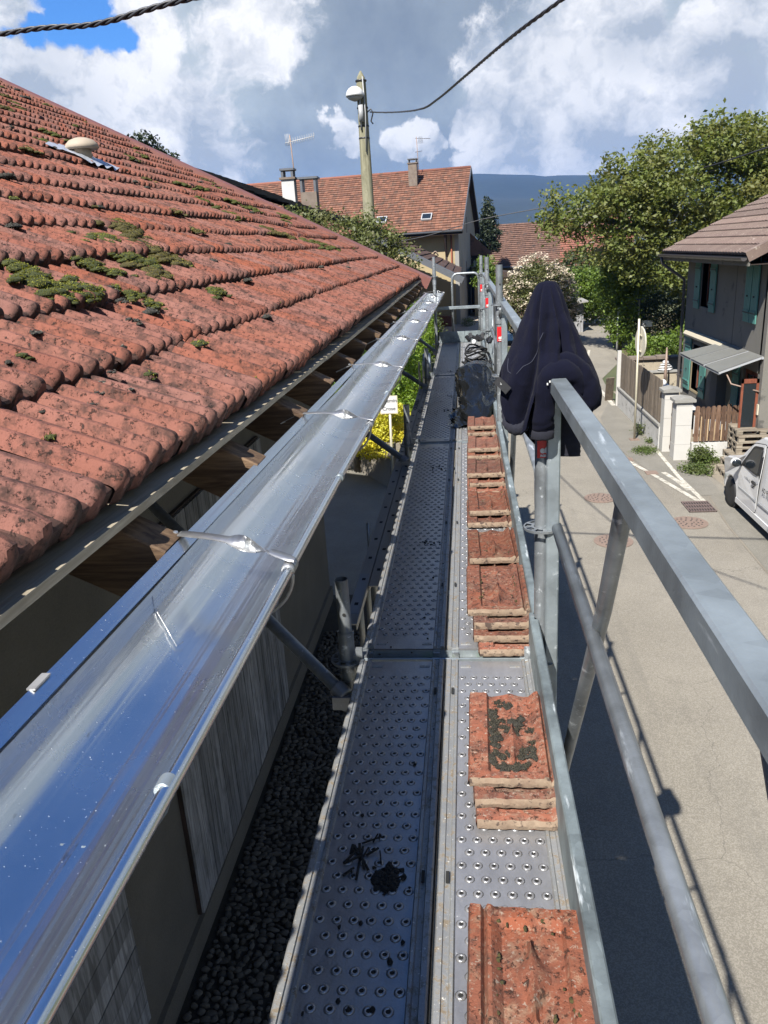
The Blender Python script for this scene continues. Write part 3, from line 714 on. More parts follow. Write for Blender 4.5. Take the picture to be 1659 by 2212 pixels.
# --- gutter
def gz(y): return 5.008 - .006*y
GXo, GXi = -.380, -.628; GC = (GXo+GXi)/2; GR = (GXo-GXi)/2
def gpt(a, y, rad=GR, deep=1.0):
    sagx = .0035*math.sin(y*2.1)+.002*math.sin(y*5.3+1); 
    return (GC + .0034*y + rad*math.cos(a) + sagx, y, gz(y) - rad*math.sin(a)*.80*deep)
mb = MB(); NA = 26; GY0, GY1, NY = -1.3, 12.35, 120
mb.grid(lambda u, v: gpt(math.pi*u, GY0+(GY1-GY0)*v), NA, NY)
mb.grid(lambda u, v: gpt(math.pi*(1-u), GY0+(GY1-GY0)*v, GR+.0022), NA, NY)
gut = mb.build('gutter', 'new_zinc', house, True)
mb = MB(); mb.grid(lambda u, v: (GXi + .0034*(GY0+(GY1-GY0)*v) - .028*u, GY0+(GY1-GY0)*v, gz(GY0+(GY1-GY0)*v)+.004+.012*u), 1, 40)
mb.grid(lambda u, v: (GXi + .0034*(GY0+(GY1-GY0)*v) - .028*(1-u), GY0+(GY1-GY0)*v, gz(GY0+(GY1-GY0)*v)+.001+.012*(1-u)), 1, 40)
mb.build('gutter_flange', 'new_zinc', gut)
mb = MB(); mb.tube([(GXo+.006+.0034*y+.0035*math.sin(y*2.1), y, gz(y)+.002) for y in np.linspace(GY0, GY1, 60)], .0105, 12); mb.build('gutter_bead', 'new_zinc', gut, True)
mb = MB(); mb.prism([(GR*math.cos(a), -GR*.8*math.sin(a)) for a in np.linspace(0, math.pi, 16)], (0, .004, 0), (GC+.0034*GY1, GY1, gz(GY1)), ((1, 0, 0), (0, 0, 1)))
mb.build('gutter_end_cap', 'new_zinc', gut)
def strap(y, dy=.17):
    """bracket: flat bar twisting across the mouth, hook outside, tail nailed to the rafter"""
    gi, go = GXi + .0034*y, GXo + .0034*y
    mb = MB(); n = 22; vs = []
    for i in range(n+1):
        t_ = i/n; x = gi-.035 + (go+.02-(gi-.035))*t_; yy = y + dy*(1-t_) ; z = gz(y)+.022+.012*math.sin(math.pi*t_)
        tw = 0 if t_ < .45 else math.pi*1.0*min(1, (t_-.45)/.38); hw = .0165*(1-.35*(t_ > .96))
        dv = Vector((0, math.cos(tw), math.sin(tw)))*hw
        vs += [Vector((x, yy, z)) - dv, Vector((x, yy, z)) + dv]
    o = Vector((0, 0, .0022)); nn = len(vs); vs2 = vs + [v - o for v in vs]
    fs = []
    for i in range(n): a = 2*i; fs += [(a, a+1, a+3, a+2), (nn+a+2, nn+a+3, nn+a+1, nn+a), (a, a+2, nn+a+2, nn+a), (a+1, nn+a+1, nn+a+3, a+3)]
    mb.add(vs2, fs); st_ = mb.build('gutter_strap', 'zinc_strap', gut, True)
    # clip rolled round the bead
    mb = MB()
    for dd_ in (0, .016, .03): mb.lathe((go+.006, y-.012+dd_, gz(y)+.003), [(.0125, 0), (.0145, .003), (.0145, .009), (.0125, .012)], 14, (0, 1, 0))
    mb.build('bead_clip', 'zinc_strap', st_, 'auto')
    mb = MB(); pts = [(go+.012, y, gz(y)-.01)] + [gpt(a, y+.0, GR+.010+.012*math.sin(a)) for a in np.linspace(.12, 1.5, 10)]
    mb.tube(pts, .004, 6); mb.build('strap_wire', 'zinc_strap', st_, True)
    mb = MB(); mb.beam((gi-.03, y+dy, gz(y)+.022), (gi-.12, y+dy-.02, gz(y)-.012), .02, .003); mb.beam((gi-.12, y+dy-.02, gz(y)-.012), (gi-.06, y+dy-.03, gz(y)+.015), .008, .003)
    mb.lathe((gi-.045, y+dy, gz(y)+.020), [(.005, 0), (.008, .002), (.007, .006), (0.002, .008)], 8)
    mb.build('strap_tail', 'zinc_strap', st_)
for y in (1.41, 2.78, 4.15, 5.5, 6.9, 8.2, 9.5, 10.8, 12.1): strap(y)
for y in (.745, 2.08, 3.45, 4.8):
    go = GXo + .0034*y; mb = MB(); mb.lathe((go+.006, y-.02, gz(y)+.003), [(.0110, 0), (.0121, .001), (.0121, .022), (.0110, .023)], 14, (0, 1, 0))
    mb.tube([gpt(a, y, GR+.004) for a in np.linspace(0, 1.9, 10)], .0032, 6); mb.build('gutter_clip', 'galvanised_rail', gut, 'auto')
for y in (.93,):
    gi = GXi + .0034*y; mb = MB(); mb.beam((gi-.026, y, gz(y)+.016), (gi-.026, y+.045, gz(y)+.016), .014, .003); mb.build('flange_clip', 'dull_steel', gut)
# short wire offcut lying in the gutter
mb = MB(); mb.tube([gpt(3.05, 1.31), gpt(2.85, 1.30), Vector(gpt(2.45, 1.28, GR-.004)), Vector(gpt(2.1, 1.24, GR-.006)), Vector(gpt(2.05, 1.255, GR-.012))], .0009, 6)
mb.build('wire_offcut', 'zinc_strap', None, True, label='thin bent wire offcut lying across the inside of the zinc gutter', cat='wire')
# --- roof vent with its flashing
vs_, vy = 3.02, 7.38; vb = roofp(vs_, vy, .05)
mb = MB(); mb.lathe(vb + Vector((.0, 0, -.05)), [(.075, 0), (.075, .15)], 16); vent = mb.build('roof_vent', 'beige_cowl', house, True)
mb = MB(); mb.lathe(vb + Vector((0, 0, .07)), [(.14, 0), (.148, .012), (.14, .04), (.108, .072), (.056, .092), (.0, .098)], 24); mb.build('cowl', 'beige_cowl', vent, True)
mb = MB()
mb.grid(lambda u, v: roofp(vs_ - .22 + .44*u, vy - .30 + .60*v, .062 + .035*math.exp(-((u-.5)**2+(v-.5)**2)*30) + .014*math.sin(v*21+u*5) + .01*mnoise.noise(Vector((u*9, v*9, 1)))), 16, 24)
mb.build('lead_flashing', 'lead_flashing', vent, True)
# --- moss cushions
MSC = (1.0, 1.0, .6)
mossy = [(.99, 2.81, .07, 0), (.86, 2.70, .10, 0), (.81, 2.76, .09, 0), (.73, 2.68, .05, 0), (1.24, 4.05, .11, 0), (1.49, 4.76, .08, 0), (1.40, 4.6, .12, 1), (1.29, 4.48, .13, 1), (1.18, 4.45, .09, 1), (1.03, 3.89, .09, 0), (.96, 3.95, .09, 0), (.85, 3.76, .10, 1), (1.08, 4.29, .12, 1), (.96, 4.33, .10, 1), (.89, 4.38, .06, 0),
         (.98, 3.39, .07, 0), (.90, 3.42, .06, 0), (.78, 3.12, .06, 2), (.72, 3.17, .06, 0), (.62, 4.02, .07, 0), (1.79, 6.57, .07, 1), (1.9, 8.4, .11, 0), (1.86, 8.6, .09, 0), (1.41, 5.99, .06, 1), (1.53, 8.72, .11, 1), (1.39, 8.86, .12, 1), (1.46, 8.5, .1, 1), (.58, 2.21, .045, 2), (.53, 2.22, .04, 2), (.5, 1.98, .03, 0), (.49, 1.9, .035, 2),
         (.2, 1.58, .028, 0), (.17, 1.53, .03, 2), (.15, 1.55, .028, 2), (.26, 2.28, .03, 0), (.03, 2.32, .03, 2), (.26, 1.96, .025, 2), (.11, 2.29, .02, 2), (.11, 2.61, .03, 2), (.08, 1.45, .035, 2), (.24, 1.86, .025, 2), (.6, 3.17, .05, 0), (2.23, 8.59, .09, 0), (2.43, 10.32, .10, 0), (2.24, 10.38, .08, 0), (2.14, 11.93, .10, 0),
         (.19, 4.04, .04, 2), (.03, 2.74, .03, 2), (.53, 2.81, .05, 2), (.28, 1.69, .03, 2), (.32, 2.16, .03, 2), (.23, 2.09, .02, 2), (.45, 3.13, .05, 2), (3.8, 8.25, .09, 0), (3.36, 7.27, .08, 0), (3.62, 9.8, .09, 0), (2.7, 8.12, .06, 1), (2.77, 9.37, .10, 0), (2.45, 10.41, .09, 0), (1.54, 8.71, .09, 0), (2.16, 12.19, .10, 0), (1.12, 9.6, .14, 0), (1.14, 9.9, .12, 0), (1.18, 9.34, .13, 0), (1.05, 10.3, .1, 0),
         (3.98, 11.0, .1, 0), (2.82, 10.08, .09, 0), (4.91, 9.58, .08, 1), (2.26, 10.67, .10, 0), (.78, 2.9, .09, 0), (.66, 3.0, .05, 2), (2.9, 6.2, .07, 1), (4.2, 7.7, .08, 0), (4.6, 8.7, .08, 1), (3.1, 5.6, .05, 2), (5.2, 9.9, .08, 0), (5.6, 10.4, .08, 1), (3.0, 11.4, .1, 0), (3.4, 12.0, .1, 1), (1.9, 11.2, .08, 0), (.30, 2.05, .02, 2), (.41, 1.62, .03, 0)]
rm = random.Random(9); mbs = [MB(), MB(), MB()]
for s_, y_, r0, kind_ in mossy:
    r0 *= MSC[kind_]
    for j in range(3 if r0 < .05 else 16):
        rr0 = r0*(.55 if j == 0 else rm.uniform(.22, .5)); ds = rm.gauss(0, r0*.48)*(j > 0); dy_ = rm.gauss(0, r0*.68)*(j > 0)
        mbs[kind_].blob(Vector((0, 0, -.030*(1-min(1, max(0, (y_-1)/7))))) + roofp(s_+ds, y_+dy_, .046), (rr0*.9, rr0*1.1, rr0*.44), 14, 8, .20, rm.random()*50, 2.6, -.35)
for _ in range(150):
    s_ = rm.uniform(0, 7.5); y_ = rm.uniform(1.0, 12.8); c = math.floor(s_/CRS)*CRS + rm.choice([.03, .3, rm.uniform(0, .36)])
    r0 = rm.uniform(.012, .035) * (1 + s_*.22); mbs[rm.choice([0, 1, 2, 2])].blob(Vector((0, 0, -.030*(1-min(1, max(0, (y_-1)/7))))) + roofp(c, y_, .044), (r0*.8, r0*1.3, r0*.45), 10, 6, .4, rm.random()*50, 2.4, -.2)
leaf('moss_blade', (.16, .175, .018), (.30, .30, .04), (.09, .10, .014), .2, .9)
leaf('moss_blade_brown', (.18, .155, .03), (.30, .26, .05), (.09, .08, .018), .1, .9)
leaf('lichen_blade', (.05, .046, .034), (.24, .23, .19), (.03, .027, .02), .0, .95)
leaf('crust_blade', (.028, .026, .018), (.10, .09, .06), (.02, .018, .012), .0, .95)
for mb_, mt_, nq, sz in zip(mbs, ('moss_blade', 'moss_blade_brown', 'lichen_blade'), (70000, 40000, 26000), (.0095, .0095, .0085)):
    V = np.array([tuple(v) for v in mb_.v]); F = [f for f in mb_.f]; tri = np.array([(f[0], f[1], f[2]) for f in F] + [(f[0], f[2], f[3]) for f in F])
    A, B, C_ = V[tri[:, 0]], V[tri[:, 1]], V[tri[:, 2]]; nn = np.cross(B-A, C_-A); ar = np.linalg.norm(nn, axis=1); pick = RNG.choice(len(tri), nq, p=ar/ar.sum())
    u1, u2 = RNG.random((2, nq, 1)); sq = np.sqrt(u1); P_ = A[pick]*(1-sq) + B[pick]*sq*(1-u2) + C_[pick]*sq*u2
    nu_ = nn[pick]/np.maximum(ar[pick][:, None], 1e-9); P_ = P_ + nu_*RNG.uniform(-.001, .005, (nq, 1))
    obj_from(leaves_mesh('moss', P_, sz, mt_, up=.2, aspect=.35, jit=.5), 'moss', None, label='fuzzy pile of %s blades over the roof cushions' % {'moss_blade': 'green moss', 'moss_blade_brown': 'brownish moss', 'lichen_blade': 'grey lichen'}[mt_], cat='moss', kind='stuff')
for mb_, mt_, lb in zip(mbs, ('moss_green', 'moss_brown', 'lichen_dark'), ('green moss cushions growing on the red tiles of the big roof', 'brownish olive moss cushions growing among the roof tiles', 'small dark lichen tufts scattered over the nearest roof tiles')):
    mb_.build('moss', mt_, None, True, kind='stuff', label=lb, cat='moss')

# --- cobbles of the alley
ck = [MB().blob((0, 0, 0), (.046*a, .031*b_, .022), 10, 6, .20, k, 1, -.6).mesh('cobble', 'cobble_stone', smooth=True) for k, (a, b_) in enumerate(((1, 1), (.8, 1.1), (1.15, .8), (.65, .8)))]
alley = bpy.data.objects['alley_ground']; cobs = []
rc = random.Random(21); y = 3.2
while y < 10.6:
    x = -2.30 + rc.uniform(0, .04)
    while x < -1.2:
        cobs.append((x + rc.uniform(-.012, .012), y + rc.uniform(-.018, .018))); x += rc.uniform(.058, .092)
    y += .056
cobs.sort(key=lambda c: (c[0]+1.9)**2*2 + (c[1]-3)**2*.3)
mbc = MB()
for k, (x, y) in enumerate(cobs):
    m4 = Matrix.Translation((x, y, .012+rc.uniform(-.008, .012))) @ Matrix.Rotation(rc.gauss(0, .35), 4, 'Z') @ Matrix.Diagonal((rc.uniform(.6, 1.25), rc.uniform(.6, 1.3), rc.uniform(.5, 1.4), 1))
    if k < 300: place(ck[k % 4], 'cobble', alley, m4)
    else:
        me = ck[k % 4]; mbc.add([m4 @ v.co for v in me.vertices], [tuple(p_.vertices) for p_ in me.polygons])
mbc.build('cobbles', 'cobble_stone', alley, True, kind='stuff')

# ================================================================== SCAFFOLDING
scaf = empty('scaffolding', (-.1, 5.6, 0), 'galvanised steel scaffolding with perforated decks and guard rails running along the tiled roof', 'scaffolding')
BY = [-.78, 2.47, 5.69, 8.90, 12.05]; DZ = 4.2
XL, XR = -.462, .236
# dimples: one rim and one hole per mould, joined
def deck(x0, y0, y1):
    mb = MB(); W_ = .305; x1 = x0 + W_; ch = .042
    mb.box((x0+ch, y0, DZ-.012), (x1-ch, y1, DZ))                   # walking sheet
    d = mb.build('deck', 'deck_steel', scaf)
    for sx, a in ((1, x0), (-1, x1)):                                 # folded edge channels
        c = MB(); c.prism([(0, -.07), (0, .006), (.004*sx, .010), (.016*sx, .010), (.018*sx, .004), (.030*sx, .002), (.033*sx, .009), (.040*sx, .009), (.043*sx, .001), (.043*sx, -.02)][::sx],
                          (0, y1-y0, 0), (a, y0, DZ), ((1, 0, 0), (0, 0, 1)))
        c.build('edge_channel', 'deck_channel', d)
    rim = MB(); hole = MB(); k = 0; y = y0 + .115
    base = MB(); base.lathe((0, 0, 0), [(.0125, 0), (.0085, .0028), (.0055, .0026), (.0052, .0006)], 10); hb = MB(); hb.lathe((0, 0, 0), [(.0052, .0007), (.0051, .0009)], 8)
    while y < y1 - .10:
        n = 6 if k % 2 else 5
        for i in range(n):
            x = x0 + W_/2 + (i-(n-1)/2)*.0385
            rim.add([(v[0]+x, v[1]+y, v[2]+DZ) for v in base.v], base.f); hole.add([(v[0]+x, v[1]+y, v[2]+DZ+.0004) for v in hb.v], hb.f)
        y += .0425; k += 1
    rim.build('dimples', 'deck_steel', d, True, kind='stuff'); hole.build('dimple_holes', 'deck_hole', d, kind='stuff')
    for yy in (y0+.035, y1-.035):
        for i in (-1, 1):
            h = MB(); xx = x0+W_/2+i*.085; h.box((xx-.018, yy-.006, DZ), (xx+.018, yy+.006, DZ+.0025)); h.build('slot', 'deck_channel', d)
    for yy in np.arange(y0+.55, y1, .8):
        h = MB(); xx = x1-.024 if x0 < -.2 else x0+.024; h.box((xx-.004, yy-.018, DZ+.009), (xx+.004, yy+.018, DZ+.0105)); h.build('lug_hole', 'deck_hole', d)
    for yy, s in ((y0, -1), (y1, 1)):
        for xx in (x0+.03, x1-.03):
            c = MB(); c.box((xx-.012, yy-.03*(s < 0)-.0, DZ-.05), (xx+.012, yy+.03*(s > 0), DZ-.002)); c.build('deck_hook', 'galvanised_tube', d)
    return d
for i in range(4):
    a, b_ = BY[i] + .055, BY[i+1] - .038
    for x0 in (-.412, -.098): deck(x0, a, b_)
def rosette(p, parent):
    mb = MB(); p = Vector(p); n = 24
    sec = [(.026, -.004), (.036, -.004), (.056, -.004), (.061, -.004), (.061, .004), (.056, .004), (.036, .004), (.026, .004)]
    vs = []; fs = []
    for k in range(n):
        a = 2*math.pi*k/n
        for r_, h in sec: vs.append(p + Vector((r_*math.cos(a), r_*math.sin(a), h)))
    m_ = len(sec)
    for k in range(n):
        j = (k+1) % n; open_ = (k % 3) != 0
        for q in range(m_):
            if open_ and q in (1, 5): continue
            q2 = (q+1) % m_; fs.append((k*m_+q, j*m_+q, j*m_+q2, k*m_+q2))
    mb.add(vs, fs); return mb.build('rosette', 'galvanised_tube', parent)
def standard(x, y, top, bottom=0.0, ros=(.35, 2.2, 4.19)):
    mb = MB(); mb.pipe((x, y, bottom+.06), (x, y, top), .0242); mb.pipe((x, y, bottom+.02), (x, y, bottom+.30), .019)
    if top > 4.3: mb.lathe((x, y, top-.21), [(.0242, 0), (.029, .004), (.029, -.0), (.0292, -.19), (.0245, -.195)][::-1], 18)
    s_ = mb.build('standard', 'galvanised_tube', scaf, True); sharpen(s_.data)
    MB().box((x-.075, y-.075, bottom), (x+.075, y+.075, bottom+.008)).build('base_plate', 'galvanised_tube', s_)
    for z in ros: rosette((x, y, z), s_)
    if top > 4.3:
        h = MB(); h.lathe((x+.004, y-.0243, top-.13), [(.0065, 0), (.0065, .0012)], 10, (0, -1, 0)); h.build('pin_hole', 'deck_hole', s_)
    return s_
LT = [4.51, 4.51, 4.50, 4.52, 5.47]; RT = [5.42, 5.40, 5.46, 5.47, 5.45]
for i, y in enumerate(BY):
    standard(XL, y, LT[i] if i < 4 else 5.47, ros=(.35, 2.2, 4.19) if i < 4 else (.35, 2.2, 4.19, 4.69, 5.19))
    standard(XR, y, RT[i], ros=(.35, 2.2, 4.19, 4.69, 5.19))
    # transom with its lipped channel and wedge heads
    mb = MB(); mb.prism([(-.032, -.055), (-.032, 0), (-.027, .002), (-.024, -.030), (.024, -.030), (.027, .002), (.032, 0), (.032, -.055)], (XR-XL-.12, 0, 0), (XL+.06, y+.01, DZ), ((0, 1, 0), (0, 0, 1)))
    tr = mb.build('transom', 'galvanised_rail', scaf)
    for xx, s in ((XL, 1), (XR, -1)):
        h = MB(); h.box((min(xx+.024*s, xx+.075*s), y-.018, DZ-.04), (max(xx+.024*s, xx+.075*s), y+.030, DZ+.012)); h.box((min(xx+.036*s, xx+.060*s), y-.030, DZ-.06), (max(xx+.036*s, xx+.060*s), y-.012, DZ+.045))
        h.beam((xx+.05*s, y+.03, DZ+.01), (xx+.085*s, y+.055, DZ+.016), .02, .012); h.build('wedge_head', 'galvanised_tube', tr)
    for zz in (2.2,):
        MB().tube([(XL+.03, y, zz), (XR-.03, y, zz)], .0242, 10).build('ledger', 'galvanised_tube', scaf, True)
for i in range(4):
    for x in (XL, XR):
        for zz in ((.35, 2.2)): MB().tube([(x, BY[i]+.03, zz), (x, BY[i+1]-.03, zz)], .0242, 10).build('ledger', 'galvanised_tube', scaf, True)
# green and white maker's label on the transom
lb = MB(); lb.box((-.205, 2.4465, DZ-.027), (-.005, 2.5005, DZ-.0262))
lab = MB(); lab.box((-.150, 2.452, DZ-.0262), (.010, 2.498, DZ-.0256)); lab_o = lab.build('maker_label', 'white_sticker', scaf)
MB().box((-.188, 2.452, DZ-.0262), (-.150, 2.498, DZ-.0256)).build('label_end', 'green_sticker', lab_o)
MB().box((.010, 2.452, DZ-.0262), (.040, 2.498, DZ-.0256)).build('label_end', 'green_sticker', lab_o)
text_mesh('nfor', .040, 'green_sticker', 'lettering', axes((-.07, 2.472, DZ-.0252), (1, 0, 0), (0, 1, 0)), lab_o, bold=.001)
# guard rail frames, fitted from below: box-section top rail, tube mid rail, one raking strut, box-section leg
FX = .268
def guard_frame(y0, y1, sticker=True):
    g = MB(); g.beam((FX, y0-.12, 5.19), (FX, y1-.13, 5.19), .047, .047, ch=.004)
    fr = g.build('guard_frame', 'galvanised_rail', scaf)
    MB().beam((FX, y1-.02, 3.35), (FX, y1-.02, 5.165), .043, .05, (0, 1, 0), .004).build('frame_leg', 'galvanised_rail', fr)
    m_ = MB(); m_.tube([(FX+.014, y0+.10, 4.70), (FX+.014, y1-.03, 4.70)], .0185, 14); m_.build('mid_rail', 'galvanised_tube', fr, True)
    yc = (y0+y1)/2
    a = MB(); a.tube([(FX+.005, y1-1.09, 5.165), (FX+.02, y1-1.06, 5.12), (FX+.032, y1-.82, 4.78), (FX+.034, y1-.24, 3.95), (FX+.034, y1-.10, 3.74)], .0185, 14); a.build('strut', 'galvanised_tube', fr, True)
    a = MB(); a.tube([(FX+.02, y0+1.60, 5.155), (FX+.055, y0+1.53, 5.08), (FX+.066, y0+1.44, 4.93), (FX+.066, y0+1.28, 4.62), (FX+.05, y0+.85, 3.74)], .0185, 14); a.build('strut', 'galvanised_tube', fr, True)
    hk = MB(); hk.tube([(FX-.03, y0-.09, 5.17), (FX-.03, y0-.04, 5.12), (FX-.02, y0+.02, 5.10)], .012, 8); hk.build('hook', 'galvanised_tube', fr, True)
    if sticker:
        z0, z1 = 4.938, 5.04
        s_ = MB(); s_.box((XR-.019, y1-.0035-.0255-.0, z0), (XR+.019, y1-.0275, z1)); st = s_.build('red_label', 'red_sticker', fr)
        text_mesh('et', .028, 'white_sticker', 'lettering', axes((XR+.002, y1-.0302, z0+.026), (1, 0, 0), (0, 0, 1)), st, bold=.0018)
        text_mesh('AGE-', .0095, 'white_sticker', 'lettering', axes((XR+.001, y1-.0302, z0+.0075), (1, 0, 0), (0, 0, 1)), st, bold=.0006)
    return fr
for i in range(4): guard_frame(BY[i], BY[i+1])
for y in (5.69, 8.9, 12.05):
    MB().lathe((XR-.0, y-.03, 4.62), [(.0, 0), (.006, 0), (.006, .03), (0, .03)], 8, (0, -1, 0)).build('pin', 'galvanised_tube', scaf)
# toe boards
for i in range(4):
    mb = MB(); xa = .196; y0, y1 = BY[i]-.02, BY[i+1]+.03
    mb.prism([(0, 0), (0, .148), (.004, .152), (.026, .152), (.030, .148), (.030, 0), (.026, 0), (.026, .146), (.004, .146), (.004, 0)], (0, y1-y0, 0), (xa+.012*(i > 0), y0, DZ+.004), ((1, 0, 0), (0, 0, 1)))
    tb = mb.build('toe_board', 'toe_board_metal', scaf)
    c = MB(); c.box((xa+.006, y1-.03, DZ+.004), (xa+.05, y1-.022, DZ+.16)); c.build('toe_clip', 'galvanised_tube', tb)
mb = MB(); mb.box((XL+.05, 12.03, DZ+.01), (-.03, 12.055, DZ+.17)); mb.build('toe_board', 'toe_board_metal', scaf)
mb = MB(); mb.box((-.025, 12.035, DZ+.01), (XR-.03, 12.06, DZ+.17)); mb.build('toe_board', 'toe_board_metal', scaf)
# end guard: hoop and cross tube
mb = MB(); pts = [(-.20, 12.11, 3.9), (-.20, 12.11, 5.12)] + [(-.12-.08*math.cos(a), 12.11, 5.12+.09*math.sin(a)) for a in np.linspace(.3, 1.57, 5)] + [(.12, 12.11, 5.21)] + [(.12+.08*math.sin(a), 12.11, 5.12+.09*math.cos(a)) for a in np.linspace(.3, 1.57, 5)] + [(.20, 12.11, 3.9)]
hoop = mb.tube(pts, .0175, 12).build('end_guard', 'galvanised_tube', scaf, True)
mb = MB(); mb.beam((XL, 12.07, 4.72), (XR, 12.07, 4.72), .03, .045, ch=.004); mb.build('cross_bar', 'galvanised_rail', scaf)
# ties to the wall
def tie(y, p1):
    mb = MB(); mb.pipe((XL-.01, y, 4.08), p1, .0242, None, 14); t_ = mb.build('wall_tie', 'galvanised_tube', scaf, True); sharpen(t_.data)
    c = MB(); d = (Vector(p1)-Vector((XL-.01, y, 4.08))).normalized(); c.lathe(Vector((XL-.01, y, 4.08)) - d*.01, [(.030, 0), (.033, .005), (.033, .05), (.030, .055)], 14, d)
    c.lathe((XL, y, 4.03), [(.030, 0), (.033, .005), (.033, .05), (.030, .055)], 14, (0, 0, 1)); c.box((XL-.05, y-.035, 4.04), (XL+.02, y-.02, 4.09)); c.build('coupler', 'dull_steel', t_)
tie(2.40, (-1.45, 3.15, 4.62)); tie(8.85, (-1.42, 9.5, 4.62)); tie(12.0, (-1.40, 12.6, 4.75)); tie(5.62, (-1.45, 6.3, 4.62))

# ================================================================== CLAY TILES STACKED ON THE DECK
def stack_tile_mesh(seed, flip=False):
    """interlocking tile: flat band, sunk panel with a raised spear, double side ribs, thick broken-looking ends"""
    rd = random.Random(seed); W_, L_ = .238, .40; mb = MB(); nu, nv = 34, 46; top = []
    def h(x, y):
        z = .020
        inpan = (.050 < x < .185) and (.035 < y < .385)
        def edge(d, w_=.006): return max(0.0, min(1.0, d/w_))
        d = min(x-.050, .185-x, y-.032, .40 - y + .02)
        z -= .014*edge(d)
        if .185 <= x: z += .006*(1 if .190 < x < .205 else 0) - .010*(1 if .207 < x < .214 else 0) + .004*(1 if x > .216 else 0)
        if y > .35 and x < .185: z += .004*edge(y-.35)*math.exp(-((x-.118)/.025)**2)*2.4
        # spear shaped relief down the middle of the panel
        t_ = (y-.075)/.17
        if 0 < t_ < 1:
            hw = .036*(t_/.45 if t_ < .45 else (1-t_)/.55)**1.2
            if hw > 0: z += .024*max(0, 1-abs(x-.118)/max(hw, .002))**.8
        if .25 < y < .34: z += .006*max(0, 1-abs(x-.118)/.008)*(1-abs(y-.295)/.045)
        z += .0009*mnoise.noise(Vector((x*40+seed, y*40, seed*2.0)))
        return z
    for j in range(nv+1):
        for i in range(nu+1):
            x = W_*i/nu; y = L_*j/nv
            fr = .0035*mnoise.noise(Vector((x*45, seed*4.2, 0)))
            yy = y + (fr if j == 0 else 0) + (fr*.7 if j == nv else 0)
            top.append((x - W_/2, yy - L_/2, h(x, y)))
    n1 = nu+1; fs = [(j*n1+i, j*n1+i+1, (j+1)*n1+i+1, (j+1)*n1+i) for j in range(nv) for i in range(nu)]
    mb.add(top, fs)
    # rim: front, back and sides down to z=-.006 with rough edge
    mb.cur = 1
    def wall(idx, nrm, rev):
        vs = [top[k] for k in idx]; n = len(vs); rows = [vs]
        for f_, o_ in ((.5, .004), (1.0, 0)):
            rows.append([(v[0]+nrm[0]*(o_+.0013*mnoise.noise(Vector((v[0]*40, v[1]*40, f_*5+seed)))), v[1]+nrm[1]*(o_+.0013*mnoise.noise(Vector((v[0]*40, v[1]*40, f_*5+seed)))), v[2]*(1-f_) + (-.008)*f_ + .0012*mnoise.noise(Vector((v[0]*30, v[1]*30, 9+seed)))*f_) for v in vs])
        flat = [v for r_ in rows for v in r_]; f2 = []
        for r_ in range(2):
            for k in range(n-1):
                q = (r_*n+k, (r_+1)*n+k, (r_+1)*n+k+1, r_*n+k+1); f2.append(q if not rev else q[::-1])
        mb.add(flat, f2)
    wall(list(range(n1)), (0, -1), False); wall([nv*n1+i for i in range(n1)], (0, 1), True)
    mb.cur = 0
    wall([j*n1 for j in range(nv+1)], (-1, 0), True); wall([j*n1+nu for j in range(nv+1)], (1, 0), False)
    mb.add([(-W_/2, -L_/2, -.006), (W_/2, -L_/2, -.006), (W_/2, L_/2, -.006), (-W_/2, L_/2, -.006)], [(0, 3, 2, 1)])
    return mb.mesh('roof_tile', ['stack_clay', 'pale_clay_edge'], smooth=False)
sv = [stack_tile_mesh(k) for k in range(4)]
for me in sv:
    me.polygons.foreach_set('use_smooth', [True]*len(me.polygons)); sharpen(me, 32)
stacks = [  # name of place, x, far y, near y of the top tile, tiles, fan step, flip
    ('nearest', .100, 1.262, .86, 3, .0, True), ('second nearest', .098, 2.085, 1.665, 3, .042, False), ('third nearest', .104, 3.00, 2.60, 4, .050, False),
    ('fourth', .104, 3.62, 3.22, 2, .075, False), ('fifth', .106, 4.27, 3.87, 2, .085, False), ('sixth', .108, 4.88, 4.48, 3, .075, False), ('seventh', .112, 5.50, 5.10, 3, .075, False), ('farthest', .118, 6.18, 5.78, 3, .08, False)]
ords = ['topmost', 'second', 'third', 'lowest']
rs = random.Random(4); colr = ['orange clay roof tile crusted with black moss', 'orange red clay roof tile', 'red clay roof tile', 'dusty red clay roof tile']
stack_top = {}
for si, (nm, sx, yf, yn, n, step, flip) in enumerate(stacks):
    for k in range(n):                                   # k=0 is the topmost
        z = DZ + .012 + (n-1-k)*.0285
        yc = (yf+yn)/2 - k*step + rs.uniform(-.006, .006)*(k > 0); xc = sx + (.010*k if si < 3 else .0) + rs.uniform(-.006, .006)
        o = bpy.data.objects.new('roof_tile', sv[(si+k) % 4]); COL.objects.link(o)
        o.location = (xc, yc, z + .006); o.rotation_euler = (rs.uniform(-.01, .012) - (.03 if si > 2 and k == 0 else 0), rs.uniform(-.008, .008), (math.pi if flip else 0) + rs.uniform(-.02, .02))
        o.scale = (1.0, 1.0, 1.0); ORG[o.name] = Vector(o.location)
        pos_ = ords[k] if k < n-1 or k == 0 else 'lowest'
        where = {'nearest': 'at the bottom edge of the photo', 'second nearest': 'just before the deck joint', 'third nearest': 'just beyond the deck joint', 'farthest': 'beside the black plastic sack'}.get(nm, 'on the right hand deck')
        extra = ' crusted with black moss' if (nm == 'second nearest' and k == 0) else (' with a pointed spear relief' if nm == 'nearest' and k == 0 else '')
        tag(o, f'{pos_} clay tile{extra} in the {nm} stack {where}', 'roof tile', 'clay tiles stacked on the scaffold deck')
        if k == 0: stack_top[si] = (xc, yc, z + .006)
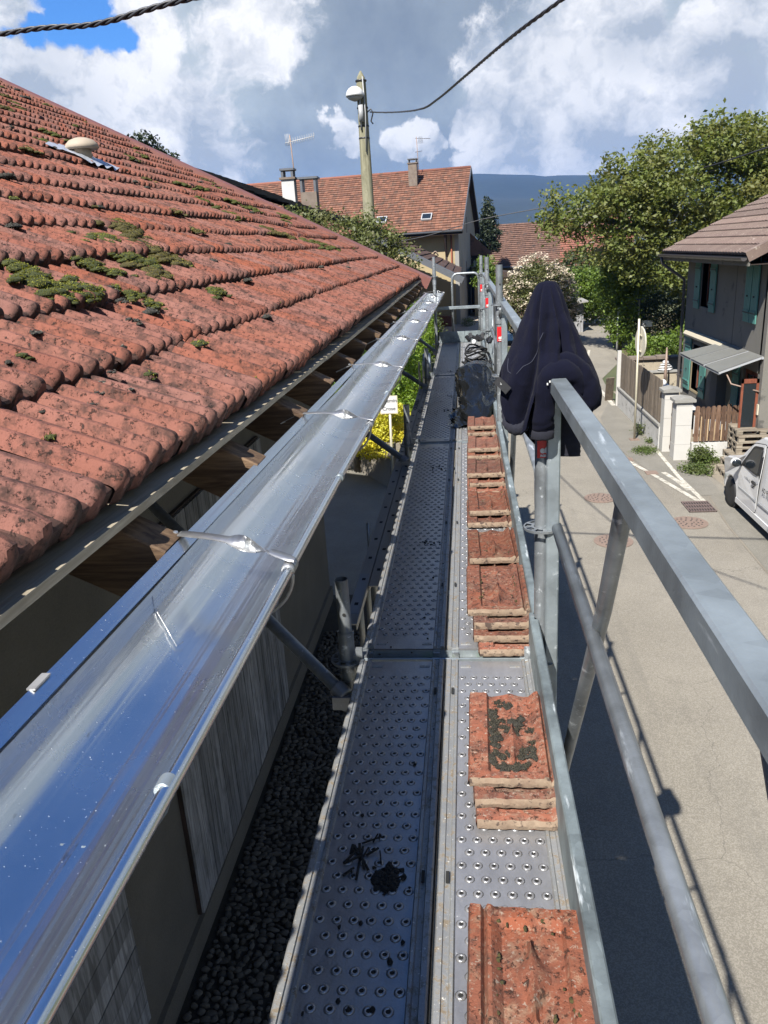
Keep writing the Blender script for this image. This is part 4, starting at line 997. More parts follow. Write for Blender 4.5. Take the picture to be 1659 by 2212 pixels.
# black moss crust in the sunk panel of the second stack's top tile, and bits on others
mb = MB(); tx, ty, tz = stack_top[1]; rb = random.Random(8)
for (u, v, r_) in [(.085, .36, .008), (.105, .345, .018), (.120, .35, .012), (.062, .315, .018), (.058, .28, .014), (.066, .25, .014), (.060, .215, .015), (.075, .19, .017), (.064, .16, .014), (.128, .255, .022), (.125, .225, .015), (.112, .20, .013), (.130, .17, .014), (.122, .14, .013), (.108, .12, .014), (.170, .115, .019), (.165, .135, .016), (.060, .09, .016), (.075, .06, .016), (.10, .055, .014), (.12, .06, .014), (.15, .07, .012), (.17, .22, .009), (.172, .165, .007), (.09, .10, .014), (.135, .10, .013), (.07, .12, .013), (.14, .125, .010), (.096, .235, .012), (.09, .27, .010)]:
    for q in range(6): mb.blob((tx-.119+u+rb.gauss(0, r_*.55), ty-.20+v+rb.gauss(0, r_*.55), tz+.009), (r_*rb.uniform(.35, .7), r_*rb.uniform(.35, .75), r_*rb.uniform(.15, .40)), 10, 6, .5, rb.random()*60, 3.2, -.1)
V = np.array([tuple(v) for v in mb.v]); V = V[V[:, 2] > tz+.009]; ii = RNG.integers(0, len(V), 16000)
obj_from(leaves_mesh('moss_crust', V[ii] + RNG.normal(size=(16000, 3))*np.array([.003, .003, .0015]), .0032, 'crust_blade', up=.3, aspect=.5), 'moss_crust', None, label='grainy black moss grains over the second nearest clay tile', cat='moss', kind='stuff')
mb.build('moss_crust', 'lichen_dark', None, True, kind='stuff', label='black moss crust filling the sunk panel of the second nearest tile', cat='moss')
mb = MB()
for si, n in ((0, 34), (2, 26), (3, 8), (4, 8), (5, 8)):
    tx, ty, tz = stack_top[si]
    for _ in range(n):
        u = rb.choice([rb.gauss(-.066, .003), rb.gauss(.072, .004), rb.uniform(-.11, .11)]); v = rb.uniform(-.17, .18)
        mb.blob((tx+u, ty+v, tz+.016), (rb.uniform(.002, .006), rb.uniform(.003, .008), rb.uniform(.002, .005)), 7, 4, .5, rb.random()*60, 3, -.1)
mb.build('moss_crust', 'moss_brown', None, True, kind='stuff', label='small brown moss specks on the stacked clay tiles', cat='moss')
# debris on the left deck
def debris(name, cx, cy, sp, n, label, twigs=0):
    mb = MB()
    for _ in range(n):
        a, r_ = rb.uniform(0, 6.28), abs(rb.gauss(0, sp)); q = rb.uniform(.003, .011)
        mb.blob((cx+r_*math.cos(a), cy+r_*math.sin(a)*1.15, DZ+.002), (q, q*rb.uniform(.6, 1.4), q*.45), 7, 4, .6, rb.random()*40, 3, -.1)
    for _ in range(twigs):
        a = rb.uniform(-.9, .9)+1.3; L = rb.uniform(.02, .055); x, y = cx-.075+rb.gauss(0, .02), cy+.045+rb.gauss(0, .03)
        mb.beam((x, y, DZ+.004), (x+L*math.cos(a), y+L*math.sin(a), DZ+rb.uniform(.004, .012)), rb.uniform(.003, .008), .003)
    return mb.build(name, 'dark_dirt', None, True, kind='stuff', label=label, cat='debris')
debris('crumbled_moss', -.215, 1.425, .016, 230, 'black heap of crumbled moss with bark bits on the near left deck', 16)
mb = MB()
for _ in range(170):
    y = .9 + 11*rb.random()**1.6; x = rb.choice([rb.uniform(-.40, -.12), rb.gauss(-.125, .012), rb.uniform(-.36, -.15)]); q = rb.uniform(.0015, .006)
    mb.blob((x, y, DZ+.002), (q, q*1.5, q*.5), 6, 4, .5, rb.random()*40, 3, -.1)
for cx, cy in ((-.21, 5.0), (-.20, 6.9), (-.17, 7.6), (-.2, 9.2), (-.23, 3.6)):
    for _ in range(22): q = rb.uniform(.002, .007); mb.blob((cx+rb.gauss(0, .03), cy+rb.gauss(0, .035), DZ+.002), (q, q*1.5, q*.5), 6, 4, .5, rb.random()*40, 3, -.1)
mb.build('roof_crumbs', 'dark_dirt', None, True, kind='stuff', label='dark crumbs of moss and clay scattered along the decks', cat='debris')

# ================================================================== HOODIE OVER THE GUARD RAIL POST
hood = empty('hoodie', (.27, 2.42, 5.2), 'navy blue hooded sweatshirt draped over the scaffold post and rail end', 'sweatshirt')
PK = Vector((.246, 2.445, 5.487))
LV = [(0, .0, .0), (.005, .026, .024), (.016, .038, .033), (.041, .050, .046), (.075, .062, .057), (.117, .079, .075), (.185, .108, .105), (.250, .142, .138), (.295, .154, .158), (.345, .153, .170), (.5, .144, .166)]
def halfw(d):
    ds = [a[0] for a in LV]; return float(np.interp(d, ds, [a[1] for a in LV])), float(np.interp(d, ds, [a[2] for a in LV]))
# length of cloth below the peak by bearing (deg, 0 = right, 90 = away, 180 = left, 270 = towards us)
HEM = [(0, .335), (20, .40), (50, .50), (75, .56), (100, .54), (130, .47), (160, .34), (180, .262), (192, .30), (205, .405), (222, .455), (236, .43), (246, .33), (258, .255), (272, .235), (288, .255), (300, .29), (312, .37), (330, .395), (345, .375), (360, .335)]
FOLD = [(280, .011, 10), (292, -.013, 6), (312, .006, 14), (330, -.007, 8), (262, -.006, 12), (246, .007, 12), (234, -.014, 6), (216, .006, 12), (120, .012, 14), (95, -.012, 12), (65, .012, 14), (35, -.008, 12), (150, -.010, 12)]
def drape(u, v):
    a = (u % 1.0)*360; hl = float(np.interp(a, [h[0] for h in HEM], [h[1] for h in HEM])); d = hl*v**1.15
    L, Rr = halfw(d); c, s_ = math.cos(math.radians(a)), math.sin(math.radians(a))
    w_ = Rr*(.5+.5*c) + L*(.5-.5*c); dep = .62*w_ + .012*min(1, d*8)
    r_ = 1/math.sqrt((c/max(w_, 1e-4))**2 + (s_/max(dep, 1e-4))**2)
    g = min(1, d/.10)*(.55+.9*min(1, d/.35)); f = 0
    for fa, am, wd in FOLD:
        aa = (a - fa - 34*(d-.2)*(1 if fa > 270 else -1) + 9*math.sin(d*13+fa) + 180) % 360 - 180; f += am*math.exp(-(aa/wd)**2)
    x, y, z = PK.x + r_*c, PK.y + r_*s_, PK.z - d
    f = f*g*1.5 + .0060*mnoise.noise(Vector((x*13, y*13, z*8)))*min(1, d*9) + .0028*mnoise.noise(Vector((x*38, y*38, z*26)))*min(1, d*9)
    cr_ = mnoise.noise(Vector((x*9+3, y*9, z*5.5))); f -= .0042*max(0, 1-abs(cr_)*6)*min(1, d*7); cr_ = mnoise.noise(Vector((x*19, y*19+5, z*12+2*x))); f += .0018*max(0, 1-abs(cr_)*6)*min(1, d*7)
    # corners pull out where the cloth is stretched
    return Vector((x + c*f, y + s_*f*1.2, z))
mb = MB(); mb.grid(drape, 300, 120)
def inner(u, v):
    q = drape(u, 1.0-.35*v); return Vector((PK.x+(q.x-PK.x)*(1-.05-.02*v), PK.y+(q.y-PK.y)*(1-.07), q.z-.010*math.sin(math.pi*min(1, v*4))*(v < .25)))
mb.grid(inner, 240, 12)
mb.build('body', 'navy_jersey', hood, True)
def sleeve(name, pts, radii, mat='navy_jersey', fl=.75, seed=0, rib=False):
    P = [Vector(p_) for p_ in pts]; n = 60; Q = []; RR = []
    for i in range(n+1):
        f = i/n*(len(P)-1); k = min(int(f), len(P)-2); u = f-k
        p0, p1, p2, p3 = P[max(k-1, 0)], P[k], P[k+1], P[min(k+2, len(P)-1)]
        Q.append(.5*((2*p1)+(p2-p0)*u+(2*p0-5*p1+4*p2-p3)*u*u+(3*p1-p0-3*p2+p3)*u**3)); RR.append(radii[k]*(1-u)+radii[k+1]*u)
    mb = MB(); mb.tube(Q, 1, 28, False, RR)
    for i, v in enumerate(mb.v):
        q = Vector(v); ring = i//28; c = Q[ring]; d = q - c
        w_ = .0010*math.sin(ring*.9+d.x*90)+.0065*mnoise.noise(q*20+Vector((seed, 0, 0)))+.0028*mnoise.noise(q*55)
        mb.v[i] = c + Vector((d.x, d.y*fl, d.z)) * (1 + w_/max(RR[ring], .01))
    o = mb.build(name, mat, hood, True); return o, Q, RR
sl, Q, RR = sleeve('sleeve', [(.330, 2.36, 5.165), (.305, 2.335, 5.222), (.262, 2.335, 5.232), (.236, 2.345, 5.185), (.229, 2.36, 5.11), (.225, 2.375, 5.072), (.225, 2.385, 5.052)], [.024, .029, .033, .034, .033, .036, .038])
mb = MB(); mb.lathe((.225, 2.385, 5.016), [(.034, 0), (.0385, .004), (.0395, .026), (.036, .033)], 28)
mb.v = [(v[0], 2.385+(v[1]-2.385)*.78, v[2]+.0015*math.sin(v[0]*260)) for v in mb.v]; mb.build('cuff', 'navy_rib', sl, True)
sleeve('sleeve', [(.232, 2.40, 5.245), (.262, 2.365, 5.262), (.305, 2.355, 5.250), (.345, 2.36, 5.205), (.362, 2.37, 5.15), (.345, 2.385, 5.10), (.312, 2.40, 5.085)], [.014, .022, .030, .034, .035, .032, .024], seed=5)
sleeve('hood', [(.335, 2.50, 5.14), (.322, 2.50, 5.06), (.315, 2.50, 4.98), (.312, 2.50, 4.93)], [.030, .046, .050, .046], 'navy_rib', .5, 9)
sleeve('hem_roll', [(.112, 2.44, 5.10), (.122, 2.405, 5.065), (.152, 2.385, 5.05), (.188, 2.395, 5.07)], [.010, .018, .020, .012], 'navy_rib', .8, 3)
# stitched seams
def seam(pts, name='seam'):
    mb = MB(); q = [drape(u, v) + (drape(u, v) - Vector((PK.x, PK.y, drape(u, v).z))).normalized()*.0012 for u, v in pts]; mb.tube(q, .0010, 5); mb.build(name, 'grey_box_paint' if 0 else 'navy_seam', hood, True)
flat_mat('navy_seam', (.03, .034, .06), .8, 0, .1, 100)
seam([(.615+.002*i, .62-.004*i) for i in range(10)] + [(.635+.0055*i, .585-.001*i) for i in range(14)])
seam([(.545+.004*i, .70-.004*i) for i in range(12)]); seam([(.87+.002*i, .72-.006*i) for i in range(8)] + [(.886+.004*i, .67+.012*i) for i in range(10)])
# printed woven tag at the left corner
tg = axes((.105, 2.362, 5.192), (.62, -.30, -.60), (.45, -.1, .70))
mb = MB(); mb.box((-.026, -.013, 0), (.026, .013, .0012)); tgm = mb.mesh('tag', 'black_plastic'); tgo = place(tgm, 'tag', hood, tg)
mb = MB(); c = [(-.008+.004*math.cos(a), .004*math.sin(a), .002) for a in np.linspace(-2, 2, 12)]; mb.tube([tg @ Vector(p_) for p_ in c], .0007, 4)
mb.tube([tg @ Vector((.009+.0055*math.cos(a), .0055*math.sin(a), .002)) for a in np.linspace(0, 6.28, 14)], .0007, 4)
mb.tube([tg @ Vector((.009+.003*math.cos(a), .003*math.sin(a), .002)) for a in np.linspace(0, 6.28, 8)], .0006, 4); mb.build('tag_print', 'white_sticker', tgo, True)
mb = MB(); 
for (a, b_) in ((.232, 5.196), (.239, 5.203)): mb.box((a, 2.308, b_), (a+.004, 2.3105, b_+.006))
mb.build('small_print', 'white_sticker', sl)

# ================================================================== BLACK SACK, PUMP, LADDER
sack = empty('plastic_sack', (.08, 6.9, DZ), 'shiny black plastic sack slumped on the deck behind the tile stacks', 'plastic bag')
mb = MB()
def sackf(u, v):
    a = u*2*math.pi; y = 6.12 + 1.55*v; vv = max(v, .0001)
    w_ = .172*min(1, (vv*3.2)**.55)*(1-.18*max(0, v-.75)/.25); h = .21*min(1, (vv*2.2)**.6) + .17*math.exp(-((v-.66)/.25)**2)
    if v > .97: w_ *= .75; h *= .8
    x = .085 + w_*math.copysign(abs(math.cos(a))**.75, math.cos(a)); z = DZ + .010 + h*.5*(1+math.sin(a))
    q = Vector((x*4.2, y*1.9, z*4.6)); n1 = mnoise.noise(q); n2 = mnoise.noise(q*1.9+Vector((7, 1, 3))); n3 = mnoise.noise(q*4.3)
    k = .045*n1 + .034*(1-abs(n2)*2.2)**3*(1 if abs(n2) < .45 else 0) + .016*(1-abs(n3)*2.6)**2*(1 if abs(n3) < .38 else 0) - .012
    k *= min(1, v*6)*(1 if v < .6 else .45)
    return Vector((x + k*math.cos(a), y + .05*n1*min(1, v*5), max(DZ+.006, z + k*(math.sin(a)+.3))))
mb.grid(sackf, 72, 64); ob = mb.build('bag', 'bag_plastic', sack, True)
mb = MB(); mb.tube([(.085+.17*math.cos(a), 7.62+.05*math.sin(a)+.02*math.sin(3*a), DZ+.13+.13*math.sin(a)+.015*math.sin(5*a)) for a in np.linspace(-.5, 3.7, 24)], .010, 6); mb.build('rolled_rim', 'bag_plastic', sack, True)
mb = MB()
mb.grid(lambda u, v: Vector((.13-.28*u+.02*math.sin(v*9), 6.16+.5*v+.05*math.sin(u*6), DZ+.010+.055*v+.02*abs(math.sin(u*8+v*5)))), 12, 10); mb.build('loose_film', 'bag_plastic', sack)
pump = empty('strap_heap', (.13, 9.0, DZ), 'heap of black straps and buckles with a silver cap beyond the plastic sack', 'straps')
mb = MB(); rq = random.Random(2)
for k in range(14):
    cx, cy, z0 = .12+rq.gauss(0, .03), 8.9+rq.gauss(0, .12), DZ+.05+.25*rq.random()
    mb.tube([(cx+(.13+.02*rq.random())*math.cos(a)*(1-.2*k/14), cy+.22*math.sin(a), z0+.03*math.sin(a*2+k)) for a in np.linspace(0, 6.28, 18)[:-1]], .010, 6, closed=True)
mb.build('straps', 'black_rubber', pump, True)
mb = MB()
for k in range(9): c = Vector((.12+rq.gauss(0, .06), 8.85+rq.gauss(0, .08), DZ+.34+.07*rq.random())); mb.beam(c, c+Vector((rq.gauss(0, .07), .03, .05)), .035, .03)
mb.build('buckles', 'black_plastic', pump)
MB().lathe((.08, 8.75, DZ+.36), [(.02, 0), (.026, .01), (.026, .035), (.012, .05)], 14).build('cap', 'white_enamel', pump, True)
MB().box((-.03, 8.65, DZ), (.25, 9.2, DZ+.12)).build('kit_box', 'black_plastic', pump)

lad = empty('ladder', (-.50, 6, 4.0), 'aluminium extension ladder on its side hung along the left edge of the deck', 'ladder')
LX0, LX1 = -.565, -.445
def ladder_rail(xa, xb, y0, y1, dz_, holes=True):
    mb = MB(); w_ = xb-xa; mb.prism([(0, 0), (w_, 0), (w_, -.03), (w_-.004, -.03), (w_-.004, -.006), (.004, -.006), (.004, -.03), (0, -.03)][::-1], (0, y1-y0, dz_), (xa, y0, 4.06), ((1, 0, 0), (0, 0, 1)))
    r_ = mb.build('rail', 'aluminium_rail', lad)
    if holes:
        y = y0 + .2
        me = MB().box((-.009, -.014, 0), (.009, .014, .0012)).mesh('rung_end', 'deck_hole')
        while y < y1-.1:
            place(me, 'rung_end', r_, Matrix.Translation(((xa+xb)/2, y, 4.0605+dz_*(y-y0)/(y1-y0)))); y += .28
    return r_
ladder_rail(-.565, -.508, 3.0, 8.9, .0); rr2 = ladder_rail(-.503, -.446, 3.4, 9.2, .0)
for y in np.arange(3.3, 8.8, .28): MB().tube([(-.535, y, 4.05), (-.535, y, 3.68)], .014, 8).build('rung', 'aluminium_rail', lad, True)
MB().box((-.565, 3.0, 3.62), (-.446, 9.0, 3.65)).build('rail', 'aluminium_rail', lad)
text_mesh('DUARIB', .060, 'dark_print', 'lettering', axes((-.537, 7.95, 4.0615), (0, 1, 0), (-1, 0, 0)) @ Matrix.Diagonal((2.2, 1, 1, 1)), lad, bold=.002)
text_mesh("D'", .060, 'dark_print', 'lettering', axes((-.475, 7.62, 4.0615), (0, 1, 0), (-1, 0, 0)) @ Matrix.Diagonal((2.2, 1, 1, 1)), lad, bold=.002)
tri = MB(); tri.add([(-.56, 6.42, 4.0615), (-.515, 6.42, 4.0615), (-.537, 6.50, 4.0615)], [(0, 1, 2)]); tri.build('warning_mark', 'deck_hole', lad)
MB().box((-.560, 3.10, 4.0605), (-.515, 3.55, 4.0612)).build('rating_label', 'grey_box_paint', lad)
for k, x in enumerate((-.50, -.44)):
    m_ = MB(); m_.lathe((x-.02, 9.15, 4.33), [(.02, 0), (.095, 0), (.105, .008), (.105, .022), (.095, .03), (.02, .03)], 26, (1, 0, 0)); m_.build('wheel', 'wheel_plastic', lad, True)
m_ = MB(); m_.prism([(0, 0), (.32, 0), (.22, .30), (.02, .30)], (.006, 0, 0), (-.56, 8.85, 4.06), ((0, 1, 0), (0, 0, 1))); m_.prism([(0, 0), (.32, 0), (.22, .30), (.02, .30)], (.006, 0, 0), (-.515, 8.85, 4.06), ((0, 1, 0), (0, 0, 1))); m_.build('wheel_bracket', 'aluminium_rail', lad)
for y in (4.2, 7.6):
    m_ = MB(); m_.tube([(-.60, y, 3.60), (-.60, y, 4.10)], .010, 6); m_.tube([(-.60, y, 3.60), (-.40, y, 3.60)], .010, 6); m_.tube([(-.40, y, 3.60), (-.40, y, 4.15)], .010, 6); m_.build('hanging_hook', 'galvanised_tube', lad, True)

# ================================================================== GREY HOUSE ON THE RIGHT
gh = empty('grey_house', (9, 22, 0), 'grey rendered house with brown tiled roof and teal shutters on the right', 'house')
WX = 6.9; HY0, HY1 = 18.95, 25.9
mb = MB(); mb.prism([(WX, 0), (WX, 5.18), (11.4, 7.35), (15.9, 5.18), (15.9, 0)], (0, .3, 0), (0, HY0, 0), ((1, 0, 0), (0, 0, 1)))
mb.prism([(WX, 0), (WX, 5.18), (11.4, 7.35), (15.9, 5.18), (15.9, 0)], (0, .3, 0), (0, HY1-.3, 0), ((1, 0, 0), (0, 0, 1)))
def wall_with_holes(mb, y0, y1, z0, z1, holes, x, th):
    ys = sorted({y0, y1, *[h[0] for h in holes], *[h[1] for h in holes]}); zs = sorted({z0, z1, *[h[2] for h in holes], *[h[3] for h in holes]})
    for a, b_ in zip(ys, ys[1:]):
        for c, d in zip(zs, zs[1:]):
            if not any(h[0] <= a and b_ <= h[1] and h[2] <= c and d <= h[3] for h in holes): mb.box((x, a, c), (x+th, b_, d))
H = [(23.45, 24.32, 3.5, 4.75), (23.9, 24.75, 1.0, 2.35), (20.95, 21.75, .15, 2.3), (19.15, 20.25, .1, 2.3)]
wall_with_holes(mb, HY0+.3, HY1-.3, 0, 5.2, H, WX, .3)
mb.box((15.6, HY0+.3, 0), (15.9, HY1-.3, 5.18)); mb.build('wall', 'house_grey_render', gh)
MB().box((WX+.1, HY0+.3, 2.75), (15.6, HY1-.3, 2.95)).build('floor_slab', 'concrete_cap', gh)
MB().box((WX-.004, 21.30, 2.6), (WX, 21.33, 5.1)).build('render_joint', 'dark_print', gh)
def window(y0, y1, z0, z1, mat='red_door_wood', sur='cream_render'):
    f = MB()
    for a, b_, c, d in ((y0, y0+.06, z0, z1), (y1-.06, y1, z0, z1), (y0+.06, y1-.06, z0, z0+.06), (y0+.06, y1-.06, z1-.06, z1), ((y0+y1)/2-.03, (y0+y1)/2+.03, z0+.06, z1-.06)): f.box((WX+.16, a, c), (WX+.21, b_, d))
    o = f.build('window', mat, gh)
    for a, b_ in ((y0+.06, (y0+y1)/2-.03), ((y0+y1)/2+.03, y1-.06)): MB().box((WX+.18, a, z0+.06), (WX+.186, b_, z1-.06)).build('pane', 'window_dark_glass', o)
    s_ = MB(); s_.box((WX-.012, y0-.10, z0-.08), (WX+.16, y1+.10, z0)); s_.box((WX-.006, y0-.12, z0), (WX+.155, y0, z1)); s_.box((WX-.006, y1, z0), (WX+.155, y1+.12, z1)); s_.build('surround', sur, o)
    return o
window(23.45, 24.32, 3.5, 4.75, 'red_door_wood', 'house_grey_render'); window(23.9, 24.75, 1.0, 2.35)
def shutter(y0, y1, z0, z1, label=None, x=None, tilt=0.0):
    x = x if x is not None else WX - .055
    n = 4; bw = (y1-y0)/n; b = MB()
    for i in range(n): b.box((x, y0+i*bw+.004, z0), (x+.028, y0+(i+1)*bw-.004, z1))
    o = b.build('shutter', 'teal_shutter_paint', gh, label=label)
    for zz in (z0+.18, z1-.26):
        c = MB(); c.box((x-.022, y0+.02, zz), (x, y1-.02, zz+.10)); c.build('batten', 'teal_shutter_paint', o)
        c = MB(); c.box((x-.028, y0, zz+.04), (x-.022, y1, zz+.065)); c.build('hinge_strap', 'dark_print', o)
    MB().box((x-.03, (y0+y1)/2-.02, z0+.60), (x, (y0+y1)/2+.02, z0+.64)).build('catch', 'dark_print', o); return o
shutter(24.38, 24.92, 3.42, 4.78); shutter(22.88, 23.40, 3.42, 4.78)
shutter(19.62, 20.03, 3.42, 4.98, 'closed teal shutter leaf'); shutter(20.07, 20.50, 3.42, 4.98, 'closed teal shutter leaf')
shutter(24.85, 25.50, .92, 2.5); shutter(23.25, 23.80, .92, 2.35); shutter(21.85, 22.35, .3, 2.3); shutter(20.4, 20.9, .2, 2.3)
# doors
d = MB(); d.box((WX+.10, 20.95, .15), (WX+.14, 21.75, 2.3)); d.build('door', 'cream_render', gh)
d = MB()
for a, b_ in ((19.17, 19.27), (19.66, 19.74), (20.13, 20.23)): d.box((WX+.05, a, .12), (WX+.10, b_, 2.28))
d.box((WX+.05, 19.27, .12), (WX+.10, 19.66, .55)); d.box((WX+.05, 19.74, .12), (WX+.10, 20.13, .55)); d.box((WX+.05, 19.27, 2.18), (WX+.10, 20.13, 2.28))
rd_ = d.build('glazed_door', 'red_door_wood', gh)
for a, b_ in ((19.27, 19.66), (19.74, 20.13)): MB().box((WX+.07, a, .55), (WX+.078, b_, 2.18)).build('pane', 'window_dark_glass', rd_)
d = MB(); d.box((WX-.40, 19.10, .12), (WX-.35, 19.14, 2.2)); d.box((WX-.40, 19.10, 2.1), (WX+.02, 19.14, 2.2)); d.box((WX-.40, 19.10, .12), (WX+.02, 19.14, .75)); d.box((WX-.06, 19.10, .12), (WX+.02, 19.14, 2.2)); dl = d.build('door_leaf', 'red_door_wood', gh)
MB().box((WX-.35, 19.115, .75), (WX-.06, 19.125, 2.1)).build('pane', 'window_dark_glass', dl)
# concrete splay buttress beside the window
mb = MB(); mb.prism([(21.75, 0), (22.75, 0), (22.10, 2.25), (21.75, 2.25)], (-.16, 0, 0), (WX, 0, 0), ((0, 1, 0), (0, 0, 1))); mb.build('buttress', 'house_grey_render', gh)
# roof
SL = .482; ZE = 5.06; EXh = 6.22; RY0, RY1 = 18.60, 26.4; RXh = 11.4
a_ = math.atan(SL); ca, sa = math.cos(a_), math.sin(a_)
def hroof(s, y, n=0): return Vector((EXh + s*ca - n*sa, y, ZE + s*sa + n*ca))
SLN = (RXh-EXh)/ca
mb = MB(); q = [hroof(0, RY0, -.12), hroof(SLN, RY0, -.12), hroof(SLN, RY1, -.12), hroof(0, RY1, -.12)]; q2 = [v+Vector((0, 0, .10)) for v in q]
mb.add(q+q2, [(0, 1, 2, 3), (7, 6, 5, 4), (0, 4, 5, 1), (1, 5, 6, 2), (2, 6, 7, 3), (3, 7, 4, 0)])
mr = [Vector((2*RXh-v.x, v.y, v.z)) for v in q+q2]; mb.add(mr, [(3, 2, 1, 0), (4, 5, 6, 7), (1, 5, 4, 0), (2, 6, 5, 1), (3, 7, 6, 2), (0, 4, 7, 3)])
rf = mb.build('roof', 'dark_timber', gh)
mb = MB(); nr = 15; cw = SLN/nr; tw = .22; ncl = int((RY1-RY0)/tw)
for r_ in range(nr):
    vs = []; m8 = ncl*4
    for jj, s_ in enumerate((r_*cw-.02, r_*cw-.015, (r_+1)*cw+.01)):
        for i in range(m8+1):
            y = RY0 + (RY1-RY0)*i/m8; t_ = (i % 4)/4; hh = (.0, .028, .034, .012)[i % 4]
            vs.append(hroof(s_, y, (-.02 if jj == 0 else (.032 if jj == 1 else -.004)) + hh*(1 if jj else .5)))
    n1 = m8+1; mb.add(vs, [(j*n1+i, j*n1+i+1, (j+1)*n1+i+1, (j+1)*n1+i) for j in range(2) for i in range(m8)][::1])
mb.f = [f[::-1] for f in mb.f]
mb.build('tiles', 'brown_clay', rf, kind='stuff')
mb = MB(); mb.add([hroof(SLN, RY0, .03), hroof(SLN, RY1, .03), Vector((2*RXh-EXh, RY1, ZE)), Vector((2*RXh-EXh, RY0, ZE))], [(0, 1, 2, 3)]); mb.build('rear_tiles', 'brown_clay', rf)
mb = MB(); mb.prism([(0, -.16), (0, .06), (.16, .075), (.16, .05), (.02, .03), (.02, -.16)], hroof(SLN, RY0)-hroof(-.05, RY0), hroof(-.05, RY0-.03), ((0, 1, 0), (-sa, 0, ca))); mb.build('verge_flashing', 'verge_purple', rf) if 'verge_purple' in MATS else mb.build('verge_flashing', 'brown_clay', rf)
def half_gutter(name, x, y0, y1, z, r_, mat, parent, side=1):
    mb = MB(); mb.grid(lambda u, v: (x + r_*math.cos(math.pi*u), y0+(y1-y0)*v, z - r_*math.sin(math.pi*u)), 12, 2); mb.grid(lambda u, v: (x + (r_+.004)*math.cos(math.pi*(1-u)), y0+(y1-y0)*v, z - (r_+.004)*math.sin(math.pi*(1-u))), 12, 2)
    for yy in (y0, y1): mb.prism([(r_*math.cos(a), -r_*math.sin(a)) for a in np.linspace(0, math.pi, 12)], (0, .01, 0), (x, yy-.005, z), ((1, 0, 0), (0, 0, 1)))
    return mb.build(name, mat, parent, False)
g_ = half_gutter('gutter', 6.14, RY0+.02, RY1, 4.985, .075, 'brown_gutter_metal', gh)
for yy in np.arange(19.2, 26.2, .8): MB().box((6.06, yy-.012, 4.90), (6.22, yy+.012, 4.91)).build('gutter_bracket', 'brown_gutter_metal', g_)
MB().box((6.24, RY0, 4.80), (6.27, RY1, 5.0)).build('fascia', 'house_grey_render', gh)
MB().box((6.27, RY0+.02, 4.82), (6.9, RY1-.02, 4.84)).build('soffit', 'dark_timber', gh)
mb = MB(); mb.tube([(6.14, 26.15, 4.91), (6.16, 26.15, 4.72), (6.30, 26.12, 4.60), (6.70, 26.02, 4.30), (6.82, 25.98, 4.20), (6.83, 25.97, 4.05), (6.83, 25.97, .35), (6.74, 25.97, .1)], .045, 10); dp = mb.build('downpipe', 'brown_gutter_metal', gh, True)
for zz in (1.2, 2.4, 3.6): MB().box((6.77, 25.92, zz), (6.9, 26.02, zz+.03)).build('pipe_clip', 'brown_gutter_metal', dp)
# rolled awning, canopy
mb = MB(); mb.prism([(0, 0), (-.16, -.02), (-.19, .05), (-.14, .13), (0, .15)], (0, 3.55, 0), (WX, 21.75, 2.58), ((1, 0, 0), (0, 0, 1))); mb.build('rolled_awning', 'cream_enamel', gh)
can = MB()
for y in (19.0, 20.0, 20.95, 21.85):
    can.beam((WX, y, 2.72), (6.10, y+.75*(y-19)/2.9+.55, 2.30), .045, .05)
can.beam((6.12, 19.55, 2.28), (6.12, 23.1, 2.28), .05, .05); can.beam((WX-.02, 18.97, 2.70), (WX-.02, 21.9, 2.70), .05, .05); cn = can.build('canopy', 'grey_paint', gh)
for y in (19.0, 20.0, 20.95):
    y2 = y + .95; f = lambda yy: yy+.75*(yy-19)/2.9+.55
    p_ = MB(); p_.add([(WX-.01, y+.03, 2.745), (WX-.01, y2-.03, 2.745), (6.08, f(y2)-.03, 2.325), (6.08, f(y)+.03, 2.325)], [(0, 1, 2, 3)]); p_.add([(WX-.01, y+.03, 2.739), (WX-.01, y2-.03, 2.739), (6.08, f(y2)-.03, 2.319), (6.08, f(y)+.03, 2.319)], [(3, 2, 1, 0)]); p_.build('canopy_panel', 'canopy_sheet', cn)
MB().tube([(WX, 19.05, 1.9), (6.35, 19.4, 2.05), (6.25, 19.55, 2.32)], .02, 6).build('canopy_brace', 'rust_iron', cn, True); MB().tube([(WX, 21.9, 1.9), (6.3, 22.6, 2.25)], .02, 6).build('canopy_brace', 'rust_iron', cn, True)
MB().box((WX-.03, 18.98, 1.35), (WX, 19.06, 1.6)).build('letter_plate', 'cream_enamel', gh)

# ------------------------------------------------------------------ fence, pillars, gate, garden things
fw = empty('garden_fence', (5.2, 24, 0), 'grey board fence on a stained low wall along the pavement', 'fence')
MB().box((5.16, 21.25, 0), (5.32, 27.25, .62)).build('base_wall', 'stained_white_wall', fw)
MB().box((5.13, 21.25, .62), (5.35, 27.25, .68)).build('coping', 'concrete_cap', fw)
n = 46
pm = MB().box((0, .004, .70), (.022, 5.7/n-.004, 1.86)).mesh('plank', 'fence_grey_wood')
rf2 = random.Random(6)
for i in range(n): place(pm, 'plank', fw, Matrix.Translation((5.20+rf2.uniform(-.004, .004), 21.32+i*5.75/n, rf2.uniform(-.015, .012))))
for zz in (.85, 1.55): MB().box((5.226, 21.3, zz), (5.27, 27.1, zz+.06)).build('rail', 'fence_grey_wood', fw)
wp = MB(); wp.box((5.12, 27.25, 0), (5.24, 27.37, 1.9)); wp.build('post', 'white_plaster_paint', None, origin=(5.18, 27.3, 0), label='slim white post at the far end of the grey board fence', cat='post')
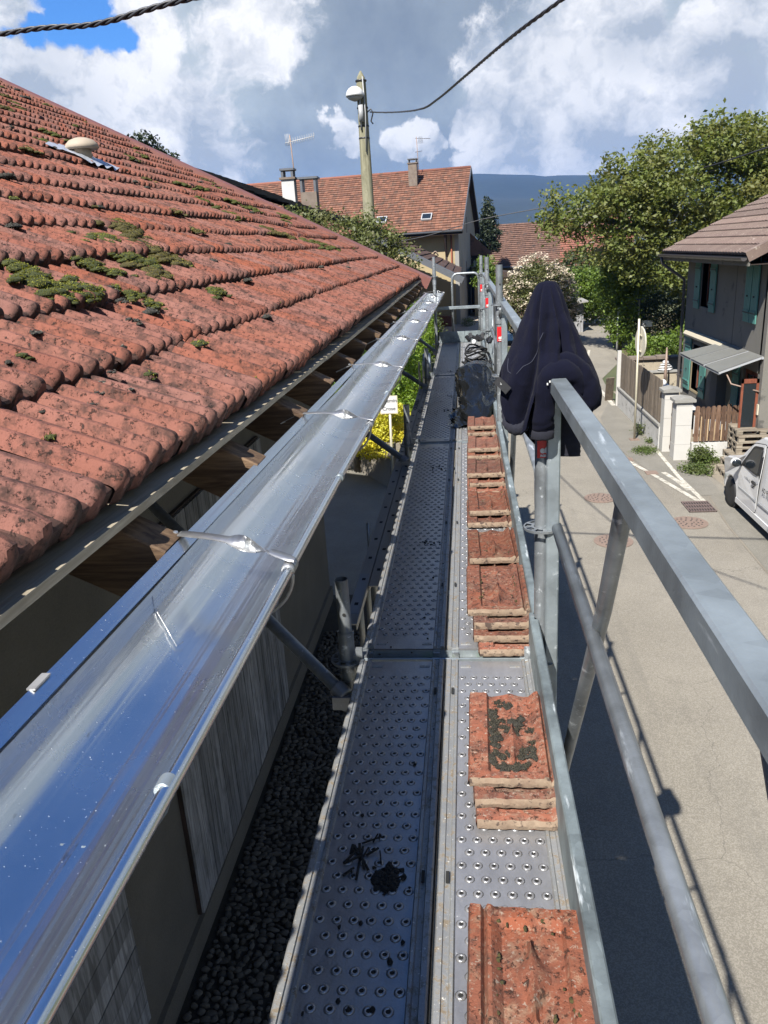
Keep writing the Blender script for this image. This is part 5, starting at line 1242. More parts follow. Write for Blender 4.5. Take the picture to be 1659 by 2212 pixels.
def pillar(x, y, w_, h, label):
    o = MB().box((x, y, 0), (x+w_, y+w_, .42)).build('gate_pillar', 'white_plaster_paint', None, origin=(x+w_/2, y+w_/2, 0), label=label, cat='gate pillar')
    k = 1; z = .425
    while z < h-.01:
        z2 = min(z+.50, h); MB().box((x+.004, y+.004, z), (x+w_-.004, y+w_-.004, z2-.006)).build('block', 'white_plaster_paint', o); z = z2
    MB().box((x+.02, y+.02, .41), (x+w_-.02, y+w_-.02, h)).build('joint_core', 'concrete_cap', o)
    c = MB(); c.prism([(-.06, 0), (w_+.06, 0), (w_+.06, .07), (w_*.5, .12), (-.06, .07)], (0, w_+.12, 0), (x, y-.06, h), ((1, 0, 0), (0, 0, 1))); c.build('cap', 'concrete_cap', o); return o
pillar(5.18, 20.88, .36, 1.62, 'white pillar with grey cap at the near end of the grey board fence')
pillar(5.26, 19.98, .40, 1.52, 'white pillar with grey cap nearest to the van and picket fence')
gt = MB().box((5.36, 20.40, .12), (5.40, 20.86, .2)).build('garden_gate', 'fence_brown_wood', None, origin=(5.38, 20.6, 0), label='narrow brown wooden gate between the two white pillars', cat='gate')
for i in range(5): MB().box((5.37, 20.41+i*.09, .08), (5.39, 20.49+i*.09, 1.35)).build('slat', 'fence_brown_wood', gt)
pf = empty('picket_fence', (6.9, 19.98, 0), 'brown picket fence with missing lath strips on a low white wall behind the pallets', 'fence')
MB().box((5.68, 19.90, 0), (9.4, 20.06, .47)).build('base_wall', 'stained_white_wall', pf)
for k in range(28):
    x = 5.72 + k*.128; me_ = MB(); hh = 1.42 + rf2.uniform(-.03, .03)
    me_.prism([(0, .50), (.112, .50), (.112, hh-.04), (.085, hh), (.028, hh), (0, hh-.04)], (0, .022, 0), (x, 19.93+rf2.uniform(-.006, .006), 0), ((1, 0, 0), (0, 0, 1))); me_.build('picket', 'fence_brown_wood', pf)
for zz in (.62, 1.18): MB().box((5.70, 19.956, zz), (9.3, 19.99, zz+.07)).build('rail', 'fence_brown_wood', pf)
for k in range(7): MB().box((5.86+k*.17, 19.905, .52), (5.885+k*.17, 19.925, 1.15-.07*k)).build('lath_strip', 'new_lath', pf)
# garden walls at the back
gw = MB().box((5.55, 29.2, 0), (8.2, 29.45, 1.28)).build('garden_wall', 'old_garden_wall', None, origin=(6.9, 29.3, 0), label='old plastered garden wall with stone coping beyond the fence', cat='wall')
for k in range(6): MB().box((5.45+k*.47, 29.1, 1.285), (5.45+k*.47+.455, 29.55, 1.36+.03*(k % 2))).build('coping_stone', 'chimney_old', gw)
gw2 = MB().box((5.75, 28.0, 0), (7.6, 28.2, .98)).build('bin_store_wall', 'old_garden_wall', None, origin=(6.7, 28.1, 0), label='lower mossy concrete wall in front of the old garden wall', cat='wall')
MB().box((5.70, 27.95, .98), (7.65, 28.25, 1.03)).build('capping', 'concrete_cap', gw2)
# table and chairs
tb_ = empty('garden_table', (6.35, 23.8, 0), 'long white plastic table just behind the grey fence pillar', 'table')
mb = MB(); mb.prism([(6.05, 22.75), (6.62, 22.75), (6.66, 24.7), (6.10, 24.75)], (0, 0, .035), (0, 0, .72)); mb.build('tabletop', 'white_enamel', tb_)
for x, y in ((6.12, 22.85), (6.55, 22.85), (6.15, 24.6), (6.58, 24.6)): MB().box((x-.025, y-.025, 0), (x+.025, y+.025, .72)).build('leg', 'white_enamel', tb_)
def chair(x, y, rz, label, slat):
    c = empty('garden_chair', (x, y, 0), label, 'chair', None)
    Mx = Matrix.Translation((x, y, 0)) @ Matrix.Rotation(rz, 4, 'Z')
    def prt(nm, mb): mb.v = [tuple(Mx @ Vector(v)) for v in mb.v]; mb.build(nm, 'white_enamel', c)
    prt('seat', MB().box((-.22, -.22, .42), (.22, .22, .45)))
    if slat:
        for k in range(5): prt('back_slat', MB().box((-.20, .20, .50+k*.08), (.20, .225, .55+k*.08)))
        for s in (-1, 1): prt('back_post', MB().box((s*.21-.015, .195, .42), (s*.21+.015, .23, .90)))
    else: prt('backrest', MB().prism([(-.22, .46)]+[(-.23*math.cos(a), .70+.22*math.sin(a)) for a in np.linspace(0, math.pi, 12)]+[(.22, .46)], (0, .02, 0), (0, .21, 0), ((1, 0, 0), (0, 0, 1))))
    for sx in (-1, 1):
        for sy in (-1, 1): prt('leg', MB().box((sx*.2-.018, sy*.2-.018, 0), (sx*.2+.018, sy*.2+.018, .42)))
chair(6.75, 23.9, R(-80), 'white chair with slatted back between table and teal shutter', True); chair(6.98, 23.0, R(-100), 'white chair with rounded back at the near end of the table', False)
bn = empty('wheelie_bin', (6.05, 25.2, 0), 'dark waste bin with a blue lid behind the grey fence', 'bin')
mb = MB(); mb.prism([(-.20, 0), (.20, 0), (.27, .95), (-.27, .95)], (0, .55, 0), (6.05, 24.95, .03), ((1, 0, 0), (0, 0, 1))); mb.build('body', 'black_plastic', bn)
MB().box((5.74, 24.90, .98), (6.36, 25.54, 1.04)).build('lid', 'blue_lid_plastic', bn)
MB().tube([(5.80, 25.5, .1), (6.3, 25.5, .1)], .08, 10).build('wheels', 'black_rubber', bn, True)
MB().lathe((6.18, 25.2, 1.04), [(.10, 0), (.10, .10), (.06, .16), (.02, .18)], 14).build('silver_pot', 'white_enamel', None, True, origin=(6.18, 25.2, 1.04), label='small pale pot standing on the blue bin lid', cat='pot')
o = MB().tube([(6.72, 27.2, .05), (6.72, 27.2, 1.95)], .022, 8).lathe((6.72, 27.2, .75), [(.045, 0), (.055, .3), (.03, 1.1)], 10).build('closed_parasol', 'rust_iron', None, True, origin=(6.72, 27.2, 0), label='thin closed parasol pole standing in the walled yard', cat='parasol')
mb = MB()
for k in range(4): mb.blob((6.95+rf2.gauss(0, .05), 28.1, 1.07+k*.08), (.26-.05*k, .13, .06), 12, 6, .4, k, 2)
mb.build('folded_sheets', 'white_enamel', None, True, origin=(6.95, 28.1, 1.03), label='crumpled white sheets piled on the lower garden wall', cat='cloth')
mb = MB(); mb.box((7.55, 20.7, 0), (8.25, 21.3, .92)); gb = mb.build('meter_box', 'grey_box_paint', None, origin=(7.9, 21, 0), label='grey metal box behind the picket fence beside the red door', cat='cabinet')
mb = MB(); mb.box((6.28, 20.62, 0), (6.86, 21.05, .82)); mb.build('gas_cabinet', 'grey_box_paint', None, origin=(6.6, 20.8, 0), label='pale grey cabinet between picket fence and canopy', cat='cabinet')

# ------------------------------------------------------------------ pallets
def pallet(x, y, z, rz, label, scale=1.0):
    o = empty('wooden_pallet', (x, y, z), label, 'pallet', 'pallets stacked beside the van')
    Mx = Matrix.Translation((x, y, z)) @ Matrix.Rotation(rz, 4, 'Z')
    def p_(nm, lo, hi): mb = MB().box(lo, hi); mb.v = [tuple(Mx @ Vector(v)) for v in mb.v]; mb.build(nm, 'pallet_wood', o)
    for yy in (-.34, 0, .34): p_('bottom_board', (-.6, yy-.05, 0), (.6, yy+.05, .022))
    for xx in (-.53, 0, .53):
        for yy in (-.34, 0, .34): p_('block', (xx-.07, yy-.05, .022), (xx+.07, yy+.05, .1))
        p_('stringer', (xx-.07, -.4, .1), (xx+.07, .4, .122))
    for k in range(5): yy = -.34+k*.17; p_('top_board', (-.6, yy-.058, .122), (.6, yy+.058, .144))
pw = ['lowest weathered pallet beside the van, sticking out at the front', 'second pallet from the ground in the stepped stack', 'third pallet from the ground in the stepped stack', 'fourth pallet from the ground beside the picket fence', 'fifth pallet from the ground, just below the top two', 'second pallet from the top of the stack', 'topmost pallet of the stack beside the picket fence']
for k in range(7):
    off = max(0, 3-k)
    pallet(7.00-.13*off+.02*(k % 2), 19.15-.20*off*(off > 0)-.0, .01+k*.146, R(-3+2*(k % 3)), pw[k])

# ------------------------------------------------------------------ van
van = empty('parked_van', (6.35, 15.0, 0), 'white panel van with black lettering parked at the right edge', 'van')
VX0, VX1 = 5.50, 7.22; VY = 17.05   # front bumper at VY, van points away
def vprof(t_): pass
side = [(0.02, .30), (0.0, .52), (.03, .72), (.14, .90), (.42, 1.02), (.90, 1.10), (1.12, 1.20), (1.62, 1.62), (1.95, 1.78), (2.5, 1.83), (4.0, 1.82), (4.22, 1.74), (4.28, 1.0), (4.27, .34)]
def arch(cy, r_, n=9): return [(cy + r_*math.cos(a), .30 + r_*math.sin(a)) for a in np.linspace(0, math.pi, n)]
bot = [(4.27, .30)] + [(c, z) for c, z in arch(3.47, .36)] + [(.77+.36, .26)] + arch(.77, .36)[0:] + [(.10, .28)]
poly = side + bot
def xin(z): return 0.0 if z < .95 else (z-.95)*.17       # tumblehome
mb = MB(); n = len(poly)
L = [(VX0 + xin(z) + (.10 if (y < .12) else 0), VY - y, z) for y, z in poly]; Rr = [(VX1 - xin(z) - (.10 if y < .12 else 0), VY - y, z) for y, z in poly]
mb.add(L + Rr, [tuple(range(n)), tuple(range(n, 2*n))[::-1]] + [(i, n+i, n+(i+1) % n, (i+1) % n) for i in range(n)])
me = mb.mesh('body', 'van_white_paint', (6.35, 15.0, 0)); vb_ = bpy.data.objects.new('body', me); COL.objects.link(vb_); vb_.parent = van; ORG[vb_.name] = Vector((6.35, 15, 0))
bm_ = vb_.modifiers.new('b', 'BEVEL'); bm_.width = .05; bm_.segments = 3; bm_.limit_method = 'ANGLE'; bm_.angle_limit = R(28)
def vp(y, z, off=.004): return (VX0 + xin(z) - off, VY - y, z)
def vpanel(name, pts, mat, parent=van, th=.006, off=.004):
    mb = MB(); a = [vp(y, z, off) for y, z in pts]; b_ = [vp(y, z, off-th) for y, z in pts]; k = len(pts)
    mb.add(a + b_, [tuple(range(k)), tuple(range(k, 2*k))[::-1]] + [(i, k+i, k+(i+1) % k, (i+1) % k) for i in range(k)]); return mb.build(name, mat, parent)
def rnd_poly(pts, r_=.04):
    out = []; n = len(pts)
    for i in range(n):
        p0, p1, p2 = Vector(pts[i-1]), Vector(pts[i]), Vector(pts[(i+1) % n]); a = p1 + (p0-p1).normalized()*r_; c = p1 + (p2-p1).normalized()*r_
        for t_ in (0, .5, 1): out.append(tuple((1-t_)**2*a + 2*t_*(1-t_)*p1 + t_*t_*c))
    return out
door = vpanel('front_door', rnd_poly([(1.22, .34), (1.18, 1.02), (1.62, 1.58), (2.18, 1.68), (2.30, 1.05), (2.26, .34)], .08), 'van_white_paint', th=.010, off=.009)
vpanel('door_gap', rnd_poly([(1.205, .325), (1.165, 1.025), (1.61, 1.595), (2.195, 1.695), (2.315, 1.05), (2.275, .325)], .08), 'dark_print', th=.004, off=.003)
win = vpanel('side_window', rnd_poly([(1.24, 1.06), (1.66, 1.54), (2.12, 1.62), (2.20, 1.06)], .07), 'black_plastic', door, .006, .014)
vpanel('glass', rnd_poly([(1.38, 1.09), (1.70, 1.50), (2.08, 1.57), (2.15, 1.09)], .05), 'window_dark_glass', win, .004, .018)
vpanel('door_handle', rnd_poly([(1.98, .88), (1.98, .93), (2.16, .93), (2.16, .88)], .02), 'black_plastic', door, .03, .035)
vpanel('rub_strip', rnd_poly([(1.26, .565), (1.26, .60), (2.24, .60), (2.24, .565)], .01), 'grey_paint', door, .01, .018)
vpanel('rub_strip', rnd_poly([(2.34, .565), (2.34, .60), (3.02, .60), (3.02, .565)], .01), 'grey_paint', van, .01, .008)
vpanel('sill', rnd_poly([(1.16, .22), (1.16, .33), (3.08, .33), (3.08, .22)], .02), 'van_white_paint', van, .05, .02)
vpanel('load_door_gap', [(2.42, .33), (2.42, 1.60), (2.428, 1.60), (2.428, .33)], 'grey_paint', van, .003, .003)
def xtext(body, size, y, z, mat, nm, parent, bold=.0, align='CENTER'):
    return text_mesh(body, size, mat, nm, axes(vp(y, z, .0135 if parent is door else .006), (0, -1, 0), (.17 if z > .95 else 0, 0, 1)), parent, bold=bold, extrude=.0008, align=align)
xtext('AD FERMETURE', .125, 2.50, .90, 'dark_print', 'lettering', van, .0025, 'LEFT')
xtext('ALUMINIUM', .06, 1.72, .90, 'grey_box_paint', 'lettering', door, .001)
mb = MB(); a0 = [vp(2.70, 1.10), vp(2.78, 1.34), vp(2.84, 1.34), vp(2.78, 1.10)]; mb.add(a0, [(0, 1, 2, 3)]); mb.build('emblem', 'lath_orange', van)
mb = MB(); a0 = [vp(2.80, 1.10), vp(2.86, 1.34), vp(2.96, 1.10), vp(2.91, 1.10), vp(2.86, 1.24), vp(2.84, 1.10)]; mb.add(a0, [tuple(range(6))]); mb.build('emblem', 'dark_print', van)
for cy in (.77, 3.47):
    mb = MB(); mb.lathe((VX0-.01, VY-cy, .31), [(.20, 0), (.30, .0), (.315, .03), (.315, .18), (.30, .20), (.19, .20)], 28, (1, 0, 0)); wh = mb.build('wheel', 'black_rubber', van, True)
    mb = MB(); mb.lathe((VX0+.02, VY-cy, .31), [(.20, 0), (.205, -.015), (.19, -.02), (.17, .02), (.05, .03), (.0, .03)][::-1], 28, (1, 0, 0)); rim = mb.build('rim', 'grey_paint', wh, True)
    mb = MB()
    for k in range(6): a = k*math.pi/3; mb.lathe((VX0+.012, VY-cy+.11*math.cos(a), .31+.11*math.sin(a)), [(.022, 0), (.022, .006)], 8, (1, 0, 0))
    mb.build('rim_holes', 'dark_print', wh)
    mb = MB(); mb.lathe((VX0+.03, VY-cy, .32), [(.355, .0), (.35, .25)], 20, (1, 0, 0)); mb.build('wheel_well', 'dark_print', van)
mi = MB(); mi.blob((VX0-.13, VY-1.33, 1.12), (.11, .075, .095), 14, 8, .05, 1, 1, -1); mir = mi.build('wing_mirror', 'van_white_paint', van, True)
MB().blob((VX0-.13, VY-1.385, 1.12), (.095, .04, .08), 14, 8, .03, 1, 1, -1).build('mirror_glass', 'window_dark_glass', mir, True)
MB().beam((VX0-.05, VY-1.30, 1.07), (VX0+.03, VY-1.30, 1.05), .05, .04).build('mirror_arm', 'black_plastic', mir)
mb = MB(); ws = [(VX0+.14, VY-1.14, 1.22), (VX1-.14, VY-1.14, 1.22), (VX1-.20, VY-1.60, 1.61), (VX0+.20, VY-1.60, 1.61)]; mb.add([Vector(v)+Vector((0, .012, .012)) for v in ws], [(0, 1, 2, 3)]); mb.build('windscreen', 'window_dark_glass', van)
for x in (VX0+.16, VX1-.36): MB().box((x, VY-.10, .62), (x+.20, VY+.015, .80)).build('headlight', 'clear_glass', van)

# ------------------------------------------------------------------ street furniture
def manhole(x, y, r_, label):
    o = MB().lathe((x, y, .006), [(r_+.07, 0), (r_+.07, .008), (r_, .008)], 32).build('manhole_cover', 'rust_iron', None, origin=(x, y, 0), label=label, cat='manhole')
    MB().lathe((x, y, .014), [(r_, 0), (r_, .004), (r_-.01, .006)], 32).build('cover', 'rust_iron', o)
    mb = MB()
    for rr0 in (.10, .18, .26):
        m_ = int(rr0*60)
        for k in range(m_):
            a = 2*math.pi*k/m_ + rr0*9; mb.box((x+rr0*math.cos(a)-.014, y+rr0*math.sin(a)-.014, .02), (x+rr0*math.cos(a)+.014, y+rr0*math.sin(a)+.014, .026))
    mb.build('studs', 'dark_print', o, kind='stuff')
manhole(2.92, 17.0, .28, 'rusty round manhole cover farthest up the road'); manhole(2.74, 14.3, .30, 'rusty round manhole cover nearest the guard rail'); manhole(4.40, 15.25, .30, 'rusty round manhole cover just before the drain grate')
dg = MB().box((4.58, 15.88, .004), (5.14, 16.55, .010)).build('drain_grate', 'deck_hole', None, origin=(4.86, 16.2, 0), label='square iron drain grate at the tip of the white road marking', cat='drain')
for k in range(11): MB().box((4.58+k*.054, 15.88, .010), (4.58+k*.054+.020, 16.55, .030)).build('bar', 'grate_iron', dg)
for k in range(4): MB().box((4.58, 15.88+k*.215, .011), (5.14, 15.88+k*.215+.03, .031)).build('cross_bar', 'grate_iron', dg)
mb = MB(); mb.box((3.98, 20.05, .004), (4.28, 20.35, .02)); mb.build('water_valve_cover', 'rust_iron', None, origin=(4.1, 20.2, 0), label='small square iron cover in the worn white line', cat='cover')
mb = MB(); mb.box((4.33, 18.75, .004), (4.62, 19.05, .02)); mb.build('water_valve_cover', 'rust_iron', None, origin=(4.5, 18.9, 0), label='small square iron cover nearest the merging white lines', cat='cover')
# round road sign seen from behind
rs_ = empty('road_sign', (4.75, 22.32, 0), 'round road sign seen from behind on a tall post beside the fence', 'sign')
MB().tube([(4.75, 22.32, 0), (4.73, 22.32, 3.42)], .030, 10).build('post', 'sign_post_metal', rs_, True)
mb = MB(); d = Vector((.993, .12, 0)); mb.lathe(Vector((4.79, 22.36, 2.78)), [(0, 0), (.41, 0), (.43, .012), (.43, .03), (.41, .03), (.41, .01), (0, .01)], 32, d); mb.build('disc', 'sign_back_metal', rs_)
mb = MB(); mb.lathe(Vector((4.79, 22.36, 2.78)) + d*.032, [(0, 0), (.40, 0), (.40, .002)], 32, d); mb.build('sign_face', 'white_enamel', rs_)
for zz in (2.55, 2.98): MB().beam(Vector((4.775, 22.16, zz)), Vector((4.775, 22.56, zz)), .03, .03).build('bracket', 'sign_post_metal', rs_)
MB().box((4.62, 22.2, .008), (4.88, 22.44, .03)).build('foot', 'rust_iron', rs_)
# street name sign by the courtyard
ns = empty('street_name_sign', (-1.88, 18.0, 0), 'white street name sign on a cream post before the yellow shrub', 'sign')
MB().tube([(-1.88, 18.0, 0), (-1.85, 18.0, 2.38)], .032, 10).build('post', 'sign_post_metal', ns, True)
o = MB().box((-2.08, 17.955, 1.93), (-1.66, 17.968, 2.36)).build('plate', 'cream_enamel', ns)
MB().box((-2.06, 17.952, 1.95), (-1.68, 17.955, 2.34)).build('plate_field', 'white_enamel', o)
text_mesh('Chemin', .125, 'dark_print', 'lettering', axes((-1.87, 17.951, 2.24), (1, 0, 0), (0, 0, 1)), o, bold=.002)
text_mesh('Crose', .125, 'dark_print', 'lettering', axes((-1.87, 17.951, 2.05), (1, 0, 0), (0, 0, 1)), o, bold=.002)

# lamp pole behind the roof
lp = empty('lamp_pole', (-2.588, 22.000, 0.000), 'tall wooden lamp pole with white domed lamp rising behind the tiled roof', 'street lamp')
mb = MB(); mb.tube([(-2.536, 22.065, 0.000), (-2.530, 22.039, 3.529), (-2.530, 22.000, 7.412), (-2.530, 22.000, 9.676), (-2.530, 22.000, 9.819), (-2.530, 22.000, 9.961)], .1, 16, True, [.20, .175, .148, .123, .097, .016]); mb.build('pole', 'pole_wood', lp, True)
mb = MB(); mb.lathe((-2.685, 21.819, 9.353), [(.226, -.0), (.233, .04), (.213, .116), (.155, .19), (.078, .233), (0, .245)], 20); mb.build('lamp_shade', 'white_enamel', lp, True)
mb = MB(); mb.lathe((-2.685, 21.819, 9.275), [(.04, -.026), (.168, .026), (.207, .078)], 16); mb.build('lamp_glass', 'grey_box_paint', lp, True)
mb = MB(); mb.tube([(-2.562, 21.845, 9.482), (-2.575, 21.819, 9.094), (-2.569, 21.845, 8.576)], .023, 8); mb.tube([(-2.472, 21.858, 9.806), (-2.446, 21.845, 8.965), (-2.485, 21.832, 8.059)], .016, 6); mb.box((-2.614, 21.767, 8.771), (-2.498, 21.871, 9.159)); mb.build('junction_box', 'grey_paint', lp, True)
mb = MB()
for zz in (8.78, 8.30, 7.97, 7.75): mb.lathe((-2.530, 22, 5.6+(zz-5.6)*1.294), [(.140, 0), (.145, .005), (.145, .034), (.140, .039)], 18)
mb.tube([(-2.407, 21.909, 8.991), (-2.304, 21.871, 9.055), (-2.252, 21.871, 8.965), (-2.316, 21.871, 8.771), (-2.265, 21.871, 8.706)], .018, 6); mb.build('cable_clamp', 'black_plastic', lp, True)
# second pole with street lamp
l2 = empty('concrete_pole', (8.1, 43, 0), 'grey concrete utility pole with white lamp arm in front of the walnut tree', 'street lamp')
mb = MB(); mb.beam((8.1, 43, 0), (8.12, 43, 8.75), .24, .20, (0, 1, 0)); mb.build('pole', 'pole_wood', l2)
mb = MB(); mb.tube([(8.1, 42.9, 7.0), (8.0, 42.85, 7.3), (7.8, 42.8, 7.36), (7.6, 42.8, 7.36)], .03, 6); mb.build('arm', 'grey_paint', l2, True)
mb = MB(); mb.blob((7.38, 42.75, 7.38), (.28, .12, .07), 14, 8, .02, 1, 1, -.6); mb.build('lamp_head', 'white_enamel', l2, True)
# cables
def cable(name, pts, r_, label, twist=True, lay=.5, n=120):
    P = [Vector(p_) for p_ in pts]; m_ = len(P); Q = []
    for i in range(n+1):
        f = i/n*(m_-1); k = min(int(f), m_-2); u = f-k; p0, p1, p2, p3 = P[max(k-1, 0)], P[k], P[k+1], P[min(k+2, m_-1)]
        Q.append(.5*((2*p1)+(p2-p0)*u+(2*p0-5*p1+4*p2-p3)*u*u+(3*p1-p0-3*p2+p3)*u**3))
    mb = MB()
    if not twist: mb.tube(Q, r_, 6)
    else:
        for s in range(3):
            L = 0; T = []
            for i, q in enumerate(Q):
                if i: L += (Q[i]-Q[i-1]).length
                d = (Q[min(i+1, n)]-Q[max(i-1, 0)]); x, y, z = frame_from(d); a = 2*math.pi*(L/lay + s/3); T.append(q + (x*math.cos(a)+z*math.sin(a))*r_*.62)
            mb.tube(T, r_*.55, 6)
    return mb.build(name, 'cable_black', None, True, origin=tuple(P[0]), label=label, cat='cable')
cable('overhead_cable', [(-14, 11.0, 8.05), (-8.5, 9.9, 8.0), (-4.88, 9.0, 8.03), (-3.7, 8.75, 7.97), (-2.66, 8.5, 8.03), (0, 7.9, 8.1), (4, 7.0, 8.45), (9, 5.9, 9.0)], .026, 'thick twisted black cable crossing the top left corner of the sky', n=260, lay=.42)
cable('overhead_cable', [(-2.33, 21.91, 8.99), (-1.55, 19.0, 8.50), (-.72, 15.0, 7.90), (-.35, 13.0, 7.71), (.03, 11.0, 7.60), (.48, 9.0, 7.54), (.90, 7.8, 7.56), (2.0, 5.8, 7.8), (4, 2.5, 8.6)], .017, 'twisted black cable running from the wooden lamp pole up to the right', n=200, lay=.38)
cable('overhead_cable', [(8.1, 43, 8.4), (10, 38, 8.15), (12.2, 33, 8.6), (18, 25, 9.8)], .03, 'cable running from the concrete pole over the walnut tree', False)
cable('overhead_cable', [(8.1, 43, 7.9), (4.5, 44, 7.3), (1.0, 45, 6.9), (-2.4, 46, 6.2), (-6, 47, 5.9)], .025, 'thin cable sagging in front of the large red roofed house', False)

# ================================================================== NEIGHBOURING AND FAR BUILDINGS
def hip_tiles(mb, o, ex, ey, en, nx, ny, lip=.02, jag=0.0):
    """stepped courses: ex along eave (full), ey up slope (full)"""
    ex, ey, en, o = Vector(ex), Vector(ey), Vector(en), Vector(o)
    for r_ in range(ny):
        for c in range(nx):
            j = random.random()*jag; a0, a1 = c/nx, (c+.97)/nx; b0, b1 = r_/ny, (r_+1)/ny
            p = [o+ex*a0+ey*b0+en*(lip+j), o+ex*a1+ey*b0+en*(lip+j), o+ex*a1+ey*b1+en*(.0+j*.3), o+ex*a0+ey*b1+en*(.0+j*.3), o+ex*a0+ey*b0-en*.01, o+ex*a1+ey*b0-en*.01]
            mb.add(p, [(0, 1, 2, 3), (4, 5, 1, 0)])
# dark slate roofed neighbour behind ours
nb = empty('slate_house', (-6, 28, 0), 'house with dark tiles and two chimneys showing just above the brown verge', 'house')
nsl = .38; NX0 = -3.3; NZ0 = 7.6 + nsl*(-6.4+3.3); NYA, NYB = 23.0, 33.0
nc, ns_ = math.cos(math.atan(nsl)), math.sin(math.atan(nsl))
def nroof(d, y, n=0): return Vector((NX0 - d*nc + n*ns_, y, NZ0 + d*ns_ + n*nc))
NL = 7.5
mb = MB(); mb.add([nroof(0, NYA, -.05), nroof(NL, NYA, -.05), nroof(NL, NYB, -.05), nroof(0, NYB, -.05)], [(0, 1, 2, 3)]); mb.add([nroof(0, NYA, -.13), nroof(NL, NYA, -.13), nroof(NL, NYB, -.13), nroof(0, NYB, -.13)], [(3, 2, 1, 0)])
rr3 = mb.build('roof', 'slate_clay', nb)
mb = MB(); hip_tiles(mb, nroof(0, NYA, -.04), Vector((0, NYB-NYA, 0)), nroof(NL, NYA)-nroof(0, NYA), nroof(0, 0, 1)-nroof(0, 0, 0), 34, 22, .04, .01); mb.build('tiles', 'slate_clay', rr3, kind='stuff')
MB().box((-9.5, 23.3, 0), (-3.7, 32.7, 6.15)).build('wall', 'old_garden_wall', nb)
# open lean-to roof in front of the farmhouse
lo = empty('lean_to', (-2.5, 48, 0), 'brown tiled lean-to with a grey zinc verge in front of the cream farmhouse', 'shelter')
lsl = .53; LXe, LZe = -.26, 4.13; lc, lsn = math.cos(math.atan(lsl)), math.sin(math.atan(lsl))
def lroof(d, y, n=0): return Vector((LXe - d*lc + n*lsn, y, LZe + d*lsn + n*lc))
mb = MB(); mb.add([lroof(0, 40, -.05), lroof(6.2, 40, -.05), lroof(6.2, 58.6, -.05), lroof(0, 58.6, -.05)], [(0, 1, 2, 3)]); mb.add([lroof(0, 40, -.12), lroof(6.2, 40, -.12), lroof(6.2, 58.6, -.12), lroof(0, 58.6, -.12)], [(3, 2, 1, 0)])
lr = mb.build('roof', 'neighbour_clay', lo)
mb = MB(); hip_tiles(mb, lroof(0, 40, -.04), Vector((0, 18.6, 0)), lroof(6.2, 40)-lroof(0, 40), lroof(0, 0, 1)-lroof(0, 0, 0), 22, 13, .06, .015); mb.build('tiles', 'neighbour_clay', lr, kind='stuff')
mb = MB(); mb.prism([(-.16, -.22), (-.16, .06), (.16, .09), (.16, .05), (-.10, .02), (-.10, -.22)], lroof(6.2, 40)-lroof(-.2, 40), lroof(-.2, 40), ((0, 1, 0), (lsn, 0, lc))); mb.build('verge_zinc', 'dark_zinc', lr)
for y in (40.4, 49, 58): MB().box((-4.6, y, 0), (-4.4, y+.2, 6.2)).build('post', 'dark_timber', lo)
MB().box((-6.0, 40.5, 0), (-5.8, 58.4, 6.5)).build('wall', 'old_garden_wall', lo)
def chimney(name, x, y, z0, z1, w_, mat, parent, cap=True):
    o = MB().box((x-w_/2, y-w_/2, z0), (x+w_/2, y+w_/2, z1)).build(name, mat, parent)
    MB().box((x-w_/2-.06, y-w_/2-.06, z1), (x+w_/2+.06, y+w_/2+.06, z1+.07)).build('slab', 'chimney_old', o)
    for sx in (-1, 1):
        for sy in (-1, 1): MB().box((x+sx*(w_/2-.05)-.04, y+sy*(w_/2-.05)-.04, z1+.07), (x+sx*(w_/2-.05)+.04, y+sy*(w_/2-.05)+.04, z1+.30)).build('cap_leg', 'dark_zinc', o)
    MB().box((x-w_/2-.03, y-w_/2-.03, z1+.30), (x+w_/2+.03, y+w_/2+.03, z1+.37)).build('cap_top', 'dark_zinc', o); return o
chimney('chimney', -6.32, 30, 6.6, 8.25, .46, 'chimney_white', nb)
c2 = MB().box((-5.88, 29.8, 6.3), (-5.30, 30.3, 7.78)).build('chimney', 'chimney_old', nb)
for x in (-5.88, -5.38): MB().box((x, 29.8, 7.78), (x+.08, 30.3, 8.22)).build('cap_leg', 'dark_zinc', c2)
MB().box((-5.95, 29.75, 8.22), (-5.23, 30.35, 8.29)).build('cap_top', 'dark_zinc', c2)
an = empty('tv_antenna', (-6.15, 30.25, 8.2), 'television antenna with many rods on a rusty mast beside the white chimney', 'antenna')
MB().tube([(-6.12, 30.26, 7.8), (-6.19, 30.26, 9.75)], .022, 6).build('mast', 'rust_iron', an, True)
mb = MB(); mb.tube([(-6.38, 30.26, 9.50), (-5.30, 30.26, 9.66)], .016, 5)
for k in range(12): x = -6.25+k*.085; z = 9.52+.0125*k+.0; mb.tube([(x, 30.06, z-.10), (x, 30.46, z+.10)], .007, 4); mb.tube([(x, 30.26, z-.12), (x, 30.26, z+.12)], .006, 4)
for k in range(4): mb.tube([(-6.36+k*.05, 30.26, 9.40), (-6.36+k*.05, 30.26, 9.80)], .008, 4)
mb.build('rods', 'grey_box_paint', an, True)

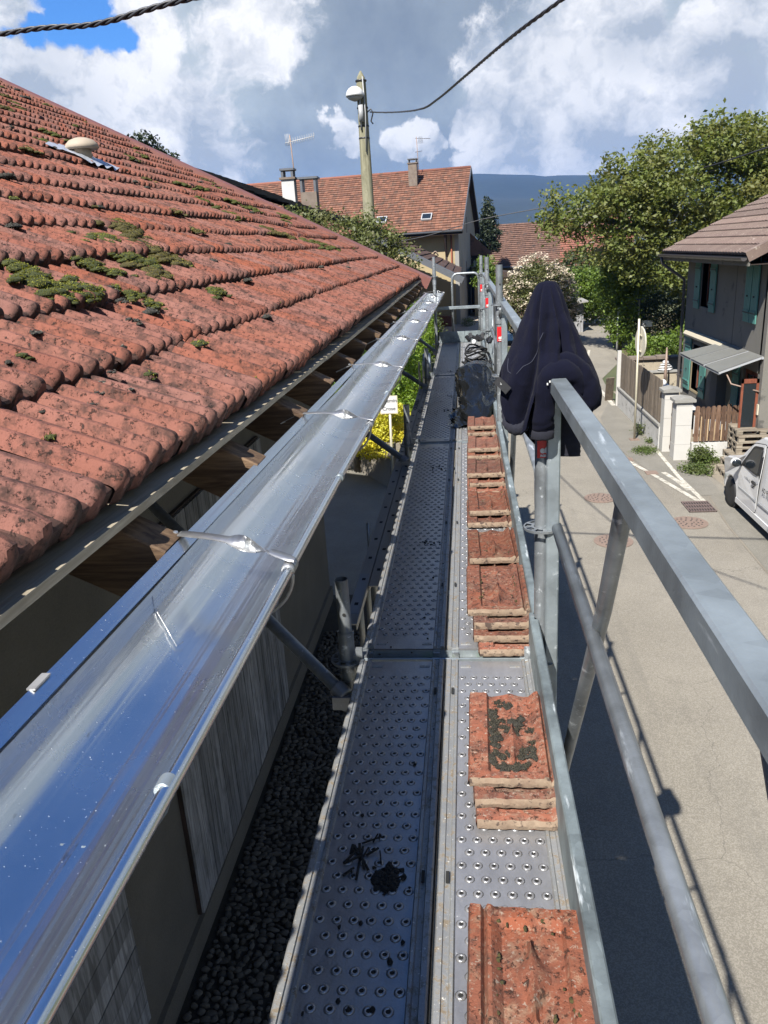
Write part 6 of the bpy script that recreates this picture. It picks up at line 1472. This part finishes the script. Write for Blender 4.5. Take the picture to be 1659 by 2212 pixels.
# large farmhouse with the big red roof
FY = 60.0
fh = empty('farmhouse', (-.5, 60, 0), 'large cream farmhouse with a long steep red tile roof beyond the pole', 'house')
GX = -.42; EYf, EZf = FY-1.0, 6.72; RYf, RZf = FY+8.0, 11.52
mb = MB(); mb.prism([(FY, 0), (FY, EZf+.35), (RYf, RZf-.35), (2*RYf-FY, EZf+.35), (2*RYf-FY, 0)], (.3, 0, 0), (GX-.3, 0, 0), ((0, 1, 0), (0, 0, 1))); mb.build('gable_wall', 'pale_grey_render', fh)
MB().box((-25, FY+.001, 0), (GX-.3, FY+.3, EZf+.45)).build('wall', 'cream_render', fh); MB().box((-25, 2*RYf-FY-.3, 0), (GX-.3, 2*RYf-FY, EZf+.4)).build('wall', 'cream_render', fh)
RX0, RX1 = -27, -.42+.38
ey = Vector((0, RYf-EYf, RZf-EZf)); en = Vector((0, -(RZf-EZf), RYf-EYf)).normalized()
mb = MB(); mb.add([(RX0, EYf, EZf-.12), (RX1, EYf, EZf-.12), (RX1, RYf, RZf-.12), (RX0, RYf, RZf-.12)], [(0, 1, 2, 3)]); mb.add([(RX0, RYf, RZf-.12), (RX1, RYf, RZf-.12), (RX1, 2*RYf-EYf, EZf-.12), (RX0, 2*RYf-EYf, EZf-.12)], [(0, 1, 2, 3)]); 
mb.add([(RX0, EYf, EZf-.3), (RX1, EYf, EZf-.3), (RX1, RYf, RZf-.3), (RX0, RYf, RZf-.3)], [(3, 2, 1, 0)])
frf = mb.build('roof', 'dark_timber', fh)
mb = MB(); hip_tiles(mb, (RX0, EYf, EZf-.02), (RX1-RX0, 0, 0), ey, en, 92, 27, .06, .02)
mb.add([(RX0, RYf, RZf), (RX1, RYf, RZf), (RX1, 2*RYf-EYf, EZf), (RX0, 2*RYf-EYf, EZf)], [(0, 1, 2, 3)]); mb.build('tiles', 'far_clay', frf, kind='stuff')
mb = MB(); mb.tube([(RX0, RYf, RZf+.02), (RX1, RYf, RZf+.02)], .13, 8); mb.build('ridge_tiles', 'far_clay_red', frf, True)
mb = MB(); mb.beam((RX1+.03, EYf, EZf-.10), (RX1+.03, RYf, RZf-.06), .06, .28, (0, 0, 1)); mb.beam((RX1+.03, RYf, RZf-.06), (RX1+.03, 2*RYf-EYf, EZf-.10), .06, .28, (0, 0, 1)); mb.build('verge_board', 'dark_zinc', frf)
mb = MB(); mb.tube([(RX0, EYf-.05, EZf-.08), (RX1, EYf-.05, EZf-.08)], .08, 8); mb.build('gutter', 'dark_zinc', fh, True)
mb = MB(); mb.beam((-1.35, FY-.85, 6.4), (-1.35, FY-.05, 5.0), .12, .14); mb.box((-1.42, FY-.06, 4.1), (-1.28, FY-.005, 6.5)); mb.build('bracket', 'dark_timber', fh)
MB().tube([(-.95, FY-.10, 6.5), (-.95, FY-.10, .2)], .06, 8).build('downpipe', 'red_door_wood', fh, True)
mb = MB(); mb.tube([(-2.9+.42*t_, FY-.06, 5.05+.28*math.sin(t_*3.0+2.6)) for t_ in np.linspace(0, 2.2, 18)], .045, 6); mb.build('iron_tie', 'rust_iron', fh, True)
chimney('chimney', -4.45, FY+6.0, 10.2, 11.95, .68, 'chimney_old', fh)
fh.rotation_euler.z = R(-5.0)
an = empty('tv_antenna', (-3.5, FY+7.4, 11), 'bent television antenna beside the small chimney of the farmhouse', 'antenna')
MB().tube([(-3.5, FY+7.4, 10.9), (-3.6, FY+7.4, 14.0)], .03, 6).build('mast', 'rust_iron', an, True)
MB().tube([(-3.75, FY+7.4, 12.9), (-3.2, FY+7.4, 12.95)], .02, 5).build('lower_arm', 'dark_zinc', an, True)
mb = MB(); mb.tube([(-3.7, FY+7.4, 13.9), (-2.5, FY+7.4, 13.8)], .02, 5)
for k in range(5): mb.tube([(-3.5+k*.1, FY+7.4, 13.5), (-3.4+k*.06, FY+7.4, 14.0)], .012, 4)
mb.build('rods', 'dark_zinc', an, True)
def skylight(x, s, w_=.78, h=.62):
    o_ = Vector((x, EYf, EZf)) + ey*s + en*.08; u = ey.normalized()
    f = MB(); f.add([o_, o_+Vector((w_, 0, 0)), o_+Vector((w_, 0, 0))+u*h*1.5, o_+u*h*1.5, o_+en*.10, o_+Vector((w_, 0, 0))+en*.10, o_+Vector((w_, 0, 0))+u*h*1.5+en*.10, o_+u*h*1.5+en*.10], [(0, 3, 2, 1), (4, 5, 6, 7), (0, 1, 5, 4), (1, 2, 6, 5), (2, 3, 7, 6), (3, 0, 4, 7)])
    k = f.build('skylight', 'grey_box_paint', frf)
    q_ = o_ + en*.105 + Vector((.07, 0, 0)) + u*.09; g = MB(); g.add([q_, q_+Vector((w_-.14, 0, 0)), q_+Vector((w_-.14, 0, 0))+u*(h*1.5-.2), q_+u*(h*1.5-.2)], [(0, 1, 2, 3)]); g.build('pane', 'window_dark_glass', k) if False else None
    return k
for x in (-3.2, -6.6): skylight(x, .155); 
for x in (-3.2, -6.6):
    o_ = Vector((x+.07, EYf, EZf)) + ey*.155 + en*.187 + ey.normalized()*.09; u = ey.normalized()
    g = MB(); g.add([o_, o_+Vector((.64, 0, 0)), o_+Vector((.64, 0, 0))+u*.73, o_+u*.73], [(0, 1, 2, 3)]); g.build('skylight_pane', 'window_dark_glass', frf)
for z0, y0 in ((6.6, FY+7.0), (3.2, FY+6.0)): MB().box((GX, y0, z0), (GX+.02, y0+.4, z0+1.2)).build('slit_window', 'dark_print', fh)
# lean-to at its right with brown garage door
lt = empty('garage', (2.2, 66, 0), 'low cream garage with a wide dark brown door right of the farmhouse', 'garage')
MB().box((.75, 66.2, 0), (3.9, 70, 3.0)).build('wall', 'cream_render', lt)
mb = MB(); mb.prism([(.5, 3.0), (4.2, 3.0), (4.2, 3.25), (.5, 3.9)], (0, 5.5, 0), (0, 65.3, 0), ((1, 0, 0), (0, 0, 1))); mb.build('roof', 'dark_timber', lt)
MB().box((1.05, 66.1, 0), (3.4, 66.2, 2.1)).build('garage_door', 'dark_timber', lt)
for x, h in ((1.3, 1.25),): MB().tube([(x, 60.5, 0), (x, 60.5, h)], .12, 8).build('bollard', 'concrete_cap', None, True, origin=(x, 60.5, 0), label='short stone bollard on the pale yard of the farmhouse', cat='bollard')
pl = MB().box((-2.3, 58.6, 0), (-.9, 59.2, .75)).build('planter_bench', 'terracotta_box', None, origin=(-1.6, 59, 0), label='reddish wooden planter against the cream farmhouse wall', cat='planter')

# dark timber house and the long brown roofs behind
dh = empty('timber_house', (2, 72, 0), 'dark timber house with brown roof between the farmhouse and the long roof', 'house')
MB().box((.2, 71, 0), (1.95, 76, 4.9)).build('wall', 'dark_timber', dh)
mb = MB(); mb.prism([(-1.2, 6.6), (.5, 6.6), (2.35, 4.9), (2.35, 4.75), (-1.2, 4.75)], (0, 7, 0), (0, 70.4, 0), ((1, 0, 0), (0, 0, 1))); dr = mb.build('roof', 'far_clay_brown', dh)
for x in (.75, 1.35): MB().box((x, 70.97, 3.1), (x+.35, 71.0, 4.3)).build('window', 'grey_box_paint', dh)
def barn(name, x0, x1, y0, ridge_z, eave_z, depth, mat, label, wallm, nx=60, ny=18, lean=0.0):
    o = empty(name, ((x0+x1)/2, y0+depth/2, 0), label, 'house')
    MB().box((x0+.3, y0+.5, 0), (x1-.3, y0+depth-.4, eave_z)).build('wall', wallm, o)
    mb = MB(); e0 = Vector((x0, y0, eave_z)); ex = Vector((x1-x0, 0, 0)); eyv = Vector((lean, depth/2, ridge_z-eave_z)); n_ = ex.cross(eyv).normalized()
    mb.add([e0-n_*.1, e0+ex-n_*.1, e0+ex+eyv-n_*.1, e0+eyv-n_*.1], [(0, 1, 2, 3)]); mb.add([e0+eyv, e0+eyv+ex, e0+ex+Vector((lean, depth, 0)), e0+Vector((lean, depth, 0))], [(0, 1, 2, 3)]); r_ = mb.build('roof', mat, o)
    mb = MB(); hip_tiles(mb, e0, ex, eyv, n_, nx, ny, .07, .02); mb.build('tiles', mat, r_, kind='stuff')
    mb = MB(); mb.tube([e0+Vector((0, -.05, -.03)), e0+ex+Vector((0, -.05, -.03))], .09, 6); mb.build('gutter', 'dark_zinc', o, True); return o
barn('barn', 1.9, 10.4, 82, 7.5, 3.3, 9, 'far_clay_brown', 'long barn with a low brown tile roof beyond the flowering bush', 'chimney_old', 60, 22, .8)
barn('red_roof_house', 9.3, 16.5, 81, 8.0, 3.0, 10, 'far_clay_red', 'house with a brighter red roof half hidden by the walnut tree', 'pale_grey_render', 50, 24, .6)
chimney('chimney', 12.3, 85, 6.4, 8.3, .8, 'chimney_old', bpy.data.objects['red_roof_house'])
# shed, dish, car, mailboxes up the road
sh = empty('garden_shed', (6.9, 52, 0), 'small grey wooden shed with flat roof beside the far road', 'shed')
MB().box((6.2, 50.6, 0), (7.3, 53.0, 1.7)).build('wall', 'grey_cladding', sh); mb = MB(); mb.beam((5.9, 51.6, 1.72), (7.5, 51.6, 1.92), 3.2, .08, (0, 0, 1)); mb.build('roof', 'concrete_cap', sh)
ds = empty('satellite_dish', (9.2, 57.5, 0), 'white satellite dish on a low stand at the roadside', 'satellite dish')
mb = MB(); d = Vector((-.35, -.9, .25)).normalized(); mb.lathe(Vector((9.2, 57.5, 1.25)), [(0, -.12), (.3, -.08), (.62, .04), (.63, .06), (.3, -.05), (0, -.09)], 24, d); mb.build('dish', 'grey_box_paint', ds, True)
MB().tube([(9.2, 57.6, 0), (9.2, 57.55, 1.2)], .04, 6).build('stand', 'grey_paint', ds, True); MB().tube([(9.2, 57.5, .8), (9.0, 56.9, 1.3)], .02, 5).build('arm', 'grey_paint', ds, True)
cr = empty('parked_car', (3.1, 47, 0), 'dark blue car parked beyond the scaffold, behind the guard rail', 'car')
mb = MB(); cp = [(0, .3), (0, .75), (.25, .95), (1.0, 1.0), (1.6, 1.42), (2.9, 1.45), (3.6, 1.02), (4.1, .95), (4.2, .3)]; mb.prism(cp, (1.7, 0, 0), (2.2, 45, 0), ((0, 1, 0), (0, 0, 1))); cb = mb.build('body', 'blue_car_paint', cr); bmv = cb.modifiers.new('b', 'BEVEL'); bmv.width = .08; bmv.segments = 3
MB().add([(2.35, 45.98, 1.04), (3.75, 45.98, 1.04), (3.65, 46.5, 1.38), (2.45, 46.5, 1.38)], [(0, 1, 2, 3)]).build('rear_window', 'window_dark_glass', cr)
for x in (2.2, 3.75):
    for y in (45.8, 48.3): MB().lathe((x, y, .32), [(.2, 0), (.32, 0), (.32, .16), (.2, .16)], 18, (1, 0, 0)).build('wheel', 'black_rubber', cr, True)
ml = empty('mailbox', (9.2, 41.9, 0), 'small white mailbox on a post under the walnut tree', 'mailbox')
MB().tube([(9.2, 41.9, 0), (9.2, 41.9, 1.1)], .04, 6).build('post', 'white_enamel', ml, True); MB().box((9.0, 41.7, 1.1), (9.5, 42.1, 1.4)).build('box', 'white_enamel', ml)
bsn = empty('direction_sign', (8.9, 42.2, 0), 'small blue road sign on a post against the walnut foliage', 'sign')
MB().tube([(8.9, 42.2, 0), (8.9, 42.2, 2.6)], .04, 6).build('post', 'sign_post_metal', bsn, True); MB().box((8.62, 42.1, 2.45), (9.15, 42.14, 2.85)).build('plate', 'blue_enamel', bsn); MB().box((8.2, 42.1, 2.60), (8.6, 42.14, 2.78)).build('plate', 'blue_enamel', bsn)
rp = MB().tube([(7.72, 41.4, 0), (7.72, 41.4, 2.2)], .055, 8); rp.build('marker_post', 'white_enamel', None, True, origin=(7.72, 41.4, 0), label='white post at the corner of the dry grass verge', cat='post')
# white and red banded barrier tape post
MB().beam((5.05, 28.3, 0), (5.0, 27.8, .9), .03, .28, (1, 0, 0)).build('leaning_board', 'fence_grey_wood', None, origin=(4.95, 28.3, 0), label='short wooden board leaning at the far end of the fence', cat='board')

# ================================================================== GREENERY
def limb(*pts): return [Vector(p_) for p_ in pts]
# walnut tree
wb = (12.8, 42, 0); T = []
T.append((limb((12.8, 42, 0), (12.7, 41.8, 2.2), (12.9, 41.6, 4.0)), .42, .30))
rw = random.Random(12); blobs = []
crown = [(5.4, 40, 7.0, 1.4, 1.6, 1.2), (7.2, 39.5, 7.9, 1.5, 1.8, 1.1), (8.8, 39.5, 7.6, 1.9, 2.2, 1.9), (10.3, 40, 8.4, 2.0, 2.4, 1.8), (12.2, 40.5, 9.0, 2.1, 2.6, 1.7), (14.6, 41, 8.8, 2.6, 2.6, 1.9), (17.5, 42, 8.8, 3, 3, 2.6), (7.4, 39.5, 6.2, 2.0, 2.0, 1.8), (10.2, 39.2, 6.8, 2.4, 2.4, 2.2), (12.8, 39.4, 7.0, 2.6, 2.4, 2.4), (15.2, 40, 6.8, 2.6, 2.6, 2.4), (9.4, 39.8, 4.4, 2.0, 2.2, 1.8), (12, 40, 4.4, 2.6, 2.4, 1.9), (14.5, 40.5, 4.2, 2.6, 2.4, 2.0), (4.9, 40.2, 6.4, 1.1, 1.3, 1.0), (6.3, 40, 5.3, 1.2, 1.2, .9)]
for x, y, z, a, b_, c in crown:
    s = Vector((12.8 + (x-12.8)*.12, 41.7, 3.6)); m1 = s.lerp(Vector((x, y, z)), .5) + Vector((rw.gauss(0, .3), 0, .7)); T.append((limb(s, m1, (x, y, z-.3)), .20, .05))
    for _ in range(5):
        q = Vector((x+rw.uniform(-.55, .55)*a, y-b_*rw.uniform(.2, .75), z+rw.uniform(-.5, .45)*c)); b0 = m1.lerp(Vector((x, y, z-.3)), rw.uniform(.1, .9)); pts_ = [b0]
        for k_ in (.25, .5, .75): pts_.append(b0.lerp(q, k_)+Vector((rw.gauss(0, .13), rw.gauss(0, .1), .12+rw.gauss(0, .1))))
        T.append((pts_+[q], .05, .012))
sub = []
for x, y, z, a, b_, c in crown:
    for _ in range(9):
        d = Vector((rw.gauss(0, 1), rw.gauss(0, 1)-.4, rw.gauss(0, 1))).normalized(); f = rw.uniform(.34, .55)
        sub.append((x+d.x*a*.78, y+d.y*b_*.78, z+d.z*c*.78, a*f, b_*f, c*f*.8))
crown = sub + [(x, y, z, a*.6, b_*.6, c*.6) for x, y, z, a, b_, c in crown]
plant('walnut_tree', wb, 'huge walnut tree with bronze green leaves spreading over the right side', 'tree', 'walnut_leaf', crown, 74000, .185, .27, T, bark='pale_bark', shell=.84, per=24)
iv = [(7.6, 41.6, 3.1, .8, .7, 1.3), (7.9, 41.8, 1.6, .75, .6, .8), (7.5, 41.6, 4.6, .7, .6, .9), (8.6, 41.8, 3.8, .9, .7, 1.4), (8.0, 41.6, .9, .5, .5, .6)]
plant('ivy_covered_tree', (7.9, 41.8, 0), 'slender trunk wrapped in bright green ivy at the road edge', 'tree', 'ivy_leaf', iv, 14000, .15, .20, [(limb((7.9, 41.8, 0), (7.8, 41.8, 3), (7.7, 41.8, 5)), .16, .08)])
und = [(10.2, 43, 1.4, 1.8, 1.4, 1.4), (12.5, 42, 1.2, 2.0, 1.4, 1.3), (9.4, 44, 2.3, 1.2, 1.2, 1.6), (15, 42, 1.2, 2, 1.5, 1.4)]
plant('undergrowth', (11, 43, 0), 'dark leafy undergrowth beneath the walnut tree behind the garden wall', 'shrub', 'dark_shrub_leaf', und, 16000, .15, .25)
plant('garden_shrub', (9.0, 36.5, 0), 'bright green low shrubs growing beside the garden wall', 'shrub', 'ivy_leaf', [(8.6, 37.5, .5, 1.1, 1, .6), (10.2, 36.5, .8, 1.4, 1.2, .9), (11.5, 35, 1.0, 1.2, 1.0, 1.0)], 12000, .13, .22)
plant('elder_bush', (4.0, 46, 0), 'large bush covered in creamy white blossom behind the hoodie', 'bush', 'shrub_leaf', [(4.0, 45.5, 3.0, 1.5, 1.3, 1.7), (2.9, 45.5, 2.2, 1.0, 1.1, 1.5), (5.0, 45.5, 2.6, 1.0, 1.1, 1.4), (4.1, 45.5, 1.2, 1.6, 1.3, 1.2), (5.6, 45.8, 1.8, .7, .9, .9)], 26000, .14, .20, [(limb((4, 46, 0), (4, 45.8, 2.5)), .14, .05)], flowers=('elder_flower', 9000, .12))
plant('green_hedge_bush', (7.6, 55, 0), 'rounded bright green bush left of the ivy covered tree', 'bush', 'ivy_leaf', [(7.4, 54, 2.4, 1.1, 1.2, 1.3), (8.4, 54, 2.1, 1.1, 1.2, 1.3), (7.9, 54, 3.0, .9, 1, .8), (8.8, 55, 1.3, 1.2, 1.2, 1.2), (6.4, 54.5, 2.6, .8, .9, .9)], 18000, .16, .24)
plant('small_tree', (1.3, 56, 0), 'small yellowish green tree in front of the garage', 'tree', 'ivy_leaf', [(1.45, 62, 3.9, .7, .7, .9), (1.2, 62, 3.2, .6, .6, .7), (1.9, 62, 3.1, .6, .6, .6)], 5000, .16, .2, [(limb((1.4, 62, 0), (1.4, 62, 3.3)), .08, .04)])
plant('dark_conifer', (2.2, 78, 0), 'dark pointed spruce standing before the mountain', 'tree', 'conifer_leaf', [(2.25, 78, 9.4, .25, .25, .5), (2.25, 78, 8.7, .5, .5, .5), (2.3, 78, 8.0, .75, .75, .5), (2.2, 78, 7.3, .95, .95, .5), (2.3, 78, 6.5, 1.15, 1.1, .55), (2.2, 78, 5.5, 1.3, 1.2, .7)], 9000, .20, .16, [(limb((2.25, 78, 0), (2.25, 78, 9.6)), .18, .03)])
plant('fir_tree', (-11.2, 30, 0), 'tip of a fir tree showing above the tiled roof at upper left', 'tree', 'conifer_leaf', [(-11.7, 30, 9.8, .35, .4, .45), (-11.35, 30, 9.5, .5, .5, .55), (-10.85, 30, 9.1, .45, .5, .5), (-11.2, 30, 8.4, 1.0, 1, .9), (-10.5, 30, 8.6, .4, .4, .4)], 5000, .13, .12, [(limb((-11.2, 30, 0), (-11.3, 30, 9.6)), .2, .03)])
plant('pear_tree', (-3.0, 19.9, 0), 'bushy fruit tree growing around the wooden lamp pole', 'tree', 'shrub_leaf', [(-2.9, 19.3, 5.9, .75, .7, .55), (-2.2, 19.2, 5.7, .7, .6, .65), (-1.6, 19.3, 5.35, .45, .5, .45), (-3.6, 19.6, 6.2, .5, .5, .4), (-4.2, 20, 6.45, .4, .4, .3), (-2.1, 19.2, 6.3, .22, .22, .35), (-2.4, 19.2, 4.9, 1.1, .7, .6)], 9000, .085, .12, [(limb((-3, 19.9, 0), (-2.8, 19.6, 3), (-2.5, 19.3, 5.6)), .13, .04)])
# hedge with retaining wall, yellow shrub
rw_ = MB(); rw_.prism([(-1.55, 18.15), (-1.55, 34), (-1.75, 34), (-1.75, 18.35), (-4.6, 23.0), (-4.75, 22.9), (-1.95, 18.15)], (0, 0, 1.15), (0, 0, 0)); rw_.build('retaining_wall', 'retaining_concrete', None, origin=(-2, 19, 0), label='stained concrete retaining wall under the yellow shrub', cat='wall')
MB().prism([(-1.7, 18.4), (-1.7, 34), (-14, 34), (-14, 30), (-4.6, 23.0)], (0, 0, 1.05), (0, 0, 0)).build('garden_bank', 'meadow_ground', None, kind='structure')
plant('yellow_shrub', (-2.3, 19.2, 1.0), 'yellow variegated shrub spilling over the concrete wall', 'shrub', 'yellow_leaf', [(-2.15, 18.8, 1.50, .55, .6, .62), (-2.75, 19.4, 1.45, .6, .65, .60), (-1.80, 18.75, 1.40, .42, .5, .58), (-3.3, 20.4, 1.35, .6, .6, .55), (-2.4, 18.7, 1.05, .6, .5, .38), (-3.0, 19.5, 1.0, .6, .5, .38), (-1.75, 18.5, 1.0, .35, .4, .34)], 26000, .060, .065, shell=.85)
plant('green_hedge', (-1.7, 25, 1.0), 'tall bright green hedge running along the ladder side of the scaffold', 'hedge', 'hedge_leaf', [(-1.78, 20.2+1.15*k, 1.75+.07*k, .42, .8, .85+.02*k) for k in range(13)] + [(-2.6, 21.5+1.3*k, 2.1+.08*k, .8, .9, .8) for k in range(10)] + [(-4.2, 22.5+1.3*k, 2.0, 1.0, 1, .8) for k in range(6)], 62000, .085, .11, shell=.72)
plant('dark_bush', (-1.4, 37, 0), 'dark green bush at the far end of the hedge', 'bush', 'dark_shrub_leaf', [(-2.1, 35.5, 2.0, .8, 1.3, 1.3), (-2.0, 37.5, 1.7, .7, 1.2, 1.2), (-3.0, 36, 2.3, 1.1, 1.2, 1.6)], 14000, .13, .18)
for k, (x, y, r_, h, lb) in enumerate(((5.85, 19.65, .30, .42, 'green weeds climbing the foot of the near white pillar'), (5.55, 18.9, .35, .14, 'low weeds spreading at the edge of the sandy ground'), (5.0, 22.9, .10, .34, 'small weed growing at the foot of the fence beside the sign post'), (4.75, 20.95, .35, .06, 'flat weeds in the cracked pavement before the gate'), (5.1, 21.9, .12, .12, 'thin strip of weeds along the foot of the fence wall'), (6.5, 19.8, .5, .08, 'grass tufts at the foot of the low white wall'), (.1, 58.3, .6, .6, 'leafy green plant beside the planter at the farmhouse wall'))):
    plant('weeds', (x, y, 0), lb, 'weeds', 'weed_leaf', [(x, y, h*.5, r_, r_*(1 if h > .2 else 1.3), h*.6)], 1500 if r_ > .15 else 350, .055 if h > .13 else .04, .07, per=10, shell=.3)
# roadside trees beyond, merging at the end of the road
plant('roadside_trees', (12, 70, 0), 'row of dark green trees closing the view at the end of the road', 'trees', 'dark_shrub_leaf', [(9+1.8*k, 68+rw.gauss(0, 2), 2.4+rw.gauss(0, .3), 1.6, 1.6, 2.2) for k in range(10)], 22000, .25, .35)

# ------------------------------------------------------------------ haze
hz = MB().box((-4150, -560, -1.1), (4150, 5900, 285)).build('haze', 'dark_print', None, kind='stuff')
hm = bpy.data.materials.new('haze_air'); hm.use_nodes = True; ht = hm.node_tree; ht.nodes.clear()
ho = ht.nodes.new('ShaderNodeOutputMaterial'); hv = ht.nodes.new('ShaderNodeVolumePrincipled'); ht.links.new(hv.outputs[0], ho.inputs['Volume'])
hv.inputs['Color'].default_value = (.10, .36, .95, 1); hv.inputs['Density'].default_value = .00012; hv.inputs['Anisotropy'].default_value = .2
hz.data.materials.clear(); hz.data.materials.append(hm); hz['label'] = 'thin bluish summer haze';
